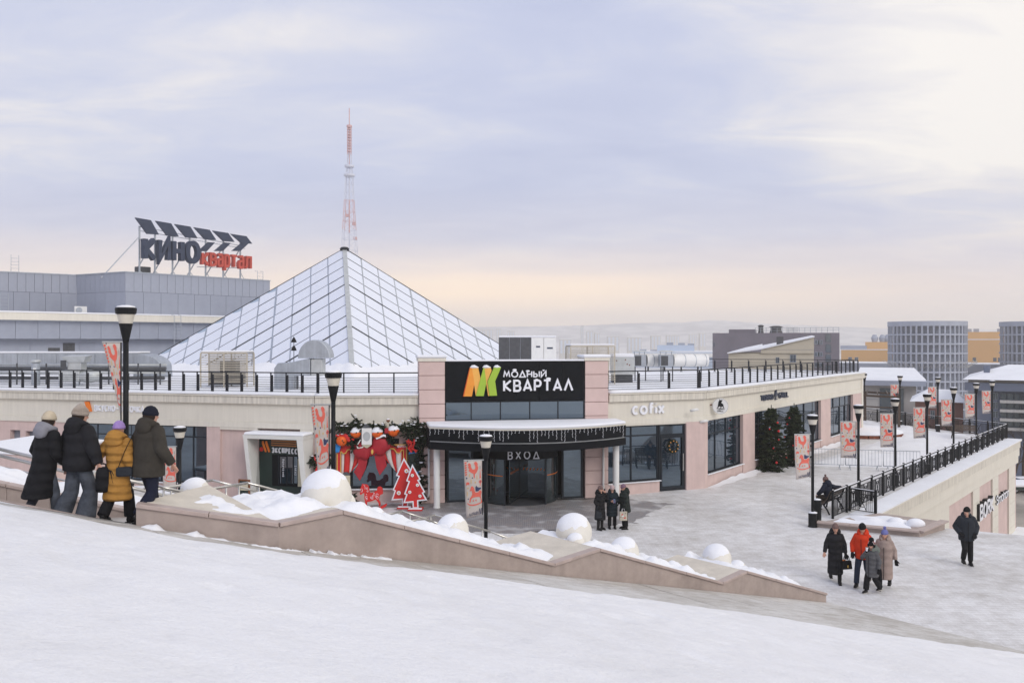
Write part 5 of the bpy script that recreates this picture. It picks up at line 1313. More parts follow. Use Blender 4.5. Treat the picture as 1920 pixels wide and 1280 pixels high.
# ------------------------------------------------------------------ festive window dressing (local frame of S2)
u, z = S2.u, S2.z
D = lambda x, y, yy=0.0: (lambda q: (q[0], yy, q[1]))(S2.on(560+x*.17188, 760+y*.17188, yy))
fr = T(seg_empty(S2, 'festive_window_frame'), 'red scalloped theatre frame with gold edging around the shop window', 'window frame')
def fpoly(pts, yy, th, m, name, par, bevel=0): return MB().prism([D(x, y, yy) for x, y in pts], (0,-th,0)).build(name, M[m], par, bevel=bevel)
fpoly([(415,820),(465,820),(465,470),(1140,470),(1140,700),(1182,700),(1182,420),(415,420)], .0, .10, 'red', 'frame_board', fr)
fpoly([(455,500),(480,520),(510,520),(530,480),(620,468),(620,465),(465,465)], -.10, .02, 'red', 'scallop', fr); fpoly([(965,465),(1040,470),(1070,510),(1100,515),(1120,485),(1140,490),(1140,460),(965,460)], -.10, .02, 'red', 'scallop', fr)
for pts in ([(415,820),(425,820),(425,432),(1172,432),(1172,700),(1182,700),(1182,422),(415,422)], [(455,820),(463,820),(463,500),(455,500)], [(1140,480),(1148,480),(1148,640),(1140,640)], [(460,505),(482,528),(514,526),(536,488),(620,474),(620,466),(530,478),(508,516),(484,518),(464,495)], [(965,468),(1036,478),(1066,518),(1102,524),(1126,492),(1146,492),(1146,484),(1120,482),(1098,514),(1072,508),(1042,466),(965,460)]):
    fpoly(pts, -.125, .008, 'gold', 'gold_edging', fr)
e = empty('frame_lettering', (0,0,0)); e.parent = fr
a, b_ = D(1075,458,-.125), D(1168,458,-.125); letters(e, 'КВАРТАЛ', a[0], b_[0], a[2], .10, .014, .004, 'letter_white', -.126)
# curtains: each striped fold is a part
def curtain(label, tops, bots, cols):
    t = T(seg_empty(S2, 'curtain'), label, 'curtain', 'red and white striped curtains'); n = 10
    for i in range(len(cols)):
        mb = MB(); 
        for j in range(n+1):
            v = j/n
            for k_, tt in enumerate((0, .33, .66, 1)):
                xt = tops[i]+(tops[i+1]-tops[i])*tt; xb = bots[i][0]+(bots[i+1][0]-bots[i][0])*tt; yb_ = bots[i][1]+(bots[i+1][1]-bots[i][1])*tt
                x = xt+(xb-xt)*(v**2.1); y = 462+(yb_-462)*v
                p = D(x, y, -.01-.03*math.sin(tt*math.pi)-.012*(i % 2)); mb.v.append(p)
        for j in range(n):
            for k_ in range(3): mb.f.append((j*4+k_, j*4+k_+1, (j+1)*4+k_+1, (j+1)*4+k_)); mb.m.append(0)
        o = mb.build('fold', M[cols[i]], t, smooth=True); so = o.modifiers.new('thick', 'SOLIDIFY'); so.thickness = .012
curtain('left half of the striped curtain tied to the red frame', [462,500,562,615,690,740], [(462,760),(490,745),(550,735),(570,725),(590,700),(600,690)], ['cloth_white','red','cloth_white','red','cloth_white'])
curtain('right half of the striped curtain tied to the red frame', [900,945,1005,1060,1120,1140], [(1000,640),(1010,660),(1060,720),(1080,740),(1110,750),(1125,755)], ['red','cloth_white','red','cloth_white','red'])
# big bow
bw = T(seg_empty(S2, 'ribbon_bow'), 'huge dark red ribbon bow hanging over the shop window', 'bow')
for pts, yy, nm in (([(655,540),(760,545),(735,680),(668,820),(602,722),(648,640)], -.20, 'tail'), ([(825,540),(935,520),(962,655),(885,760),(850,680)], -.20, 'tail')): fpoly(pts, yy, .03, 'red_dark', nm, bw, .01)
def loop(cx, cy_, rx, rz_, rot, nm='loop'):
    c = D(cx, cy_, -.28); mb = MB().ball((0,0,0), 1, 20, 14)
    for i, v in enumerate(mb.v):
        v = Vector(v); k_ = 1+.10*math.sin(v.x*5+v.z*3); mb.v[i] = (v.x*rx*k_, v.y*.17, v.z*rz_*k_)
    mb.xf(Matrix.Translation(c) @ Matrix.Rotation(rot,4,'Y')).build(nm, M['red_dark'], bw, smooth=True)
loop(700,490,.42,.36,.5); loop(895,430,.42,.40,-.5); loop(800,500,.16,.20,0,'knot')
fpoly([(640,470),(700,460),(716,440),(712,430),(690,448),(655,460),(640,440),(680,375),(672,368),(630,435)], -.44, .01, 'cloth_white', 'trim', bw); fpoly([(840,355),(925,312),(950,320),(952,345),(930,335),(850,368)], -.46, .02, 'snow_soft', 'snow_tuft', bw)
c = D(802,505,-.46); MB().ball(c, .05, 12, 8, 0, (1,.4,2.2)).build('brooch', M['gold'], bw, smooth=True)
# giant oranges
for i, (x, y, rp, lab) in enumerate([(472,380,62,'snowy giant orange at the left end of the garland with red ribbon'),(622,295,60,'second giant orange with snow cap, left of the pale lantern'),(857,293,62,'giant orange with snow cap just right of the pale lantern'),(1037,272,66,'snow topped giant orange at the right of the garland, highest one')]):
    c = D(x, y, -.35); r = rp*.17188/FPX*36.0; t = T(empty('giant_orange', S2.P(c[0], -.35, c[2]), S2.rz), lab, 'ornament', 'giant orange ornaments')
    MB().ball((0,0,0), r, 24, 16).build('fruit', M['orange_fruit'], t, smooth=True); MB().lathe([(.03,-.01),(.03,.02)], 8).xf(Matrix.Translation((.05,-r,.02)) @ Matrix.Rotation(R(90),4,'X')).build('stem', M['needle'], t)
    if i:
        mb = MB().ball((0,0,0), r, 28, 20)
        for j, v in enumerate(mb.v):
            n = Vector(v).normalized(); k_ = n.z+.22*noise.noise(n*3+Vector((i,0,0)))-.02; mb.v[j] = tuple(n*r*(.97+.07*max(0, min(1, k_*5))))
        mb.build('snow_cap', M['snow_soft'], t, smooth=True)
# paper lanterns / wrapped sweets (plain stand-ins)
def sweet(x, y, w, h, m, lab, cap='machine', yy=-.45, oval=True, tilt=0):
    c = D(x, y, yy); k_ = .17188/FPX*36.2; w *= k_; h *= k_
    t = T(empty('paper_lantern', S2.P(c[0], yy, c[2]), S2.rz), lab, 'ornament', 'paper lanterns in the window dressing'); t.rotation_euler = (0, tilt, S2.rz)
    MB().box(-w/2,w/2,-.06,.06,-h*.36,h*.36).build('body', M[m], t, bevel=.015); MB().hexa([(-w/2,-.06,h*.362),(w/2,-.06,h*.362),(w/2,.06,h*.362),(-w/2,.06,h*.362)], [(-w*.2,-.03,h*.5),(w*.2,-.03,h*.5),(w*.2,.03,h*.5),(-w*.2,.03,h*.5)]).build('top', M[cap], t)
    MB().hexa([(-w*.08,-.03,-h*.5),(w*.08,-.03,-h*.5),(w*.08,.03,-h*.5),(-w*.08,.03,-h*.5)], [(-w/2,-.06,-h*.362),(w/2,-.06,-h*.362),(w/2,.06,-h*.362),(-w/2,.06,-h*.362)]).build('bottom', M['paper_cream' if oval else 'blue_paper'], t)
    if oval: MB().lathe([(w*.36,0),(w*.36,.006)], 20).xf(Matrix.Translation((0,-.062,.0)) @ Matrix.Rotation(R(90),4,'X') @ Matrix.Diagonal((1,1.3,1,1))).build('print', M['skin'] if m != 'white_paint' else M['galv_light'], t)
sweet(743,335,108,250,'white_paint','pale grey pointed paper lantern in the middle of the garland'); sweet(515,850,92,250,'paper_cream','cream paper lantern with dark hood at the left frame foot', yy=-.25)
sweet(1262,620,105,280,'green_dark','dark green wrapped lantern with blue ends right of the frame','blue_paper', yy=-.3, oval=False, tilt=-.12); sweet(425,460,60,110,'blue_paper','small bright blue wrapped sweet on the frame corner','red', yy=-.2, oval=False, tilt=.3); sweet(330,690,80,180,'white_paint','pale lantern with dark loop print left of the frame','machine', yy=-.2, oval=False, tilt=.15)
t = T(empty('nutcracker_toy', S2.P(D(970,190)[0], -.4, D(970,190)[2]), S2.rz), 'small brown and red wooden toy figure standing in the garland', 'toy')
MB().box(-.09,.09,-.07,.07,-.16,.05).build('body', M['louvre'], t); MB().ball((.05,0,.14), .08, 12, 8).build('head', M['wood'], t, smooth=True); MB().box(-.1,.1,-.08,.08,-.4,-.165).build('coat', M['red_dark'], t, bevel=.03); MB().ball((.05,0,.19), .07, 12, 6, 0, (1,1,.6)).build('snow_cap', M['snow_soft'], t, smooth=True)
# garland
gl = T(seg_empty(S2, 'fir_garland'), 'thick fir garland framing the decorated window top and right side', 'garland'); mb = MB(); sn = MB()
paths = [[(400,230),(560,250),(700,240),(860,230),(1010,240),(1180,230),(1330,190)],[(1180,300),(1300,300),(1380,260)],[(1330,200),(1360,330),(1350,470)],[(1250,480),(1330,540),(1330,760),(1340,900),(1330,1040)],[(620,230),(625,140)],[(150,590),(230,520),(330,600)],[(120,620),(220,640)],[(560,960),(590,1050)],[(420,330),(560,400),(640,440)],[(960,340),(1010,400)],[(1200,380),(1330,400)]]
for pth in paths:
    for (xa, ya), (xb, yb_) in zip(pth, pth[1:]):
        L_ = math.hypot(xb-xa, yb_-ya); n = int(L_/4.5)
        for i in range(n):
            t_ = i/n; c = Vector(D(xa+(xb-xa)*t_+rnd.gauss(0,16), ya+(yb_-ya)*t_+rnd.gauss(0,22), -.15-.25*rnd.random()))
            d = Vector((rnd.gauss(0,1), rnd.gauss(-.4,.6), rnd.gauss(-.25,.8))); needles(mb, c, d, .26, 34, size=.115, mi=(0,0,0,1))
            if rnd.random() < .10: sn.ball(c+Vector((0,-.08,.09)), .05, 6, 4, 0, (1.5,1,.5))
mb.build('foliage', [M['needle'], M['needle_l']], gl); sn.build('snow_tufts', M['snow_soft'], gl, smooth=True)['kind'] = 'stuff'
for lab, pts in (('red satin ribbon bunch hanging from the left fir branches', [(215,540),(230,600),(215,700),(240,750)]), ('red satin ribbon bunch hanging from the right garland', [(1210,380),(1235,420),(1210,460),(1250,500)]), ('red ribbon tied over the leftmost orange', [(420,320),(450,340),(500,320),(545,390)])):
    t = T(seg_empty(S2, 'ribbon_bunch'), lab, 'ribbon', 'red satin ribbons')
    for j in range(6):
        P = [Vector(D(x+rnd.gauss(0,16)+j*7-16, y+rnd.gauss(0,8), -.42-rnd.random()*.1)) for x, y in pts]; mb = MB()
        for a, b_ in zip(P, P[1:]): mb.bar(a, b_, .055, .012, up=(rnd.gauss(0,.4),-1,rnd.gauss(0,.4)))
        mb.build('streamer', M['red'], t)
# rocking horse and flat trees
def flat(name, label, pts, org, Y, th, m, cat, white=None, grp=None):
    q = lambda x, y: (pix(660+x*.08593, 860+y*.08593, Y)); o = q(*org); t = thing(name, label, cat, (o.x, Y, 0), 0, grp)
    L = lambda x, y, yy=0: (q(x,y).x-o.x, yy, q(x,y).z)
    return t, L
t, L_ = flat('rocking_horse', 'red wooden rocking horse with white folk ornament by the festive window', None, (430,1050), 35.1, .06, 'red', 'rocking horse')
hb = [(220,540),(262,548),(330,555),(368,600),(380,660),(385,720),(410,740),(470,730),(520,690),(545,690),(550,640),(570,605),(615,595),(655,620),(678,680),(675,760),(630,775),(605,800),(600,840),(590,890),(615,930),(628,980),(620,1020),(580,1020),(585,970),(560,930),(520,880),(440,915),(370,930),(330,935),(330,1000),(295,1090),(250,1095),(280,1000),(285,930),(272,860),(270,740),(235,745),(205,778),(178,775),(170,735),(195,690),(185,640),(215,570)]
MB().prism([L_(x, y, -.03) for x, y in hb], (0,.06,0)).build('body', M['red'], t, bevel=.006)
for yy in (-.16,.16):
    P = [L_(x, y, yy) for x, y in ((150,1055),(260,1100),(430,1105),(590,1090),(750,1000))]; mb = MB()
    for a, b_ in zip(P, P[1:]): mb.bar((a[0],a[1],max(a[2],.03)), (b_[0],b_[1],max(b_[2],.03)), .03, .075)
    mb.build('rocker', M['red'], t)
for x in (290,600): a = L_(x, 1060); MB().box(a[0]-.03, a[0]+.03, -.15, .15, max(a[2]-.04,.04), max(a[2],.09)).build('cross_bar', M['red'], t)
orn = MB()
for (x, y, r) in ((330,640,.035),(345,700,.03),(320,770,.012),(315,830,.04),(325,870,.03),(425,840,.04),(470,800,.04),(450,860,.03),(485,750,.025),(550,780,.05),(560,840,.045),(530,820,.03)):
    a = L_(x, y, -.036); orn.tube([(a[0]+r*math.cos(q), -.0335, a[2]+r*math.sin(q)) for q in [i*.7 for i in range(9)]], .008, 5)
for P in ([(262,560),(290,610),(285,660)], [(215,640),(235,690),(215,715)], [(195,700),(225,720)]):
    for a, b_ in zip(P, P[1:]): orn.bar(L_(*a,-.034), L_(*b_,-.034), .012, .012)
orn.build('painted_ornament', M['letter_white'], t)['kind'] = 'stuff'
def ftree(pts, Y, base, label, discs, apex):
    t, L = flat('plywood_tree', label, None, base, Y, .05, 'red', 'decoration', grp='flat red plywood trees')
    MB().prism([L(x, y, -.03) for x, y in pts], (0,.04,0)).build('panel', M['red'], t); cx = sum(p[0] for p in pts)/len(pts); cy_ = sum(p[1] for p in pts)/len(pts)
    A, B, cl = ribbon([tuple(L(x, y)[i] for i in (0, 2)) for x, y in pts]+[tuple(L(*pts[0])[i] for i in (0, 2))], .05)
    mb = MB(); n = len(A)
    for a, b_ in zip(A, B): mb.v += [(a.x,-.034,a.y),(b_.x,-.034,b_.y),(a.x,-.0,a.y),(b_.x,-.0,b_.y)]
    for i in range(n):
        j = (i+1) % n; a, b_ = 4*i, 4*j
        for f in ((a,a+1,b_+1,b_),(a+1,a+3,b_+3,b_+1),(a+3,a+2,b_+2,b_+3),(a+2,a,b_,b_+2)): mb.f.append(f); mb.m.append(0)
    mb.build('white_edge', M['letter_white'], t)
    for x, y, r in discs:
        a = L(x, y, -.05); MB().lathe([(r,0),(r,.02)], 20).xf(Matrix.Translation(a) @ Matrix.Rotation(R(90),4,'X')).build('disc', M['letter_white'], t); MB().lathe([(r*.4,0),(r*.4,.01)], 10).xf(Matrix.Translation((a[0],-.071,a[2])) @ Matrix.Rotation(R(90),4,'X')).build('disc_badge', M['gold'], t)
    MB().box(-.3,.3,-.35,.3,.0,.05).build('foot_plate', M['red'], t); MB().box(-.28,.28,-.32,-.1,.051,.09).build('snow_tuft', M['snow_soft'], t, bevel=.02)
ftree([(1135,0),(1280,250),(1240,270),(1300,480),(1260,500),(1330,760),(1300,880),(1215,880),(1215,1040),(1105,1040),(1105,870),(880,885),(945,690),(905,670),(1030,375),(975,355)], 35.5, (1160,1050), 'taller red plywood tree with white edge and two badges', [(1193,258,.085),(1025,735,.085)], 0)
ftree([(1320,140),(1485,440),(1440,462),(1580,712),(1540,738),(1620,885),(1435,905),(1440,1060),(1340,1060),(1332,925),(1140,945),(1200,770),(1155,755),(1252,490),(1200,470)], 35.1, (1390,1070), 'shorter red plywood tree with white edge and four badges', [(1320,353,.065),(1432,565,.065),(1265,717,.065),(1487,803,.065)], 0)
# outdoor tables in front of the left windows
for i, (x, y) in enumerate(((-13.6,34.6),(-16.2,35.4))):
    t = thing('picnic_table', ['snow covered wooden table before the left window nearer the kiosk','snow covered wooden table before the left window farther from the kiosk'][i], 'table', (x, y, 0), .1)
    MB().box(-.9,.9,-.4,.4,.70,.75).build('table_top', M['wood'], t); MB().box(-.88,.88,-.38,.38,.752,.86).build('snow_cap', M['snow_soft'], t, bevel=.04)
    for sx in (-.8,.8):
        for sy in (-.32,.32): MB().box(sx-.04,sx+.04,sy-.04,sy+.04,0,.70).build('leg', M['wood'], t)
# ------------------------------------------------------------------ street lamps with banners
LAMP_H = 4.14
_lp = {}
def lamp_parts():
    _lp['base'] = MB().lathe([(.17,0),(.17,.03),(.155,.05),(.155,.46),(.165,.48),(.12,.52)], 20).build('base', M['black_metal'], None, smooth=True, ang=35)
    _lp['pole'] = MB().lathe([(.055,.5),(.055,3.45)], 14).build('pole', M['black_metal'], None, smooth=True)
    _lp['funnel'] = MB().lathe([(.05,3.40),(.055,3.42),(.135,3.80),(.135,3.81)], 20).build('funnel', M['black_metal'], None, smooth=True, ang=35)
    _lp['diffuser'] = MB().lathe([(.13,3.812),(.175,4.0),(.175,4.002)], 20).build('diffuser', M['lamp_glass'], None, smooth=True, ang=35)
    _lp['cap'] = MB().lathe([(.176,4.004),(.20,4.01),(.215,4.115),(.20,4.14)], 20).build('cap', M['black_metal'], None, smooth=True, ang=35)
    _lp['snow_cap'] = MB().lathe([(.19,4.141),(.17,4.17),(.08,4.19)], 16).build('snow_cap', M['snow_soft'], None, smooth=True)
    _lp['base_snow'] = MB().lathe([(.16,.521),(.17,.54),(.12,.56),(.06,.57)], 16).build('base_snow', M['snow_soft'], None, smooth=True)
lamp_parts()
ROOST = [(985,185),(1010,180),(1025,200),(1030,230),(1045,255),(1065,262),(1090,255),(1095,225),(1080,195),(1075,175),(1100,163),(1125,175),(1135,195),(1130,215),(1142,235),(1135,265),(1115,300),(1090,315),(1085,330),(1085,365),(1070,368),(1065,330),(1060,310),(1030,300),(1005,285),(985,270),(1000,255),(980,235),(990,215),(978,205)]
HORSE = [(992,512),(1000,505),(1010,490),(1020,465),(1035,460),(1055,470),(1070,490),(1080,530),(1095,545),(1140,545),(1160,525),(1185,530),(1195,555),(1185,575),(1180,600),(1190,645),(1205,675),(1185,675),(1170,620),(1150,605),(1080,600),(1030,605),(1010,625),(1000,655),(980,650),(995,600),(1020,580),(1035,560),(1030,520),(1015,515),(1000,520)]
HOUSE = [(1090,480),(1108,460),(1120,478),(1150,490),(1185,490),(1185,510),(1155,520),(1140,535),(1092,530)]
ROCK = [(945,652),(985,672),(1040,684),(1100,686),(1160,680),(1215,668),(1215,682),(1160,695),(1100,702),(1040,700),(985,688),(945,662)]
def disc2(cx, cy_, r, n=10, rx=1): return [(cx+r*rx*math.cos(2*math.pi*i/n), cy_+r*math.sin(2*math.pi*i/n)) for i in range(n)]
PR = [('print_coral', p) for p in (ROOST, HORSE, ROCK, [(1160,375),(1185,375),(1176,290),(1172,255),(1168,290)], [(1145,418),(1172,388),(1200,418),(1172,450)], [(1166,448),(1178,448),(1178,470),(1166,470)], disc2(1203,272,8), [(1040,635),(1060,625),(1060,650),(1040,645)], [(1080,640),(1105,625),(1105,655)])]
PR += [('print_coral', [(926+6*(i % 2),170+i*28),(960,166+i*28),(964,178+i*28),(940,190+i*28),(928,186+i*28)]) for i in range(6)]
PR += [('print_coral', [(940,415),(965,405),(992,415),(992,445),(965,435),(940,450)])]
PR += [('print_navy', p) for p in (HOUSE, disc2(975,160,7), disc2(1045,362,9), disc2(953,360,12,6), disc2(965,608,9), disc2(1172,418,9), [(1169,215),(1173,215),(1174,260),(1168,260)])]
PR += [('print_gold', p) for p in ([(995,310),(1008,310),(1010,350),(995,350)], [(1112,335),(1125,335),(1128,385),(1112,385)], [(1015,380),(1030,380),(1030,430),(1015,430)], disc2(1090,420,14,5), disc2(968,480,12,5), [(945,520),(958,520),(960,570),(946,572)], disc2(985,715,10,6))]
# mirrored shopping centre mark along the foot, seen from the back of the cloth
for i, x in enumerate((1150,1168,1186,1204)): PR.append(('print_navy', [(x-9,752 if i % 2 else 825),(x,752 if i % 2 else 825),(x+9,825 if i % 2 else 752),(x,825 if i % 2 else 752)]))
_bm = {}
def banner_mesh(w, h, pinch, sway, cut):
    key = (w, h, pinch, sway, cut)
    if key in _bm: return _bm[key]
    def mp(px, py, off):
        uu = (1215-px)/300.0; v = min(1, (py-150)/680.0); uu = max(0, min(1.02, uu))
        x = -(.09+uu*w*(1-pinch*v)); z = -v*h+ (cut*v*uu*h) ; y = sway*v*uu*uu+.03*math.sin(v*3.2)*uu+off
        return (x, y, z)
    mb = MB(); nu, nv = 8, 14
    for j in range(nv+1):
        for i in range(nu+1): mb.v.append(mp(1215-300*i/nu, 150+680*j/nv, 0))
    for j in range(nv):
        for i in range(nu): mb.f.append((j*9+i, j*9+i+1, (j+1)*9+i+1, (j+1)*9+i)); mb.m.append(0)
    cl = mb.build('cloth', M['banner'], None, smooth=True); so = cl.modifiers.new('thick', 'SOLIDIFY'); so.thickness = .004
    out = [cl]
    for mt in ('print_coral', 'print_navy', 'print_gold'):
        pb = MB(); k_ = 0
        for m_, pts in PR:
            if m_ != mt: continue
            k_ += 1; P = [mp(x, y, -.007-.0004*k_) for x, y in pts]; o = len(pb.v); pb.v += P; pb.f.append(tuple(o+i for i in range(len(P)))); pb.m.append(0)
        if mt == 'print_navy':
            gm = MB()
            x = 0
            for ch in 'КВАРТАЛ':
                ww = glyph_mb(gm, ch, x, 0, 1.0, .14, .001, .85); x += ww+.12
            o = len(pb.v); sx = 170/x
            for (gx, gy, gz) in gm.v: pb.v.append(mp(1130-gx*sx, 818-gz*40, -.010+gy))
            for f in gm.f: pb.f.append(tuple(i+o for i in f)); pb.m.append(0)
        out.append(pb.build('printed_motif', M[mt], None))
    bar = MB().bar((-.05,0,.012), (-.09-w,0,.012), .02, .03).build('banner_arm', M['galv_light'], None)
    br = MB().box(-.11,-.09,-.012,.012,-h-.04,.0).build('side_rail', M['black_metal'], None); cl2 = MB().bar((-.05,0,-h), (-.11,0,-h), .02,.02).build('clamp', M['galv'], None)
    out += [bar, br, cl2]
    for o in out: COL.objects.unlink(o)
    _bm[key] = out
    return out
def lamp(px, Y, zb, label, banner=True, w=.60, h=1.56, pinch=.06, sway=.10, cut=0.0, yaw=0.0, drop=.70, side=1):
    x = pix(px, 0, Y).x; t = thing('street_lamp', 'black '+label, 'street lamp', (x, Y, zb), 0, 'black street lamps around the plaza')
    for k_, o in _lp.items(): inst(o, t)
    if banner:
        b = thing('lamp_banner', label.replace('street lamp', 'banner on the lamp'), 'banner', (x, Y, zb+LAMP_H-drop), yaw, 'printed banners on the street lamps')
        b['label'] = 'rooster and horse banner on the '+label
        parts = banner_mesh(w, h, pinch, sway, cut); cl = inst(parts[0], b)
        for o in parts[1:4]: inst(o, cl)
        for o in parts[4:]: inst(o, b)
for a in [(236,17.7,3.46,'tall lamp right behind the strolling family',True,.40,1.62,.97,.02,.0,.0,.72),
          (625,21.0,2.0,'lamp before the festive window',True,.47,1.66,.42,.02,-.16,.0,.80),
          (911,24.9,0.0,'lamp before the revolving door',True,.56,1.55,.15,.12,-.10,.15,.70),
          (337,27.6,-.02,'small lamp before the left window',True,.50,1.4,.10,.1,.0,.1,.62),
          (1523.7,31.8,0,'first railing lamp, beside the seated person',True,.62,1.56,.18,.10,-.08,.1,.70),
          (1609.5,36.8,0,'second railing lamp, before the crowd barriers',True,.70,1.56,.10,.08,.0,.0,.70),
          (1678.6,40.9,0,'third railing lamp counted from the seated person',True,.66,1.58,.12,.10,-.02,.05,.70),
          (1738.4,44.6,0,'fourth railing lamp counted from the seated person',True,.66,1.56,.12,.10,-.03,.05,.70),
          (1788,50.8,0,'fifth railing lamp counted from the seated person',True,.66,1.56,.10,.05,.0,.0,.70),
          (1830.5,56.1,0,'sixth railing lamp, behind the empty bench',True,.70,1.56,.16,.08,-.02,.05,.70),
          (1860.4,59.7,0,'seventh railing lamp at the far corner',True,.66,1.56,.14,.08,-.02,.05,.70),
          (1758.5,65.0,0,'lamp at the far railing right of the pergola',True,.66,1.6,.10,.08,.0,.0,.70),
          (1687.6,68.5,0,'lamp at the far railing behind the pergola',True,.68,1.5,.08,.08,.0,.0,.70),
          (1621,73.2,0,'lamp half hidden by the end of the mall',True,.5,1.4,.05,.05,.0,.0,.95)]:
    lamp(*a)
for o in _lp.values(): bpy.data.objects.remove(o)
# ------------------------------------------------------------------ railings of the terrace
def terrace_railing(A, B, n, label, h=1.05):
    s = Seg(A, B); t = T(empty('terrace_railing', s.A, s.rz), label, 'railing', 'black iron terrace railings'); w = s.L/n
    post = MB().box(-.04,.04,-.04,.04,0,h+.06).build('post', M['black_metal'], t); MB
    rails = MB().box(.04,w-.04,-.02,.02,h-.05,h).build('top_rail', M['black_metal'], t); r2 = MB().box(.04,w-.04,-.012,.012,h-.20,h-.17).build('second_rail', M['black_metal'], t); r3 = MB().box(.04,w-.04,-.012,.012,.08,.11).build('bottom_rail', M['black_metal'], t)
    mb = MB(); a, b_ = w*.36, w*.64
    for x in (a, b_): mb.box(x-.012,x+.012,-.012,.012,.11,h-.2)
    xb = MB().bar((a,0,.12),(b_,0,h-.21),.02,.02).bar((b_,.0,.12),(a,.0,h-.21),.018,.022).build('cross_brace', M['black_metal'], t)
    for i in range(8):
        x = a*(.18+.21*i) if i < 4 else b_+(w-b_)*(.2+.21*(i-4)); mb.box(x-.011,x+.011,-.011,.011,.11,h-.2)
    for zz in (.3,.5,.7): mb.tube([(w/2+.07*math.cos(q), 0, zz+.07*math.sin(q)) for q in [i*.785 for i in range(9)]], .012, 5)
    bars = mb.build('bars', M['black_metal'], t); bars['kind'] = 'stuff'
    sn = MB().box(.05,w-.05,-.018,.018,h+.002,h+.022).build('rail_snow', M['snow_soft'], t)
    for i in range(1, n+1):
        inst(post, t, (i*w,0,0))
        if i < n:
            for o in (rails, r2, r3, bars, xb, sn): inst(o, t, (i*w,0,0))
    return t
terrace_railing((12.5,33.25), (35.2,60.7), 22, 'long black iron railing receding along the terrace edge')
terrace_railing((13.75,34.75), (14.45,33.9), 1, 'short return railing closing the terrace edge behind the bench', .95)
terrace_railing((35.2,60.7), (30.4,76.4), 10, 'far black iron railing across the terrace behind the empty bench'); terrace_railing((30.4,76.4), (21,81.5), 6, 'far black iron railing behind the pergola')
# ------------------------------------------------------------------ benches and bin
def bench(loc, rz, label):
    t = thing('bench', label, 'bench', loc, rz, 'park benches with curved iron ends')
    for x in (-.8,.8):
        P = [(x,-.42,0),(x,-.38,.28),(x,-.42,.44),(x,-.2,.42),(x,.06,.40),(x,.22,.62),(x,.32,.92)]; Q = [(x,.0,.40),(x,.16,.2),(x,.26,0)]
        MB().tube(P, .035, 8).tube(Q, .035, 8).build('iron_end', M['black_metal'], t, smooth=True)
    for i in range(5): y = -.40+i*.095; MB().box(-.85,.85,y-.038,y+.038,.455-.012*i,.485-.012*i).build('seat_slat', M['wood_bench'], t)
    for i in range(4): z0 = .56+i*.105; y = .10+i*.055; MB().hexa([(-.85,y,z0),(.85,y,z0),(.85,y+.025,z0),(-.85,y+.025,z0)], [(-.85,y+.045,z0+.085),(.85,y+.045,z0+.085),(.85,y+.07,z0+.085),(-.85,y+.07,z0+.085)]).build('back_slat', M['wood_bench'], t)
    return t
RD = math.atan2(27.45, 22.7)
bench((12.95,34.75,0), RD+math.pi, 'dark bench with curved iron ends carrying the seated person')
bench((32.0,60.3,0), -.25, 'empty dark slatted bench at the far corner of the terrace')
t = thing('litter_bin', 'black cylindrical litter bin standing beside the first railing lamp', 'bin', (11.75,32.9,0)); MB().lathe([(.15,0),(.17,.05),(.17,.78),(.18,.80),(.15,.80),(.14,.6)], 20).build('drum', M['black_metal'], t, smooth=True, ang=40); MB().lathe([(.15,.801),(.16,.83),(.05,.85)], 14).build('snow_cap', M['snow_soft'], t, smooth=True)
# ------------------------------------------------------------------ crowd barriers
def barrier(A, B, label):
    s = Seg(A, B); t = T(empty('crowd_barrier', s.A, s.rz), label, 'barrier', 'galvanised crowd barriers'); w = s.L
    MB().tube([(0,0,.25),(0,0,1.08),(w,0,1.08),(w,0,.25),(0,0,.25)], .02, 8).build('frame', M['galv'], t, smooth=True)
    n = 11; b = None
    for i in range(1, n):
        if b is None: b = MB().tube([(0,0,.26),(0,0,1.07)], .009, 6).build('bar', M['galv'], t); b.location = (w*i/n,0,0)
        else: inst(b, t, (w*i/n,0,0))
    for x in (.22, w-.22): MB().tube([(x,-.28,.02),(x,-.26,.05),(x,0,.24),(x,.26,.05),(x,.28,.02)], .018, 6).build('foot', M['galv'], t)
xs_ = [(16.2,46.5),(18.0,46.05),(19.85,45.6),(21.7,45.2)]
for i, lab in enumerate(('crowd barrier next to the second fir tree','middle crowd barrier behind the second railing lamp','crowd barrier nearest the railing, behind the third lamp')): barrier(xs_[i], (xs_[i+1][0]-.08, xs_[i+1][1]+.02), lab)
# ------------------------------------------------------------------ pergola, flower bed
t = thing('pergola', 'dark timber pergola frame standing on the snowy terrace end', 'pergola', (28,71,0))
pp = [(-1.6,-1.5,2.6),(-.2,-2.6,2.55),(2.2,-4.4,2.5),(.6,3.2,2.6),(2.2,2.0,2.55),(4.0,.2,2.5)]
for x, y, h in pp: MB().box(x-.08,x+.08,y-.08,y+.08,0,h).build('post', M['wood_bench'], t)
for a, b_ in ((0,2),(3,5),(0,3),(2,5)): MB().bar((pp[a][0],pp[a][1],2.62), (pp[b_][0],pp[b_][1],2.55), .1, .16).build('beam', M['wood_bench'], t); 
MB().bar((pp[0][0],pp[0][1],1.75), (pp[2][0],pp[2][1],1.7), .08, .1).build('beam', M['wood_bench'], t)
for i in range(7):
    f = i/6; a = Vector(pp[0]).lerp(Vector(pp[2]), f); b_ = Vector(pp[3]).lerp(Vector(pp[5]), f); MB().bar((a.x,a.y,2.74), (b_.x,b_.y,2.74), .06, .10).build('purlin', M['wood_bench'], t)
t = thing('flower_bed', 'round raised flower bed with brick rim under deep snow', 'flower bed', (25.6,63.5,0)); mb = MB()
n = 26
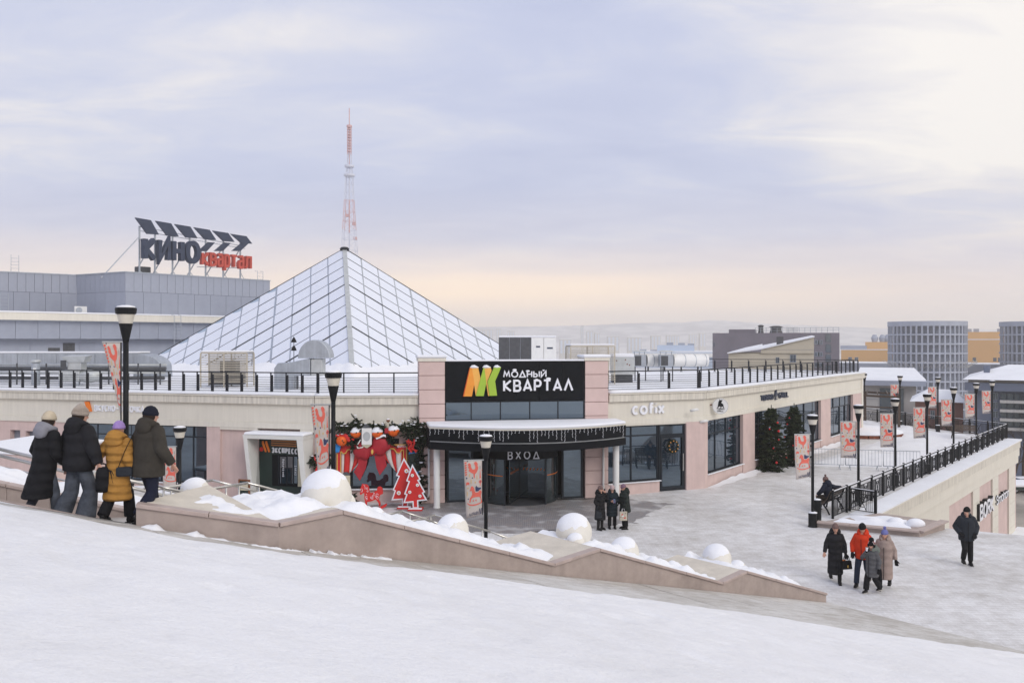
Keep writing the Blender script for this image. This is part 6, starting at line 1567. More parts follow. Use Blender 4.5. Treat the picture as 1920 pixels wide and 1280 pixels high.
for i in range(n):
    a0, a1 = 2*math.pi*i/n+.01, 2*math.pi*(i+1)/n-.01; ro, ri = 3.2, 2.9
    MB().hexa([(ro*math.cos(a0),ro*math.sin(a0),0),(ro*math.cos(a1),ro*math.sin(a1),0),(ri*math.cos(a1),ri*math.sin(a1),0),(ri*math.cos(a0),ri*math.sin(a0),0)], [(ro*math.cos(a0),ro*math.sin(a0),.24),(ro*math.cos(a1),ro*math.sin(a1),.24),(ri*math.cos(a1),ri*math.sin(a1),.24),(ri*math.cos(a0),ri*math.sin(a0),.24)]).build('rim_stone', M['rust'], t)
MB().lathe([(3.22,.242),(3.2,.32),(2.6,.50),(1.2,.60),(.1,.58)], 40).build('snow_heap', M['snow_soft'], t, smooth=True)
# ------------------------------------------------------------------ planter at the head of the right stairs
t = thing('corner_planter', 'low snow filled granite planter at the end of the railing near the stairs', 'planter')
pq = [(11.35,31.75),(14.4,30.15),(15.9,31.35),(14.25,33.1),(12.75,33.0)]
zq = [.22,.22,.34,.3,.12]
mb = MB(); n = len(pq); mb.v = [(x,y,-.05) for x, y in pq]+[(x,y,z_-.05) for (x, y), z_ in zip(pq, zq)]
mb.f = [tuple(range(n)), tuple(reversed(range(n,2*n)))]+[(i,(i+1) % n,n+(i+1) % n,n+i) for i in range(n)]; mb.m = [0]*len(mb.f); mb.build('wall_block', M['granite'], t)
for i in (0, 1):
    a, b_ = Vector((*pq[i],zq[i])), Vector((*pq[i+1],zq[i+1])); m_ = 3 if i == 0 else 2
    for j in range(m_): MB().bar(a.lerp(b_, j/m_+.003)-Vector((0,0,.02)), a.lerp(b_, (j+1)/m_-.003)-Vector((0,0,.02)), .30, .055).build('coping_stone', M['granite_cap'], t)
mb = MB(); n = 26
for j in range(n+1):
    for i in range(n+1):
        a = Vector((11.9,31.85)).lerp(Vector((14.4,30.6)), i/n); b_ = Vector((12.9,33.0)).lerp(Vector((15.2,31.9)), i/n); p = a.lerp(b_, j/n); e = max(0, min(1, min(i, n-i, j, n-j)/4)); mb.v.append((p.x, p.y, .16+e*(.12+.14*noise.noise((p.x*1.6,p.y*1.6,3)))))
for j in range(n):
    for i in range(n): mb.f.append((j*(n+1)+i,j*(n+1)+i+1,(j+1)*(n+1)+i+1,(j+1)*(n+1)+i)); mb.m.append(0)
mb.build('snow_heap', M['snow_soft'], t, smooth=True)['kind'] = 'stuff'
for px, py, r, lab in ((1680,977,.24,'left of two snow buried stones on the corner planter'),(1717,980,.26,'right of two snow buried stones on the corner planter, nearer the stairs')):
    c = gnd(px, py, .30); o = MB().ball((0,0,0), r, 18, 12, 0, (1.3,1,.8)).build('snow_buried_stone', M['snow_soft'], None, smooth=True); o.location = (c.x, c.y, .26); T(o, lab, 'stone', 'snow buried stones on the corner planter')
# ------------------------------------------------------------------ building under the terrace
tb = thing('terrace_building', 'beige and pink shop building below the terrace railing with pilasters and drip stained cornice', 'building'); s = Seg((13.9,33.7), (35.4,60.0))
def tput(mb, nm, m, **k_): o = mb.build(nm, M[m], tb, **k_); o.location = s.A; o.rotation_euler = (0,0,s.rz); return o
# (outside of the wall is to the right of the line: local -y)
tput(MB().box(0, s.L, -.02, 1.0, -9, -.03), 'wall', 'pink')
for z0, z1, y, m in ((-.10,-.02,-.34,'beige'),(-.55,-.102,-.26,'beige_dirty'),(-1.12,-.552,-.20,'beige'),(-1.62,-1.122,-.13,'beige')): tput(MB().box(-.02, s.L+.3, y, .5, z0, z1), 'cornice_band', m)
snw = MB().box(-.02, s.L+.3, -.36, .55, -.018, .045); tput(snw, 'cornice_snow', 'snow')
tput(MB().box(0, s.u(1776), -.10, .4, -9, -1.63), 'wall_panel', 'beige')
for a, b_ in ((1820,1830),(1857,1866),(1888,1898)):
    p_ = tput(MB().box(s.u(a), s.u(b_)+.3, -.10, .4, -9, -1.63), 'pilaster', 'beige')
    for k_ in range(9): MB().box(s.u(a)-.02, s.u(b_)+.32, -.13, -.10, -9+k_*.82+.01, -9+(k_+1)*.82-.01).build('stone_block', M['beige'], p_)
tput(MB().box(s.L-4.5, s.L+.6, -1.6, -.02, -9, -6.4), 'porch', 'pink'); tput(MB().box(s.L-4.55, s.L+.65, -1.65, -.02, -6.39, -6.2), 'porch_snow', 'snow')
e = Seg((35.4,60.0), (30.6,77)); o = MB().box(0, e.L, -.02, 1, -9, -.03).build('wall', M['beige'], tb); o.location = e.A; o.rotation_euler = (0,0,e.rz)
t = T(empty('shop_sign', s.A, s.rz), 'white BORK letters with black sides on the pink panel below the railing', 'sign')
sa, sc_ = s.on(1834,968,-.2), s.on(1860,955,-.2)
for dp, mm, yy in ((.26,'black_metal',-.03),(.03,'letter_white',-.292)): letters(t, 'BORK', sa[0], sc_[0], s.on(1847,966,-.2)[1]-.02, .95, .17, dp, mm, yy, gap=.12, name='letter' if dp < .1 else 'letter_side')
t = T(empty('shop_sign', s.A, s.rz), 'small white script lettering with dark sides between the last two pilasters', 'sign')
G['n'] = (.5, [[(0,0),(0,.66),(1,.66),(1,0)]]); G['S'] = (.62, [_arc(.5,.76,.5,.24,20,270,10)+_arc(.5,.26,.5,.26,90,-160,10)]); G['l'] = (.12, [[(.5,0),(.5,1)]])
sa, sc_ = s.on(1869,0,-.2), s.on(1891,0,-.2)
letters(t, 'Snnolnon', s.u(1868.5,-.2), s.u(1891,-.2), s.on(1880,936,-.2)[1]-.1, .62, .10, .16, 'black_metal', -.03, gap=.05, name='letter_side')
letters(t, 'Snnolnon', s.u(1868.5,-.2), s.u(1891,-.2), s.on(1880,936,-.2)[1]-.1, .62, .09, .02, 'letter_white', -.193, gap=.05)
# skirt wall below the plaza edge on the right
t = thing('plaza_retaining_wall', 'plain beige retaining wall dropping from the right plaza edge', 'wall')
for a, b_ in (((13.9,33.7),(14.05,33.0)),((14.05,33.0),(15.8,31.7)),((15.8,31.7),(18.2,30.4)),((18.2,30.4),(45,16.0))):
    q = Seg(a, b_); o = MB().box(0, q.L, 0.0, -.3, -9, -.004).build('wall_section', M['granite'], t); o.location = q.A; o.rotation_euler = (0,0,q.rz)
    
# ------------------------------------------------------------------ parked cars and street below
def car(loc, rz, m, label, suv=False):
    t = thing('parked_car', label, 'car', loc, rz, 'cars parked on the street below'); H = 1.68 if suv else 1.45
    low = [(-2.2,.35),(-2.25,.7),(-2.1,.95),(-1.2,1.0),(1.2,1.0),(2.05,.92),(2.25,.65),(2.2,.35)]
    MB().prism([(x,-.88,z_) for x, z_ in low], (0,1.76,0)).build('body', m, t, bevel=.08)
    cab = [(-1.25,.98),(-.75,H),(.95 if suv else .6,H),(1.7 if suv else 1.35,.98)]
    MB().hexa([(cab[0][0],-.82,.98),(cab[3][0],-.82,.98),(cab[3][0],.82,.98),(cab[0][0],.82,.98)], [(cab[1][0],-.66,H),(cab[2][0],-.66,H),(cab[2][0],.66,H),(cab[1][0],.66,H)]).build('cabin', M['glass_far'], t, bevel=.05)
    MB().box(cab[1][0]-.03,cab[2][0]+.03,-.68,.68,H-.02,H+.06).build('roof', M['snow_soft'], t, bevel=.04)
    for x in (-1.38,1.38):
        for y in (-.86,.86):
            w = MB().lathe([(.33,-.1),(.34,0),(.33,.1)], 18).xf(Matrix.Translation((x,y,.34)) @ Matrix.Rotation(R(90),4,'X')).build('wheel', M['black_metal'], t, smooth=True, ang=40); MB().lathe([(.2,-.105),(.2,.105)], 12).xf(Matrix.Translation((x,y,.34)) @ Matrix.Rotation(R(90),4,'X')).build('rim', M['galv_light'], w)
    for y in (-.62,.62): MB().box(-2.27,-2.16,y-.18,y+.18,.66,.8).build('headlight', M['lamp_glass'], t); MB().box(2.15,2.265,y-.16,y+.16,.66,.82).build('tail_light', M['red'], t)
    for y in (-.89,.89): MB().box(-.05,-.02,y-.005,y+.005,.45,.98).build('door_seam', M['black_metal'], t)
def onst(px, py): return gnd(px, py, -9.0)
M['car_silver'] = mat('car_silver', (.45,.46,.47), .3, .05, metal=.3); M['car_dark'] = mat('car_dark', (.05,.055,.07), .25, .05); M['car_white'] = mat('car_white', (.6,.6,.6), .35, .05)
c = onst(1905,896); car((c.x+.3,c.y,-9), math.pi+.1, M['car_silver'], 'silver estate car parked by the roadside below the terrace', True)
c = onst(1926,898); car((c.x+.6,c.y,-9), math.pi+.05, M['car_dark'], 'dark car parked next to the silver estate car')
c = onst(1912,921); car((c.x+.3,c.y,-9), .1, M['car_white'], 'snow dusted pale car on the near side of the road'); c = onst(1940,926); car((c.x+1.2,c.y-1,-9), .12, M['sign_red'], 'red car behind the pale car on the road')
sheet('street', [(30,66),(80,66),(90,118),(36,118)], -8.996, M['asphalt_ice'])
c = onst(1908,960); t = thing('market_shelter', 'low green market shelter with snow on its roof beside the road', 'shelter', (c.x+1.5, c.y, -9), .0)
for x in (-2.6,2.6):
    for y in (-1,1): MB().box(x-.05,x+.05,y-.05,y+.05,0,2.3).build('post', M['black_metal'], t)
MB().box(-2.9,2.9,-1.3,1.3,2.3,2.55).build('roof_frame', M['green_dark'], t); MB().box(-2.9,2.9,-1.3,1.3,2.552,2.85).build('roof_snow', M['snow_soft'], t, bevel=.08)
# bare roadside tree
def bare_tree(loc, H, label, sd):
    r_ = random.Random(sd); t = thing('bare_tree', label, 'tree', loc, 0, 'leafless street trees below the terrace'); tr = MB(); cr = MB()
    def br(p, d, L_, r, dep, mb):
        q = p+d*L_; mb.tube([p, (p+q)/2+Vector((r_.gauss(0,.04),r_.gauss(0,.04),0))*L_, q], [r, r*.8, r*.6], 5, caps=False)
        if dep == 0: return
        for k_ in range(3 if dep > 1 else 4):
            nd = (d+Vector((r_.gauss(0,.55),r_.gauss(0,.55),r_.gauss(.12,.35)))).normalized(); br(p+d*L_*r_.uniform(.55,1), nd, L_*r_.uniform(.6,.8), r*.5, dep-1, cr)
    br(Vector((0,0,0)), Vector((0,0,1)), H*.32, H*.02, 5, tr)
    tr.build('trunk', M['trunk'], t); cr.build('crown', M['trunk'], t)
for i, (px, py, H) in enumerate(((1896,868,8.5),(1918,862,9.5),(1780,800,10),(1760,798,9))):
    c = pix(px, 0, 88+i*6); bare_tree((c.x, 88+i*6, -9), H, ['bare grey tree behind the far end of the terrace wall','taller bare tree above the parked cars','bare tree before the low snowy roof, right one','bare tree before the low snowy roof, left one'][i], i)
# ------------------------------------------------------------------ people
def cloth(name, col, rough=.85, bump=.5, bs=14, var=.12):
    M[name] = mat(name, col, rough, var, 6, bump, bs, spec=.25)
cloth('cl_black', (.010,.010,.012)); cloth('cl_black2', (.014,.014,.017)); cloth('cl_teal', (.012,.020,.026)); cloth('cl_green', (.016,.022,.020)); cloth('cl_red', (.62,.045,.012)); cloth('cl_grey', (.10,.10,.105)); cloth('cl_beige', (.34,.26,.225))
cloth('cl_yellow', (.40,.20,.045)); cloth('cl_olive', (.042,.037,.030), bump=.7); cloth('cl_navy', (.012,.016,.032)); cloth('cl_anthra', (.022,.026,.033)); cloth('denim_grey', (.075,.085,.105), var=.3); cloth('denim_dark', (.018,.026,.048)); cloth('trouser_black', (.008,.008,.010)); cloth('trouser_navy', (.010,.013,.030)); cloth('trouser_brown', (.045,.032,.026))
cloth('hat_cream', (.56,.48,.36), bump=.7, bs=70); cloth('hat_ribbed', (.40,.34,.29), bump=.9, bs=60); cloth('hat_lilac', (.33,.22,.50)); cloth('hat_navy', (.008,.010,.020)); cloth('hat_brown', (.17,.11,.10)); cloth('hat_pink', (.48,.36,.35)); cloth('hat_mauve', (.20,.12,.16)); cloth('hat_blue', (.17,.18,.42), bump=.9, bs=50); cloth('hat_black', (.006,.006,.007)); cloth('hood_grey', (.24,.24,.27)); cloth('glove', (.006,.006,.008)); cloth('hair_dark', (.03,.02,.015)); cloth('hair_grey', (.22,.20,.18)); cloth('boot', (.010,.009,.010), .5, .2); cloth('sole', (.55,.52,.48))
def quilt(name, period, strength, dirn='Z'):
    nt = M[name].node_tree; N = nt.nodes; L = nt.links; b = N['Principled BSDF']; tc = N.new('ShaderNodeTexCoord'); w = N.new('ShaderNodeTexWave'); w.bands_direction = dirn; w.inputs['Scale'].default_value = .314/period; w.inputs['Distortion'].default_value = 1.6; w.inputs['Detail'].default_value = 2; w.inputs['Detail Scale'].default_value = 1.2
    L.new(tc.outputs['Object'], w.inputs['Vector']); bp = N.new('ShaderNodeBump'); bp.inputs['Strength'].default_value = strength; bp.inputs['Distance'].default_value = .03; L.new(w.outputs['Fac'], bp.inputs['Height'])
    old = b.inputs['Normal'].links[0].from_socket if b.inputs['Normal'].links else None
    if old: L.new(old, bp.inputs['Normal'])
    L.new(bp.outputs[0], b.inputs['Normal'])
for q_ in (('cl_black',.16,.8),('cl_black2',.20,.8),('cl_yellow',.13,.9),('cl_teal',.15,.7),('cl_green',.15,.7),('cl_grey',.16,.6),('cl_beige',.22,.6),('denim_grey',.25,.7),('cl_olive',.3,.6),('cl_red',.3,.5)): quilt(*q_)
def remesh(o, v, it=2):
    r = o.modifiers.new('remesh', 'REMESH'); r.mode = 'VOXEL'; r.voxel_size = v; r.use_smooth_shade = True
    s = o.modifiers.new('smooth', 'SMOOTH'); s.factor = .5; s.iterations = it
    return o
def hand(mb, wrist, elbow, k, curl=.5, spread=1.0, nrm=None):
    """palm, four fingers and a thumb leaving the side of the palm"""
    w = Vector(wrist); d = (w-Vector(elbow)).normalized(); n = Vector(nrm) if nrm else Vector((0,-1,0)); n = (n-d*n.dot(d))
    if n.length < .1: n = Vector((1,0,0))-d*d.x
    n.normalize(); s = d.cross(n).normalized()
    p1 = w+d*.085*k
    mb.tube([w-d*.02*k, w+d*.03*k, p1], [(.027*k,.021*k),(.040*k,.018*k),(.042*k,.016*k)], 10, up=n)
    for i, L_ in enumerate((.070,.080,.074,.056)):
        b = p1+s*(-.031+.0205*i)*k; c = b+d*L_*.5*k-n*L_*.22*curl*k+s*(i-1.5)*.004*spread*k; e = c+d*L_*.30*k*(1-curl*.6)-n*L_*.42*curl*k
        mb.tube([b-d*.012*k, c, e], [.0098*k,.009*k,.0078*k], 7)
    tb = w+d*.03*k-s*.036*k; mb.tube([tb, tb-s*.022*k+d*.030*k-n*.008*k, tb-s*.024*k+d*.062*k-n*.02*k], [.0125*k,.0105*k,.009*k], 7)
def person(label, loc, rz, H, legs, arms, coat, pants, hat, hood=None, near=False, lean=(0,0), head=(0,0), bare_hands=(True,True), hair=None, boots='boot', grp=None, seat=False, scarf=None, curl=(.5,.5), skirt=0, hatkind='beanie', hipz=.90, nrm=None, tall_boot=False):
    k = H/1.72 if not seat else H/1.72
    t = thing('person', label, 'person', loc, rz, grp); t.scale = (k, k, k)
    lx, ly = lean; vb = .010 if near else .014; vc = .013 if near else .016
    hips = Vector((0,0,hipz)); sh = hips+Vector((lx,ly,.50)); neck = sh+Vector((lx*.15,ly*.15-.0,.07))
    def sp(f): p = hips.lerp(sh, f); return p.x, p.y, p.z
    # ---- body: one continuous skin surface
    mb = MB()
    secs = []
    for f, rx, ry in ((-.06,.13,.10),(.05,.145,.105),(.3,.125,.095),(.6,.145,.10),(.85,.165,.10),(1.0,.15,.085),(1.10,.07,.065),(1.16,.052,.056),(1.26,.05,.056)):
        x, y, z = sp(f); secs.append((x, y, z, rx, ry))
    mb.rings(secs, 16)
    hy, hp = head; hc = neck+Vector((0,-.012,.135)); Rh = Matrix.Translation(hc) @ Matrix.Rotation(hy,4,'Z') @ Matrix.Rotation(hp,4,'X'); st = len(mb.v)
    mb.rings([(0,-.02,-.115,.03,.035),(0,-.025,-.10,.05,.062),(0,-.012,-.06,.064,.08),(0,0,0,.074,.094),(0,.006,.05,.073,.094),(0,.008,.09,.055,.075),(0,.008,.112,.02,.03)], 18)
    mb.tube([(0,-.085,.015),(0,-.108,-.022),(0,-.092,-.034)], [.010,.014,.012], 8); mb.ball((0,-.082,-.066), .02, 8, 6, 0, (1.3,.7,.5))
    for sx in (-1, 1): mb.ball((sx*.076,.01,-.01), .024, 8, 6, 0, (.45,.8,1.2))
    mb.xf(Rh, st)
    LEG = {}
    for sx, key in ((-1,'L'),(1,'R')):
        kn, an = [Vector(q) for q in legs[key]]; hp_ = hips+Vector((sx*.085,0,-.02)); LEG[key] = (hp_, kn, an)
        mb.tube([hp_, hp_.lerp(kn,.5), kn, kn.lerp(an,.4), an], [.075,.066,.05,.05,.034], 12)
        mb.tube([an+Vector((0,.02,-.03)), an+Vector((0,-.07,-.045)), an+Vector((0,-.14,-.055))], [.035,.035,.028], 8, flat=.7)
        el, wr_ = [Vector(q) for q in arms[key]]; s0 = sh+Vector((sx*.16,0,-.02))
        mb.tube([s0, s0.lerp(el,.5), el, el.lerp(wr_,.4), wr_], [.048,.042,.036,.034,.025], 10)
        if bare_hands[0 if sx < 0 else 1]: hand(mb, wr_, el, 1.0, curl[0 if sx < 0 else 1], nrm=nrm)
    remesh(mb.build('body', M['skin'], t), .0075 if near else .010, 1)
    # ---- face details
    if not near:
        f = MB()
        for sx in (-1, 1): f.ball(Rh @ Vector((sx*.030,-.082,.012)), .0085, 8, 6)
        f.build('eyes', M['hair_dark'], t, smooth=True); MB().ball(Rh @ Vector((0,-.094,-.062)), .018, 8, 6, 0, (1,.3,.25)).build('mouth', M['cl_red'] if False else M['hat_mauve'], t, smooth=True)
    if hair:
        h = MB().ball((0,.022,-.01), .095, 16, 12, 0, (.95,1.0,1.15)); h.xf(Rh); h.build('hair', M[hair], t, smooth=True)
    # ---- trousers and boots
    pm, pr = pants
    if pm:
        mb = MB(); mb.rings([(0,0,hipz-.10,.14,.12),(0,0,hipz+.06,.15,.125),(0,0,hipz+.14,.145,.12)], 16)
        for key in 'LR':
            h_, kn, an = LEG[key]; e = an+Vector((0,0,.02)); mb.tube([h_, h_.lerp(kn,.5), kn, kn.lerp(e,.5), e], [.098,.090*pr[0],.078*pr[1],.076*pr[2],.072*pr[3]], 14)
        remesh(mb.build('trousers', M[pm], t), vc, 2)
    for key in 'LR':
        h_, kn, an = LEG[key]; mb = MB(); top = an+(kn-an)*(.62 if tall_boot else .22)
        mb.tube([top, an.lerp(top,.4), an+Vector((0,.005,-.01))], [.068,.058,.055], 12); mb.tube([an+Vector((0,.055,-.045)), an+Vector((0,0,-.035)), an+Vector((0,-.09,-.045)), an+Vector((0,-.165,-.06)), an+Vector((0,-.185,-.066))], [.045,.056,.052,.042,.02], 12, flat=.85)
        b = remesh(mb.build('boot', M['boot'], t), .011, 1)
        MB().hexa([an+Vector((-.045,.085,-.095)), an+Vector((.045,.085,-.095)), an+Vector((.045,-.195,-.095)), an+Vector((-.045,-.195,-.095))], [an+Vector((-.048,.088,-.072)), an+Vector((.048,.088,-.072)), an+Vector((.048,-.197,-.076)), an+Vector((-.048,-.197,-.076))]).build('sole', M[boots] if boots != 'boot' else M['trouser_black'], b, bevel=.012)
    # ---- coat
    c = coat; mb = MB(); secs = []; hem = c['hem']; n = 34; ztop = sh.z+.045
    hx, hy_ = c.get('rh', (.24,.20)); sl_ = 1.0 if near else .87; wx, wy = c.get('rw', (.20,.16)); cx, cy_ = c.get('rc', (.225,.165)); sway = c.get('sway', (0,0))
    hx *= sl_; wx *= sl_; cx *= sl_; wy *= (1+sl_)/2
    for i in range(n+1):
        z = hem+(ztop-hem)*i/n; f = (z-hipz)/.5
        if f < .2: g = (z-hem)/max(.01, hipz+.1-hem); rx, ry = hx+(wx-hx)*g, hy_+(wy-hy_)*g
        elif f < .78: g = (f-.2)/.58; rx, ry = wx+(cx-wx)*g, wy+(cy_-wy)*g
        else: g = (f-.78)/.34; rx, ry = cx+(.085-cx)*max(0,g)**1.9, cy_+(.085-cy_)*max(0,g)**1.9
        x = lx*max(0,min(f,1.1)); y = ly*max(0,min(f,1.1)); dn = max(0, -f)
        x += sway[0]*dn; y += sway[1]*dn
        q = c.get('puff', 0); m_ = 1+(c.get('pamp',.045)*abs(math.sin(math.pi*q*(z-hem)))-c.get('pamp',.045)*.5 if q else .012*math.sin(z*37+H))
        if i == 0: m_ *= .96
        secs.append((x, y, z, rx*m_, ry*m_))
    mb.rings(secs, 26)
    sr = c.get('sleeve', (.088,.074,.064,.054))
    for sx, key in ((-1,'L'),(1,'R')):
        el, wr_ = [Vector(q) for q in arms[key]]; s0 = sh+Vector((sx*.150,0,-.03)); P = []; r = []
        N_ = 16
        for i in range(N_+1):
            f = i/N_; p = s0.lerp(el, f*2) if f < .5 else el.lerp(wr_, (f-.5)*2*.97); rr = sr[0]+(sr[1]-sr[0])*f*2 if f < .5 else sr[1]+(sr[3]-sr[1])*(f-.5)*2
            if c.get('puff'): rr *= 1+.08*abs(math.sin(f*math.pi*5))-.04
            P.append(p); r.append(rr)
        mb.tube([s0+Vector((-sx*.06,0,.01))]+P, [sr[0]*.95]+r, 14); mb.ball(s0, sr[0]*1.02, 12, 8)
    if c.get('split'):   # back vent at the hem
        pass
    o = remesh(mb.build('coat', M[c['m']], t), vc, 2)
    if c.get('zip'): MB().tube([(secs[i][0], secs[i][1]-secs[i][4]-.004, secs[i][2]) for i in range(0, n-5)], .007, 6).build('zip', M['hat_black'], o)
    bl = c.get('belt') or ()
    for z in (bl if isinstance(bl, tuple) else (bl,)):
        i = min(range(n), key=lambda q: abs(secs[q][2]-z)); s_ = secs[i]; MB().rings([(s_[0],s_[1],z-.006,s_[3]*1.0,s_[4]*1.0),(s_[0],s_[1],z+.006,s_[3]*1.0,s_[4]*1.0)], 26).build('seam', M[c['m']], o)
    # ---- hood lying on the shoulders or collar
    if hood:
        hm, hr = hood; mb = MB(); P = []; r = []
        for i in range(17):
            a = R(-60+300*i/16); P.append(neck+Vector((math.cos(a)*.105, math.sin(a)*.095+.012, .015+.03*math.sin(a)))); r.append(hr*(.62+.55*max(0, math.sin(a))))
        mb.tube(P, r, 12); mb.ball(neck+Vector((0,.13,-.03)), hr*1.5, 14, 10, 0, (1.35,.75,1.0)); remesh(mb.build('hood', M[hm], t), vc, 2)
    if scarf: MB().tube([neck+Vector((math.cos(R(a))*.085, math.sin(R(a))*.085, .015)) for a in range(0, 361, 30)], .036, 10).build('scarf', M[scarf], t, smooth=True)
    # ---- hat and gloves
    if hat:
        mb = MB(); hk = hatkind
        mb.rings([(0,.008,.012,.086,.104),(0,.008,.03,.092,.110),(0,.008,.062,.091,.108),(0,.010,.10,.078,.094),(0,.012,.135 if hk != 'tall' else .15,.048,.06),(0,.012,.150 if hk != 'tall' else .185,.012,.016)], 26)
        if hk in ('pom','tall','beanie'): mb.rings([(0,.008,.005,.092,.110),(0,.008,.012,.099,.117),(0,.008,.052,.099,.117),(0,.008,.060,.092,.110)], 26)
        mb.xf(Rh); ho = mb.build('hat', M[hat], t, smooth=True)
        if hk == 'ribbed' or hat == 'hat_ribbed':
            rb = MB()
            for i in range(30):
                a = 2*math.pi*i/30; rb.tube([Rh @ Vector((math.cos(a)*.094*s_, math.sin(a)*.112*s_+.008, z_)) for s_, z_ in ((1.03,.01),(1.03,.055),(.86,.10),(.5,.137))], .006, 5)
            rb.build('ribbing', M[hat], ho, smooth=True)['kind'] = 'stuff'
        if hk == 'pom': MB().ball(Rh @ Vector((0,.03,.185)), .045, 12, 8).build('pompom', M[hat], ho, smooth=True)
        if hk == 'headphones':
            hb = MB().tube([Rh @ Vector((math.cos(R(a))*.108, .0, .0+math.sin(R(a))*.165)) for a in range(0, 181, 20)], .014, 8); hb.build('headband', M['hat_pink'], ho, smooth=True)
            for sx in (-1, 1): MB().ball(Rh @ Vector((sx*.11,0,0)), .05, 12, 8, 0, (.55,1,1)).build('ear_pad', M['hat_black'], ho, smooth=True)
            MB().ball(Rh @ Vector((0,.04,.19)), .085, 14, 10).build('pompom', M['hat_black'], ho, smooth=True)
    for i, (sx, key) in enumerate(((-1,'L'),(1,'R'))):
        if not bare_hands[i]:
            el, wr_ = [Vector(q) for q in arms[key]]; mb = MB(); hand(mb, wr_, el, 1.22, curl[i], nrm=nrm); remesh(mb.build('glove', M['glove'], t), .009, 1)
    return t
def P(loc, k, rz, p):   # local person point -> world
    p = Vector(p)*k; c, s_ = math.cos(rz), math.sin(rz); return Vector((loc[0]+p.x*c-p.y*s_, loc[1]+p.x*s_+p.y*c, loc[2]+p.z))
ST = {'L': ((-.10,-.02,.48),(-.11,.0,.095)), 'R': ((.10,-.02,.48),(.11,.0,.095))}
WALK = {'L': ((-.10,-.16,.50),(-.10,-.20,.10)), 'R': ((.10,.02,.48),(.10,.24,.17))}
WALK2 = {'L': ((-.10,.02,.48),(-.10,.26,.17)), 'R': ((.10,-.15,.50),(.10,-.20,.10))}
DN = {'L': ((-.27,0,1.14),(-.29,-.06,.88)), 'R': ((.27,0,1.14),(.29,-.06,.88))}
FAM = 'family walking down the stairs'; Z1 = CAMZ-2.66
# -- the four walkers seen from behind (facing away: rz about pi)
RA = math.pi-.30
x = pix(82,0,12.4).x
person('person in long black padded coat with grey hood and cream beanie seen from behind', (x,12.40,Z1), RA-.25, 1.62, {'L': ((-.10,-.12,.50),(-.12,-.12,.10)), 'R': ((.12,.04,.48),(.16,.20,.14))}, {'L': ((-.26,-.04,1.13),(-.20,-.20,.95)), 'R': ((.27,-.02,1.13),(.24,-.18,.93))},
       dict(m='cl_black', hem=.42, rh=(.25,.215), rw=(.20,.165), rc=(.21,.17), puff=8, pamp=.03, sway=(.06,.08), sleeve=(.098,.086,.075,.064)), ('denim_grey',(1,.95,.9,.85)), 'hat_cream', ('hood_grey',.075), True, (-.03,-.05), (.25,.15), (False,False), 'hair_dark', grp=FAM)
x = pix(148,0,12.42).x; l2 = (x,12.42,Z1)
person('person in short black puffer jacket and wide grey jeans with ribbed beige beanie', l2, RA-.1, 1.69, {'L': ((-.12,-.10,.50),(-.15,.02,.10)), 'R': ((.12,.03,.48),(.20,.16,.12))}, {'L': ((-.31,.02,1.14),(-.40,.0,.91)), 'R': ((.30,.02,1.13),(.30,-.02,.86))},
       dict(m='cl_black2', hem=.80, rh=(.24,.20), rw=(.255,.20), rc=(.235,.185), puff=5, pamp=.03, belt=(.93,1.10), sleeve=(.115,.10,.09,.07)), ('denim_grey',(1.15,1.35,1.75,2.05)), 'hat_ribbed', ('cl_black2',.075), True, (.02,-.03), (-.5,.15), (True,True), 'hair_dark', grp=FAM, hatkind='tall')
x = pix(220,0,12.40).x; l3 = (x,12.40,Z1)
person('girl in mustard padded coat with lilac beanie walking hand in hand', l3, RA+.1, 1.48, WALK, {'R': ((.36,.03,1.16),(.50,.06,.95)), 'L': ((-.22,.04,1.13),(-.26,-.06,.92))},
       dict(m='cl_yellow', hem=.42, rh=(.25,.205), rw=(.18,.155), rc=(.215,.17), puff=6.5, pamp=.045, belt=1.02, sleeve=(.105,.095,.085,.07)), ('trouser_black',(1,1.1,1.25,1.35)), 'hat_lilac', ('cl_yellow',.085), True, (0,-.03), (.2,.1), (True,False), None, grp=FAM)
x = pix(277,0,12.40).x; l4 = (x,12.42,Z1)
person('man in olive parka and navy trousers with dark navy beanie', l4, RA-.15, 1.69, WALK2, {'L': ((-.30,.03,1.14),(-.38,-.10,.90)), 'R': ((.29,.02,1.13),(.26,-.10,.92))},
       dict(m='cl_olive', hem=.72, rh=(.265,.215), rw=(.25,.20), rc=(.245,.19), belt=(1.02,), sleeve=(.110,.092,.080,.066)), ('trouser_navy',(1.05,1.1,1.2,1.25)), 'hat_navy', ('cl_olive',.072), True, (0,-.03), (-.45,.12), (True,True), 'hair_dark', grp=FAM)
# backpack and pouch carried by the walkers
def blob_bag(name, label, cat, loc, rz, w, h, d, m, handle=None, extra=None):
    t = thing(name, label, cat, loc, rz); mb = MB().rings([(0,0,0,w*.42,d*.40),(0,0,h*.06,w*.5,d*.5),(0,0,h*.5,w*.52,d*.52),(0,0,h*.85,w*.46,d*.46),(0,0,h,w*.30,d*.30)], 18); remesh(mb.build('bag_body', M[m], t), .012, 2)
    if handle: MB().tube([(-w*.22,0,h*.95),(-w*.18,0,h+handle*.8),(0,0,h+handle),(w*.18,0,h+handle*.8),(w*.22,0,h*.95)], .012, 8).build('handle', M[m], t, smooth=True)
    return t
t = blob_bag('backpack', 'black backpack carried by its loop between the girl and the puffer jacket', 'backpack', tuple(pix(193,922,12.28)), .2, .20, .36, .16, 'cl_black', .05)
for q in ((.06,.13),(.08,.19)): MB().tube([(.02,-.02,.34),(q[0]+.05,-.04,.30),(q[1]+.02,-.05,.14),(q[1]+.05,-.05,.02)], .016, 8, flat=.4).build('strap', M['cl_black'], t, smooth=True)
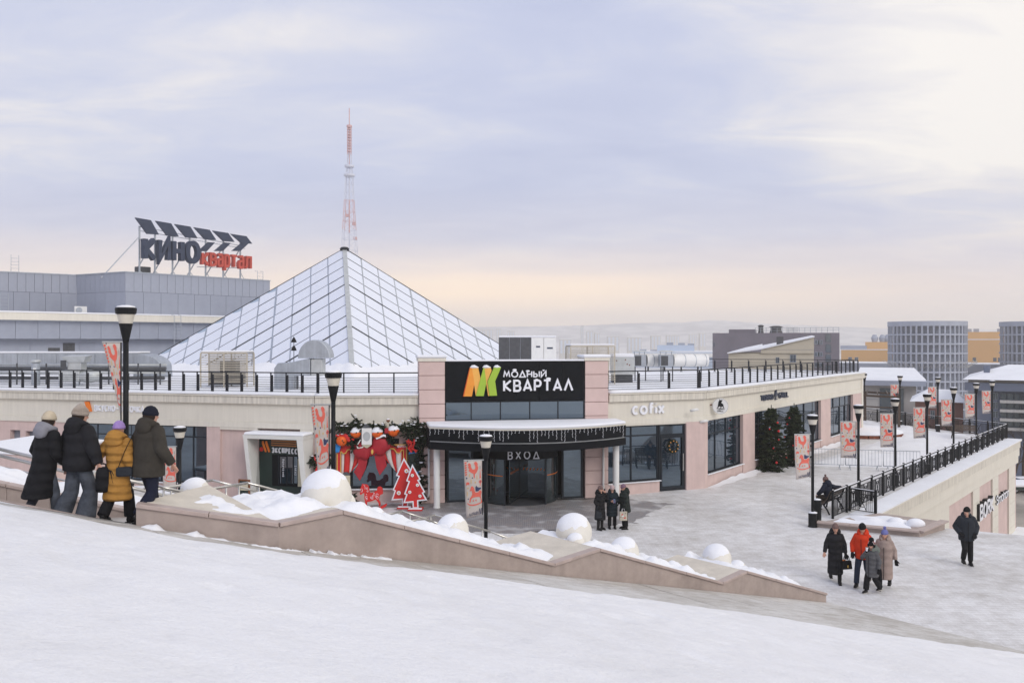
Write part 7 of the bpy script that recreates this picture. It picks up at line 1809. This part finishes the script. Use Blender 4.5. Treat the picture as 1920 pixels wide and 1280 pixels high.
t = thing('crossbody_pouch', 'small dark crossbody pouch hanging at the side of the olive parka', 'bag', tuple(pix(233,893,12.26)), .3); MB().box(-.11,.11,-.04,.04,-.0,.14).build('pouch', M['cl_anthra'], t, bevel=.03); MB().tube([(-.08,0,.13),(.0,.0,.35),(.12,.04,.62)], .012, 8, flat=.4).build('strap', M['cl_black'], t, smooth=True)
# -- three women chatting
TW = 'women chatting before the entrance'
la = (3.23,31.3,0)
person('woman in long black coat holding a phone to her ear with a black shoulder bag', la, .75, 1.60, ST, {'L': ((-.26,.02,1.12),(-.24,-.12,.92)), 'R': ((.28,-.14,1.18),(.15,-.13,1.47))}, dict(m='cl_black', hem=.40, rh=(.27,.22), rw=(.23,.18), rc=(.24,.18), puff=6, pamp=.02), ('trouser_black',(1,.9,.8,.75)), 'hat_brown', ('cl_black',.075), False, (0,-.01), (.25,.15), (False,True), None, grp=TW, tall_boot=True)
lb = (3.70,31.55,0)
person('woman in dark teal coat looking down at a purple phone in her hands', lb, .05, 1.58, ST, {'L': ((-.27,-.04,1.12),(-.07,-.26,1.13)), 'R': ((.27,-.04,1.12),(.07,-.26,1.13))}, dict(m='cl_teal', hem=.50, rh=(.26,.215), rw=(.25,.20), rc=(.25,.185), puff=6, pamp=.02), ('trouser_black',(1,1,1,1)), 'hat_pink', ('cl_teal',.08), False, (0,-.02), (0,.5), (True,True), None, grp=TW)
lc = (4.17,31.45,0)
person('woman in dark green hooded jacket with mauve beanie holding a paper bag', lc, -1.35, 1.63, ST, {'L': ((-.26,-.06,1.12),(-.20,-.20,.95)), 'R': ((.26,-.04,1.12),(.24,-.12,.86))}, dict(m='cl_green', hem=.66, rh=(.26,.23), rw=(.24,.20), rc=(.25,.19), puff=6, pamp=.02), ('trouser_black',(1.1,1.1,1.15,1.15)), 'hat_mauve', ('cl_green',.09), False, (0,-.05), (0,.35), (False,False), None, grp=TW)
def phone(label, loc, rz, m, tilt): t = thing('smartphone', label, 'phone', tuple(loc), rz); t.rotation_euler = (tilt, 0, rz); MB().box(-.036,.036,-.005,.005,-.075,.075).build('case', M[m], t, bevel=.003); MB().box(-.032,.032,-.0065,-.0051,-.07,.07).build('screen', M['glass'], t)
phone('dark phone held to the ear of the woman in the black coat', P(la,1.60/1.72,.75,(.125,-.13,1.54)), .75, 'hat_black', 0); phone('purple phone held by the woman in the teal coat', P(lb,1.58/1.72,.05,(.03,-.37,1.17)), .05, 'hat_lilac', -.6)
def handbag(label, loc, rz, w, h, d, m, drop, accent=None):
    t = thing('handbag', label, 'handbag', tuple(loc), rz); MB().hexa([(-w/2,-d/2,0),(w/2,-d/2,0),(w/2,d/2,0),(-w/2,d/2,0)], [(-w*.44,-d*.3,h),(w*.44,-d*.3,h),(w*.44,d*.3,h),(-w*.44,d*.3,h)]).build('bag_body', M[m], t, bevel=.02)
    for y in (-d*.25, d*.25): MB().tube([(-w*.25,y,h),(-w*.2,y*.5,h+drop*.8),(0,0,h+drop),(w*.2,y*.5,h+drop*.8),(w*.25,y,h)], .010, 8).build('handle', M[m], t, smooth=True)
    if accent: MB().box(-w*.36,-w*.1,-d*.1,d*.1,h*.8,h*1.12).build('scarf_inside', M[accent], t); MB().box(-.02,.02,-d/2-.004,-d/2-.0,.05,h*.5).build('tag', M['gold'], t)
    return t
handbag('black tote bag hanging from the arm of the phoning woman', P(la,.93,.75,(-.28,-.16,.52)), .75, .30, .28, .10, 'cl_anthra', .16)
q = P(lc,.948,-1.35,(.245,-.15,.46)); t = thing('paper_bag', 'brown paper gift bag with red and white print held by the woman in green', 'paper bag', (q.x-.02,q.y-.03,q.z-.06), .1); MB().hexa([(-.14,-.05,0),(.14,-.05,0),(.14,.05,0),(-.14,.05,0)], [(-.135,-.055,.32),(.135,-.055,.32),(.135,.055,.32),(-.135,.055,.32)]).build('bag_body', M['louvre'], t)
for x0, z0, m, w_ in ((-.05,.22,'red',.05),(.05,.10,'red',.06),(-.02,.17,'letter_white',.05),(.07,.26,'trouser_black',.03),(-.1,.13,'trouser_black',.03)): MB().prism([(x0-w_*.6,-.0575,z0-w_*.5),(x0+w_*.6,-.0575,z0-w_*.2),(x0+w_*.3,-.0575,z0+w_*.6),(x0-w_*.5,-.0575,z0+w_*.3)], (0,-.002,0)).build('print_patch', M[m], t)
for y in (-.04,.04): MB().tube([(-.05,y,.31),(-.04,y*.4,.42),(.04,y*.4,.42),(.05,y,.31)], .006, 6).build('handle', M['letter_white'], t)
# -- right hand group
l = (9.28,24.5,0); person('woman in long black quilted coat and brown beanie with a black handbag', l, -.25, 1.67, WALK2, {'L': ((-.25,-.02,1.13),(-.31,-.12,.88)), 'R': ((.25,.0,1.13),(.28,-.06,.87))}, dict(m='cl_black2', hem=.25, rh=(.255,.22), rw=(.225,.175), rc=(.25,.18), puff=5, pamp=.025, zip=True), ('trouser_black',(1,.9,.85,.8)), 'hat_brown', ('cl_black2',.085), False, (0,-.03), (-.1,.12), (True,False), None, tall_boot=True)
handbag('black structured handbag with orange scarf in the hand of the black coated woman', P(l,.97,-.25,(.30,-.08,.43)), .25, .32, .24, .14, 'boot', .15, 'orange')
l = (9.93,24.15,0); person('man in bright red orange hooded jacket and dark jeans with black beanie', l, -.62, 1.75, {'L': ((-.10,-.20,.50),(-.10,-.30,.10)), 'R': ((.10,.02,.48),(.10,.34,.17))}, {'L': ((-.27,-.04,1.14),(-.24,-.16,.92)), 'R': ((.27,.02,1.14),(.26,-.06,.90))}, dict(m='cl_red', hem=.76, rh=(.25,.20), rw=(.24,.19), rc=(.25,.185), zip=True), ('denim_dark',(1,1,1,1)), 'hat_black', ('cl_red',.075), False, (0,-.04), (.1,.4), (False,False), None, boots='sole')
l = (9.90,23.45,0); person('child in grey coat with fur hood drinking from a cup, big black pompom hat', l, -1.0, 1.40, {'L': ((-.10,-.14,.50),(-.10,-.20,.10)), 'R': ((.10,.0,.48),(.10,.28,.16))}, {'L': ((-.26,-.18,1.16),(-.06,-.24,1.40)), 'R': ((.27,.0,1.12),(.28,-.06,.86))}, dict(m='cl_grey', hem=.56, rh=(.245,.21), rw=(.24,.20), rc=(.25,.195), puff=4, pamp=.03, zip=True), ('trouser_black',(1.1,1.2,1.3,1.35)), 'hat_black', ('fur',.11), False, (0,-.03), (.1,.2), (False,False), None, boots='sole', hatkind='headphones')
cpq = P(l, 1.40/1.72, -1.0, (-.02,-.26,1.44)); t = thing('paper_cup', 'small white paper cup held to the mouth of the child', 'cup', tuple(cpq), 0); MB().lathe([(.028,0),(.036,.1),(.038,.105)], 14).build('cup', M['letter_white'], t, smooth=True, ang=40); MB().lathe([(.039,.106),(.039,.116),(.03,.12)], 14).build('lid', M['wood'], t)
l = (10.42,23.85,0); person('woman in long taupe padded coat with blue pompom beanie', l, -.55, 1.64, WALK, {'L': ((-.24,-.05,1.13),(-.22,-.16,.92)), 'R': ((.25,.05,1.13),(.30,-.03,.88))}, dict(m='cl_beige', hem=.30, rh=(.25,.22), rw=(.245,.20), rc=(.26,.19), puff=4, pamp=.02, zip=True), ('trouser_black',(1,.9,.85,.8)), 'hat_blue', ('cl_beige',.085), False, (0,-.03), (-.25,.1), (False,False), None, hatkind='pom', tall_boot=True)
l = (14.06,26.4,0); person('man in dark anthracite winter jacket with black beanie and hands in pockets', l, -.25, 1.77, {'L': ((-.10,-.02,.47),(-.10,.02,.095)), 'R': ((.10,-.20,.52),(.06,-.06,.13))} if False else {'L': ((-.09,-.20,.52),(-.09,.0,.15)), 'R': ((.10,-.02,.48),(.11,.0,.095))}, {'L': ((-.28,.06,1.13),(-.20,-.14,.96)), 'R': ((.28,.06,1.13),(.20,-.14,.96))}, dict(m='cl_anthra', hem=.74, rh=(.255,.21), rw=(.26,.205), rc=(.27,.195), zip=True, sleeve=(.115,.10,.09,.075)), ('trouser_black',(1.05,1.05,1.05,1.0)), 'hat_black', ('cl_anthra',.07), False, (0,-.02), (-.6,.05), (False,False), 'hair_grey')
# -- person sitting on the bench
rs = RD+math.pi; bq = Vector((12.95,34.75,0)); off = Vector((-math.sin(rs)*.12, math.cos(rs)*.12, 0))
person('person in navy jacket and pompom beanie sitting on the bench', tuple(bq+off*(-.2)), rs, 1.72, {'L': ((-.16,-.42,.54),(-.16,-.44,.095)), 'R': ((.16,-.42,.54),(.18,-.40,.095))}, {'L': ((-.40,.10,.92),(-.72,.22,.90)), 'R': ((.30,-.20,.84),(.18,-.42,.66))}, dict(m='cl_navy', hem=.50, rh=(.24,.20), rw=(.245,.195), rc=(.255,.19), sleeve=(.115,.10,.09,.07)), ('trouser_brown',(1.1,1.1,1.1,1.1)), 'hat_brown', ('cl_navy',.09), False, (.02,-.12), (.3,.2), (True,True), 'hair_dark', seat=True, hipz=.55, hatkind='pom')
# ------------------------------------------------------------------ town behind
mk('brick_brown_hazed', (.19,.175,.205), .8, .1, .2); mk('cream_wall', (.52,.47,.37), .8, .06, .3); mk('orange_wall', (.62,.36,.14), .8, .05, .1); mk('concrete', (.36,.39,.46), .8, .08, .3); mk('blue_wall', (.50,.58,.70), .7, .06, .2); mk('grey_wall', (.32,.345,.41), .8, .05, .2); mk('stone_pale', (.48,.47,.45), .8, .06, .3); mk('void_hazed', (.19,.22,.29), .6, .1, .3); mk('slate', (.15,.175,.24), .6, .1, .3); mk('brick_red', (.25,.13,.11), .8, .1, .4)  # brown, concrete and void tones carry painted haze: paler, bluer, less contrast
def bld(name, label, px0, px1, Y, ytop, dpt, m, zb=None, roofsnow=True):
    """front face square to the line of sight, so that neither side wall is drawn out"""
    km = ((px0+px1)/2-960)/FPX; C_ = Vector((km*Y, Y, 0)); d_ = Vector((1, -km, 0)).normalized(); s_ = Seg((C_.x, C_.y), (C_.x+d_.x, C_.y+d_.y)); u0 = s_.u(px0); A_ = C_+d_*u0
    zb = terr(0,Y) if zb is None else zb; t = thing(name, label, 'building', (A_.x, A_.y, zb), s_.rz); w = s_.u(px1)-u0; h = zat(ytop,Y)-zb
    MB().box(0, w, 0, dpt, 0, h).build('wall', M[m], t)
    if roofsnow: MB().box(-.1, w+.1, -.1, dpt+.1, h+.004, h+.3).build('roof_snow', M['snow'], t)
    X = lambda px: s_.u(px)-u0; Z = lambda py: zat(py,Y)-zb
    return t, X, Z, w, h
def win(t, x0, x1, z0, z1, y=-.06):
    w = MB().box(x0, x1, y, -.004, z0, z1).build('window', M['glass_far'], t); fw = (x1-x0)*.07
    f = MB(); f.box(x0-fw, x0, y-.05, -.004, z0, z1); f.box(x1, x1+fw, y-.05, -.004, z0, z1); f.box(x0-fw, x1+fw, y-.05, -.004, z1, z1+fw); f.box(x0-fw, x1+fw, y-.08, -.004, z0-fw, z0); f.box((x0+x1)/2-fw*.4, (x0+x1)/2+fw*.4, y-.03, y-.001, z0, z1); f.build('frame', M['concrete'], w)
# brown block
t, X, Z, w, h = bld('office_block', 'dark brown flat roofed office block behind the slanted beige roof', 1336, 1574, 175, 624, 30, 'brick_brown_hazed', roofsnow=False)
MB().box(X(1366), X(1416), 1, 12, h, Z(617)).build('roof_box', M['brick_brown_hazed'], t)
for x, yt, r in ((1426,608,.5),(1455,610,1.1)): MB().lathe([(r*1.2,h),(r,h+.6),(r,Z(yt+3)),(r*1.4,Z(yt+2)),(r*.5,Z(yt))], 10, (X(x),4,0)).build('vent_stack', M['machine'], t)
for x in (1480,1492): MB().box(X(x)-.6,X(x)+.55,3,5,h,Z(613)).build('air_unit', M['white_paint'], t)
for px in (1336,1366,1416,1574): pass
rail_ = MB()
for k_ in (0, .5): rail_.box(X(1416), X(1573), .2, .26, h+.5+k_, h+.56+k_)
for i in range(16): rail_.box(X(1416)+(X(1573)-X(1416))*i/15-.04, X(1416)+(X(1573)-X(1416))*i/15+.04, .2, .27, h, h+1.1)
rail_.build('roof_railing', M['galv'], t)['kind'] = 'stuff'
for px in (1528,1533): 
    for py in (638,660,680): win(t, X(px), X(px)+.9, Z(py+7), Z(py))
for py in (626,645,664,683): MB().box(X(1548), X(1558), -.1, -.004, Z(py+15), Z(py)).build('bay_window', M['glass_far'], t)
win(t, X(1338), X(1340), Z(650), Z(642))
# beige building with slanted roof
t, X, Z, w, h = bld('slant_roof_house', 'beige building with snow covered slanting roof and chimney', 1366, 1526, 140, 662, 14, 'cream_wall', roofsnow=False)
MB().prism([(X(1427),-.3,Z(662)),(X(1526),-.3,Z(662)),(X(1526),-.3,Z(632)),(X(1427),-.3,Z(655))], (0,3,0)).build('gable', M['cream_wall'], t)
MB().hexa([(X(1364),-.6,Z(663)),(X(1428),-.6,Z(655)),(X(1428),14,Z(648)),(X(1395),14,Z(655))], [(X(1364),-.6,Z(661)),(X(1428),-.6,Z(652)),(X(1428),14,Z(645)),(X(1395),14,Z(652))]).build('roof_snow', M['snow'], t)
MB().hexa([(X(1426),-.7,Z(655)),(X(1527),-.7,Z(632)),(X(1527),9,Z(630)),(X(1426),9,Z(650))], [(X(1426),-.7,Z(654)),(X(1527),-.7,Z(630)),(X(1527),9,Z(628)),(X(1426),9,Z(648))]).build('roof_snow', M['snow'], t)
MB().box(X(1456), X(1469), 1, 2.2, Z(648), Z(631)).build('chimney', M['machine'], t); win(t, X(1482), X(1492), Z(678), Z(665)); win(t, X(1455), X(1461), Z(680), Z(670))
MB().box(X(1427), X(1526), -.36, -.31, Z(655.5), Z(655)).build('panel_joint', M['stone_pale'], t)
# light blue building
t, X, Z, w, h = bld('pale_blue_building', 'pale blue building with cornice and rooftop units far behind the roof fans', 1186, 1340, 260, 660, 20, 'blue_wall')
MB().box(-1, w+1, -1, .0, h-1.5, h-.3).build('cornice', M['white_paint'], t); MB().box(X(1232), X(1302), 2, 12, h+.3, Z(647)).build('penthouse', M['blue_wall'], t)
for x, yt in ((1256,642),(1278,643),(1296,644),(1205,655),(1225,656)): MB().box(X(x)-1, X(x)+1, 3, 5, h+.3, Z(yt)).build('roof_unit', M['concrete'], t)
for i in range(9): win(t, X(1192+i*16), X(1199+i*16), Z(684), Z(672))
# unfinished round tower blocks
def round_block(pxc, rp, ytop, Y, label, rows, yb):
    c = pix(pxc,0,Y); zb = terr(0,Y); t = thing('round_tower_block', label, 'building', (c.x, Y, zb), 0, 'unfinished round concrete blocks'); r = rp/FPX*Y; Z = lambda py: zat(py,Y)-zb
    MB().lathe([(r*.86,0),(r*.86,Z(ytop+8))], 40).build('core', M['void_hazed'], t, smooth=True, ang=60)
    MB().lathe([(r*.98,Z(ytop+9)),(r*1.0,Z(ytop+8.9)),(r*1.0,Z(ytop)),(r*.95,Z(ytop)-.02)], 56).build('parapet', M['concrete'], t, smooth=True, ang=40)
    fl = (yb-ytop-9)/rows; col = None
    for i in range(1, rows+1):
        y = ytop+9+fl*i; MB().lathe([(r*.9,Z(y)),(r*1.0,Z(y)),(r*1.0,Z(y-2.9)),(r*.9,Z(y-2.9))], 56).build('floor_slab', M['concrete'], t, smooth=True, ang=40)
    n = 44
    for i in range(n):
        a = 2*math.pi*i/n
        if math.sin(a) > .35: continue
        x, y = math.cos(a)*r*.975, math.sin(a)*r*.975
        if col is None: col = MB().box(-.28,.28,-.28,.28,0,Z(ytop+8)).build('column', M['concrete'], t); col.location = (x,y,0); col.rotation_euler = (0,0,a)
        else: inst(col, t, (x,y,0), a)
    return t, r, Z
t, r_, Z_ = round_block(1738, 68, 603, 320, 'round unfinished concrete tower block with safety net ring', 9, 765)
mb = MB()
for i in range(36):
    a, b_ = math.pi+math.pi*i/36, math.pi+math.pi*(i+1)/36; z0 = Z_(688); k_ = 1.22
    for q0, q1 in ((1.0, k_),): mb.bar((math.cos(a)*r_*1.01, math.sin(a)*r_*1.01, z0), (math.cos(a)*r_*k_, math.sin(a)*r_*k_, z0+2.2+.5*math.sin(i*2.2)), .08, .08); mb.bar((math.cos(a)*r_*k_, math.sin(a)*r_*k_, z0+2.2+.5*math.sin(i*2.2)), (math.cos(b_)*r_*k_, math.sin(b_)*r_*k_, z0+2.2+.5*math.sin((i+1)*2.2)), .08, .08)
    mb.bar((math.cos(a)*r_*1.01, math.sin(a)*r_*1.01, z0), (math.cos(b_)*r_*1.11, math.sin(b_)*r_*1.11, z0+1.0), .05, .05)
mb.build('safety_net', M['stone_pale'], t)['kind'] = 'stuff'
round_block(1951, 68, 603, 318, 'second round concrete block without a net, beside the taller orange hall', 9, 765)
# orange halls
t, X, Z, w, h = bld('orange_hall', 'long orange walled hall behind the round block, lower part with two windows', 1577, 1700, 400, 656, 40, 'orange_wall')
MB().box(X(1622), X(1700), 8, 30, h+.3, Z(641)).build('upper_storey', M['orange_wall'], t); MB().box(X(1575), X(1625), 5, 20, h+.3, Z(648)).build('plant_room', M['grey_wall'], t)
for px in (1591,1603): win(t, X(px), X(px)+1.4, Z(677), Z(670))
for x in (1640,1655,1665): MB().lathe([(1.2,0),(1.6,2),(.8,3.5)], 10, (X(x),10,Z(641))).build('roof_dish', M['concrete'], t)
t, X, Z, w, h = bld('orange_hall', 'taller orange walled hall between the two round blocks', 1790, 1900, 410, 639, 40, 'orange_wall', roofsnow=False)
MB().box(X(1790), X(1900), -3, -.01, 0, Z(637)).build('wall_front', M['orange_wall'], t); MB().box(X(1790), X(1900), 1, 20, h, Z(622)).build('upper_storey', M['orange_wall'], t); MB().box(X(1790), X(1900), -3.1, .9, Z(637)+.01, Z(635.5)).build('ledge_snow', M['snow'], t)
for px in (1808,1824,1862,1871): MB().box(X(px), X(px)+1.4, -3.05, -3.01, Z(677), Z(670)).build('window', M['glass_far'], t)
for x in (1811,1825,1870): MB().box(X(x), X(x)+2.4, 4, 7, Z(622), Z(616)).build('roof_unit', M['concrete'], t)
# long grey hall with snow roof
t, X, Z, w, h = bld('grey_hall', 'long low grey hall with snowy flat roof in front of the orange halls', 1560, 1990, 345, 683, 25, 'grey_wall')
# white roofed pavilion
t, X, Z, w, h = bld('stone_pavilion', 'pale stone pavilion with broad snow covered overhanging roof', 1615, 1718, 118, 722, 16, 'stone_pale', roofsnow=False)
MB().box(X(1600), X(1736), -1.6, 18, h, h+.7).build('roof_slab', M['grey_wall'], t); MB().hexa([(X(1600),-1.6,h+.704),(X(1736),-1.6,h+.704),(X(1736),18,h+.704),(X(1600),18,h+.704)], [(X(1605),-1.4,h+.95),(X(1735),-1.4,h+.95),(X(1720),16,h+2.0),(X(1606),16,h+2.0)]).build('roof_snow', M['snow'], t)
for a, b_ in ((1648,1672),(1672,1696)): MB().box(X(a)+.1, X(b_)-.1, -.12, -.004, Z(800), Z(728)).build('tall_window', M['glass_far'], t)
for k_ in range(5): MB().box(X(1622)+k_*.0, X(1646), -.05, -.003, Z(735+k_*14), Z(734.4+k_*14)).build('stone_joint', M['grey_wall'], t)
# low brick house with hipped snow roof
t, X, Z, w, h = bld('brick_house', 'low brick house with bright hipped snow roof below the round block', 1716, 1806, 104, 753, 10, 'brick_red', roofsnow=False)
MB().hexa([(-.6,-.6,h),(w+.6,-.6,h),(w+.6,10.6,h),(-.6,10.6,h)], [(w*.25,4,Z(734)),(w*.8,4,Z(734)),(w*.8,6,Z(734)),(w*.25,6,Z(734))]).build('roof_snow', M['snow'], t); win(t, X(1745), X(1752), Z(785), Z(770))
# slate blue apartment house, right
t, X, Z, w, h = bld('apartment_house', 'blue grey apartment house with glazed balconies and wavy snow covered roof', 1826, 1990, 96, 730, 14, 'slate', roofsnow=False)
MB().box(X(1810), X(2000), -1.2, -.0, Z(733), Z(718)).build('balcony_band', M['slate'], t); MB().box(X(1816), X(1996), -.4, 13, Z(717.8), Z(712)).build('eaves_wall', M['stone_pale'], t)
MB().hexa([(X(1806),-1.6,Z(712)),(X(2000),-1.6,Z(712)),(X(2000),16,Z(712)),(X(1806),16,Z(712))], [(X(1815),-1.0,Z(709)),(X(2000),-1.0,Z(709)),(X(2000),7,Z(686)),(X(1890),7,Z(686))]).build('roof_snow', M['snow'], t)
MB().box(X(1843), X(1855), 2, 4, Z(709), Z(686.5)).build('chimney', M['slate'], t)
for row in range(4):
    y0 = 738+row*17; MB().box(X(1875), X(1990), -1.2, -.01, Z(y0+17), Z(y0+12)).build('balcony_front', M['stone_pale'], t)
    for i in range(6): MB().box(X(1876+i*13), X(1887+i*13), -.15, -.005, Z(y0+12), Z(y0)).build('balcony_pane', M['glass_far'], t)
    win(t, X(1862), X(1871), Z(y0+12), Z(y0))
# distant tower blocks on the hillside
for i, (px, yt, wp, Y) in enumerate([(905,618,10,2200),(918,617,12,2250),(935,616,10,2300),(958,620,14,2100),(1092,610,5,2000),(1106,620,12,1900),(1120,624,10,1900),(1150,630,22,1700),(1190,632,26,1750),(1230,629,18,1900),(1262,628,24,2000),(1300,626,14,2200),(1318,624,12,2200),(1345,622,10,2400),(1372,625,14,2300),(1400,622,10,2500),(880,622,12,2000),(1020,634,30,1600),(1060,636,22,1500)]):
    c = pix(px,0,Y); w = wp/FPX*Y; zb = terr(0,Y); h = zat(yt,Y)-zb
    t = thing('distant_tower_block', 'pale tower block fading into the haze on the far hillside', 'building', (c.x, Y, zb), 0, 'tower blocks in the distant haze')
    MB().box(-w/2, w/2, 0, 14, 0, h).build('wall', M['stone_pale'], t); MB().box(-w/2-.3, w/2+.3, -.3, 14.3, h, h+.8).build('roof_snow', M['snow'], t)
    n = max(2, int(w/6))
    for k_ in range(n): MB().box(-w/2+w*(k_+.25)/n, -w/2+w*(k_+.75)/n, -.2, -.02, h*.45, h*.96).build('window_strip', M['blue_wall'], t)  # light blue strips: haze over the far windows put into their colour
# ------------------------------------------------------------------ haze
def haze():
    m = bpy.data.materials.new('haze'); m.use_nodes = True; nt = m.node_tree; nt.nodes.clear()
    o = nt.nodes.new('ShaderNodeOutputMaterial'); v = nt.nodes.new('ShaderNodeVolumePrincipled')
    v.inputs['Density'].default_value = HAZE; v.inputs['Color'].default_value = (1,.96,.90,1); v.inputs['Anisotropy'].default_value = .2
    nt.links.new(v.outputs[0], o.inputs['Volume'])
    b = MB().box(-3100, 3100, -70, 4350, -36, 122).build('haze', m); b['kind'] = 'stuff'; b['label'] = 'thin pale winter haze filling the air over the town'; b['category'] = 'haze'
HAZE = .00045
haze()
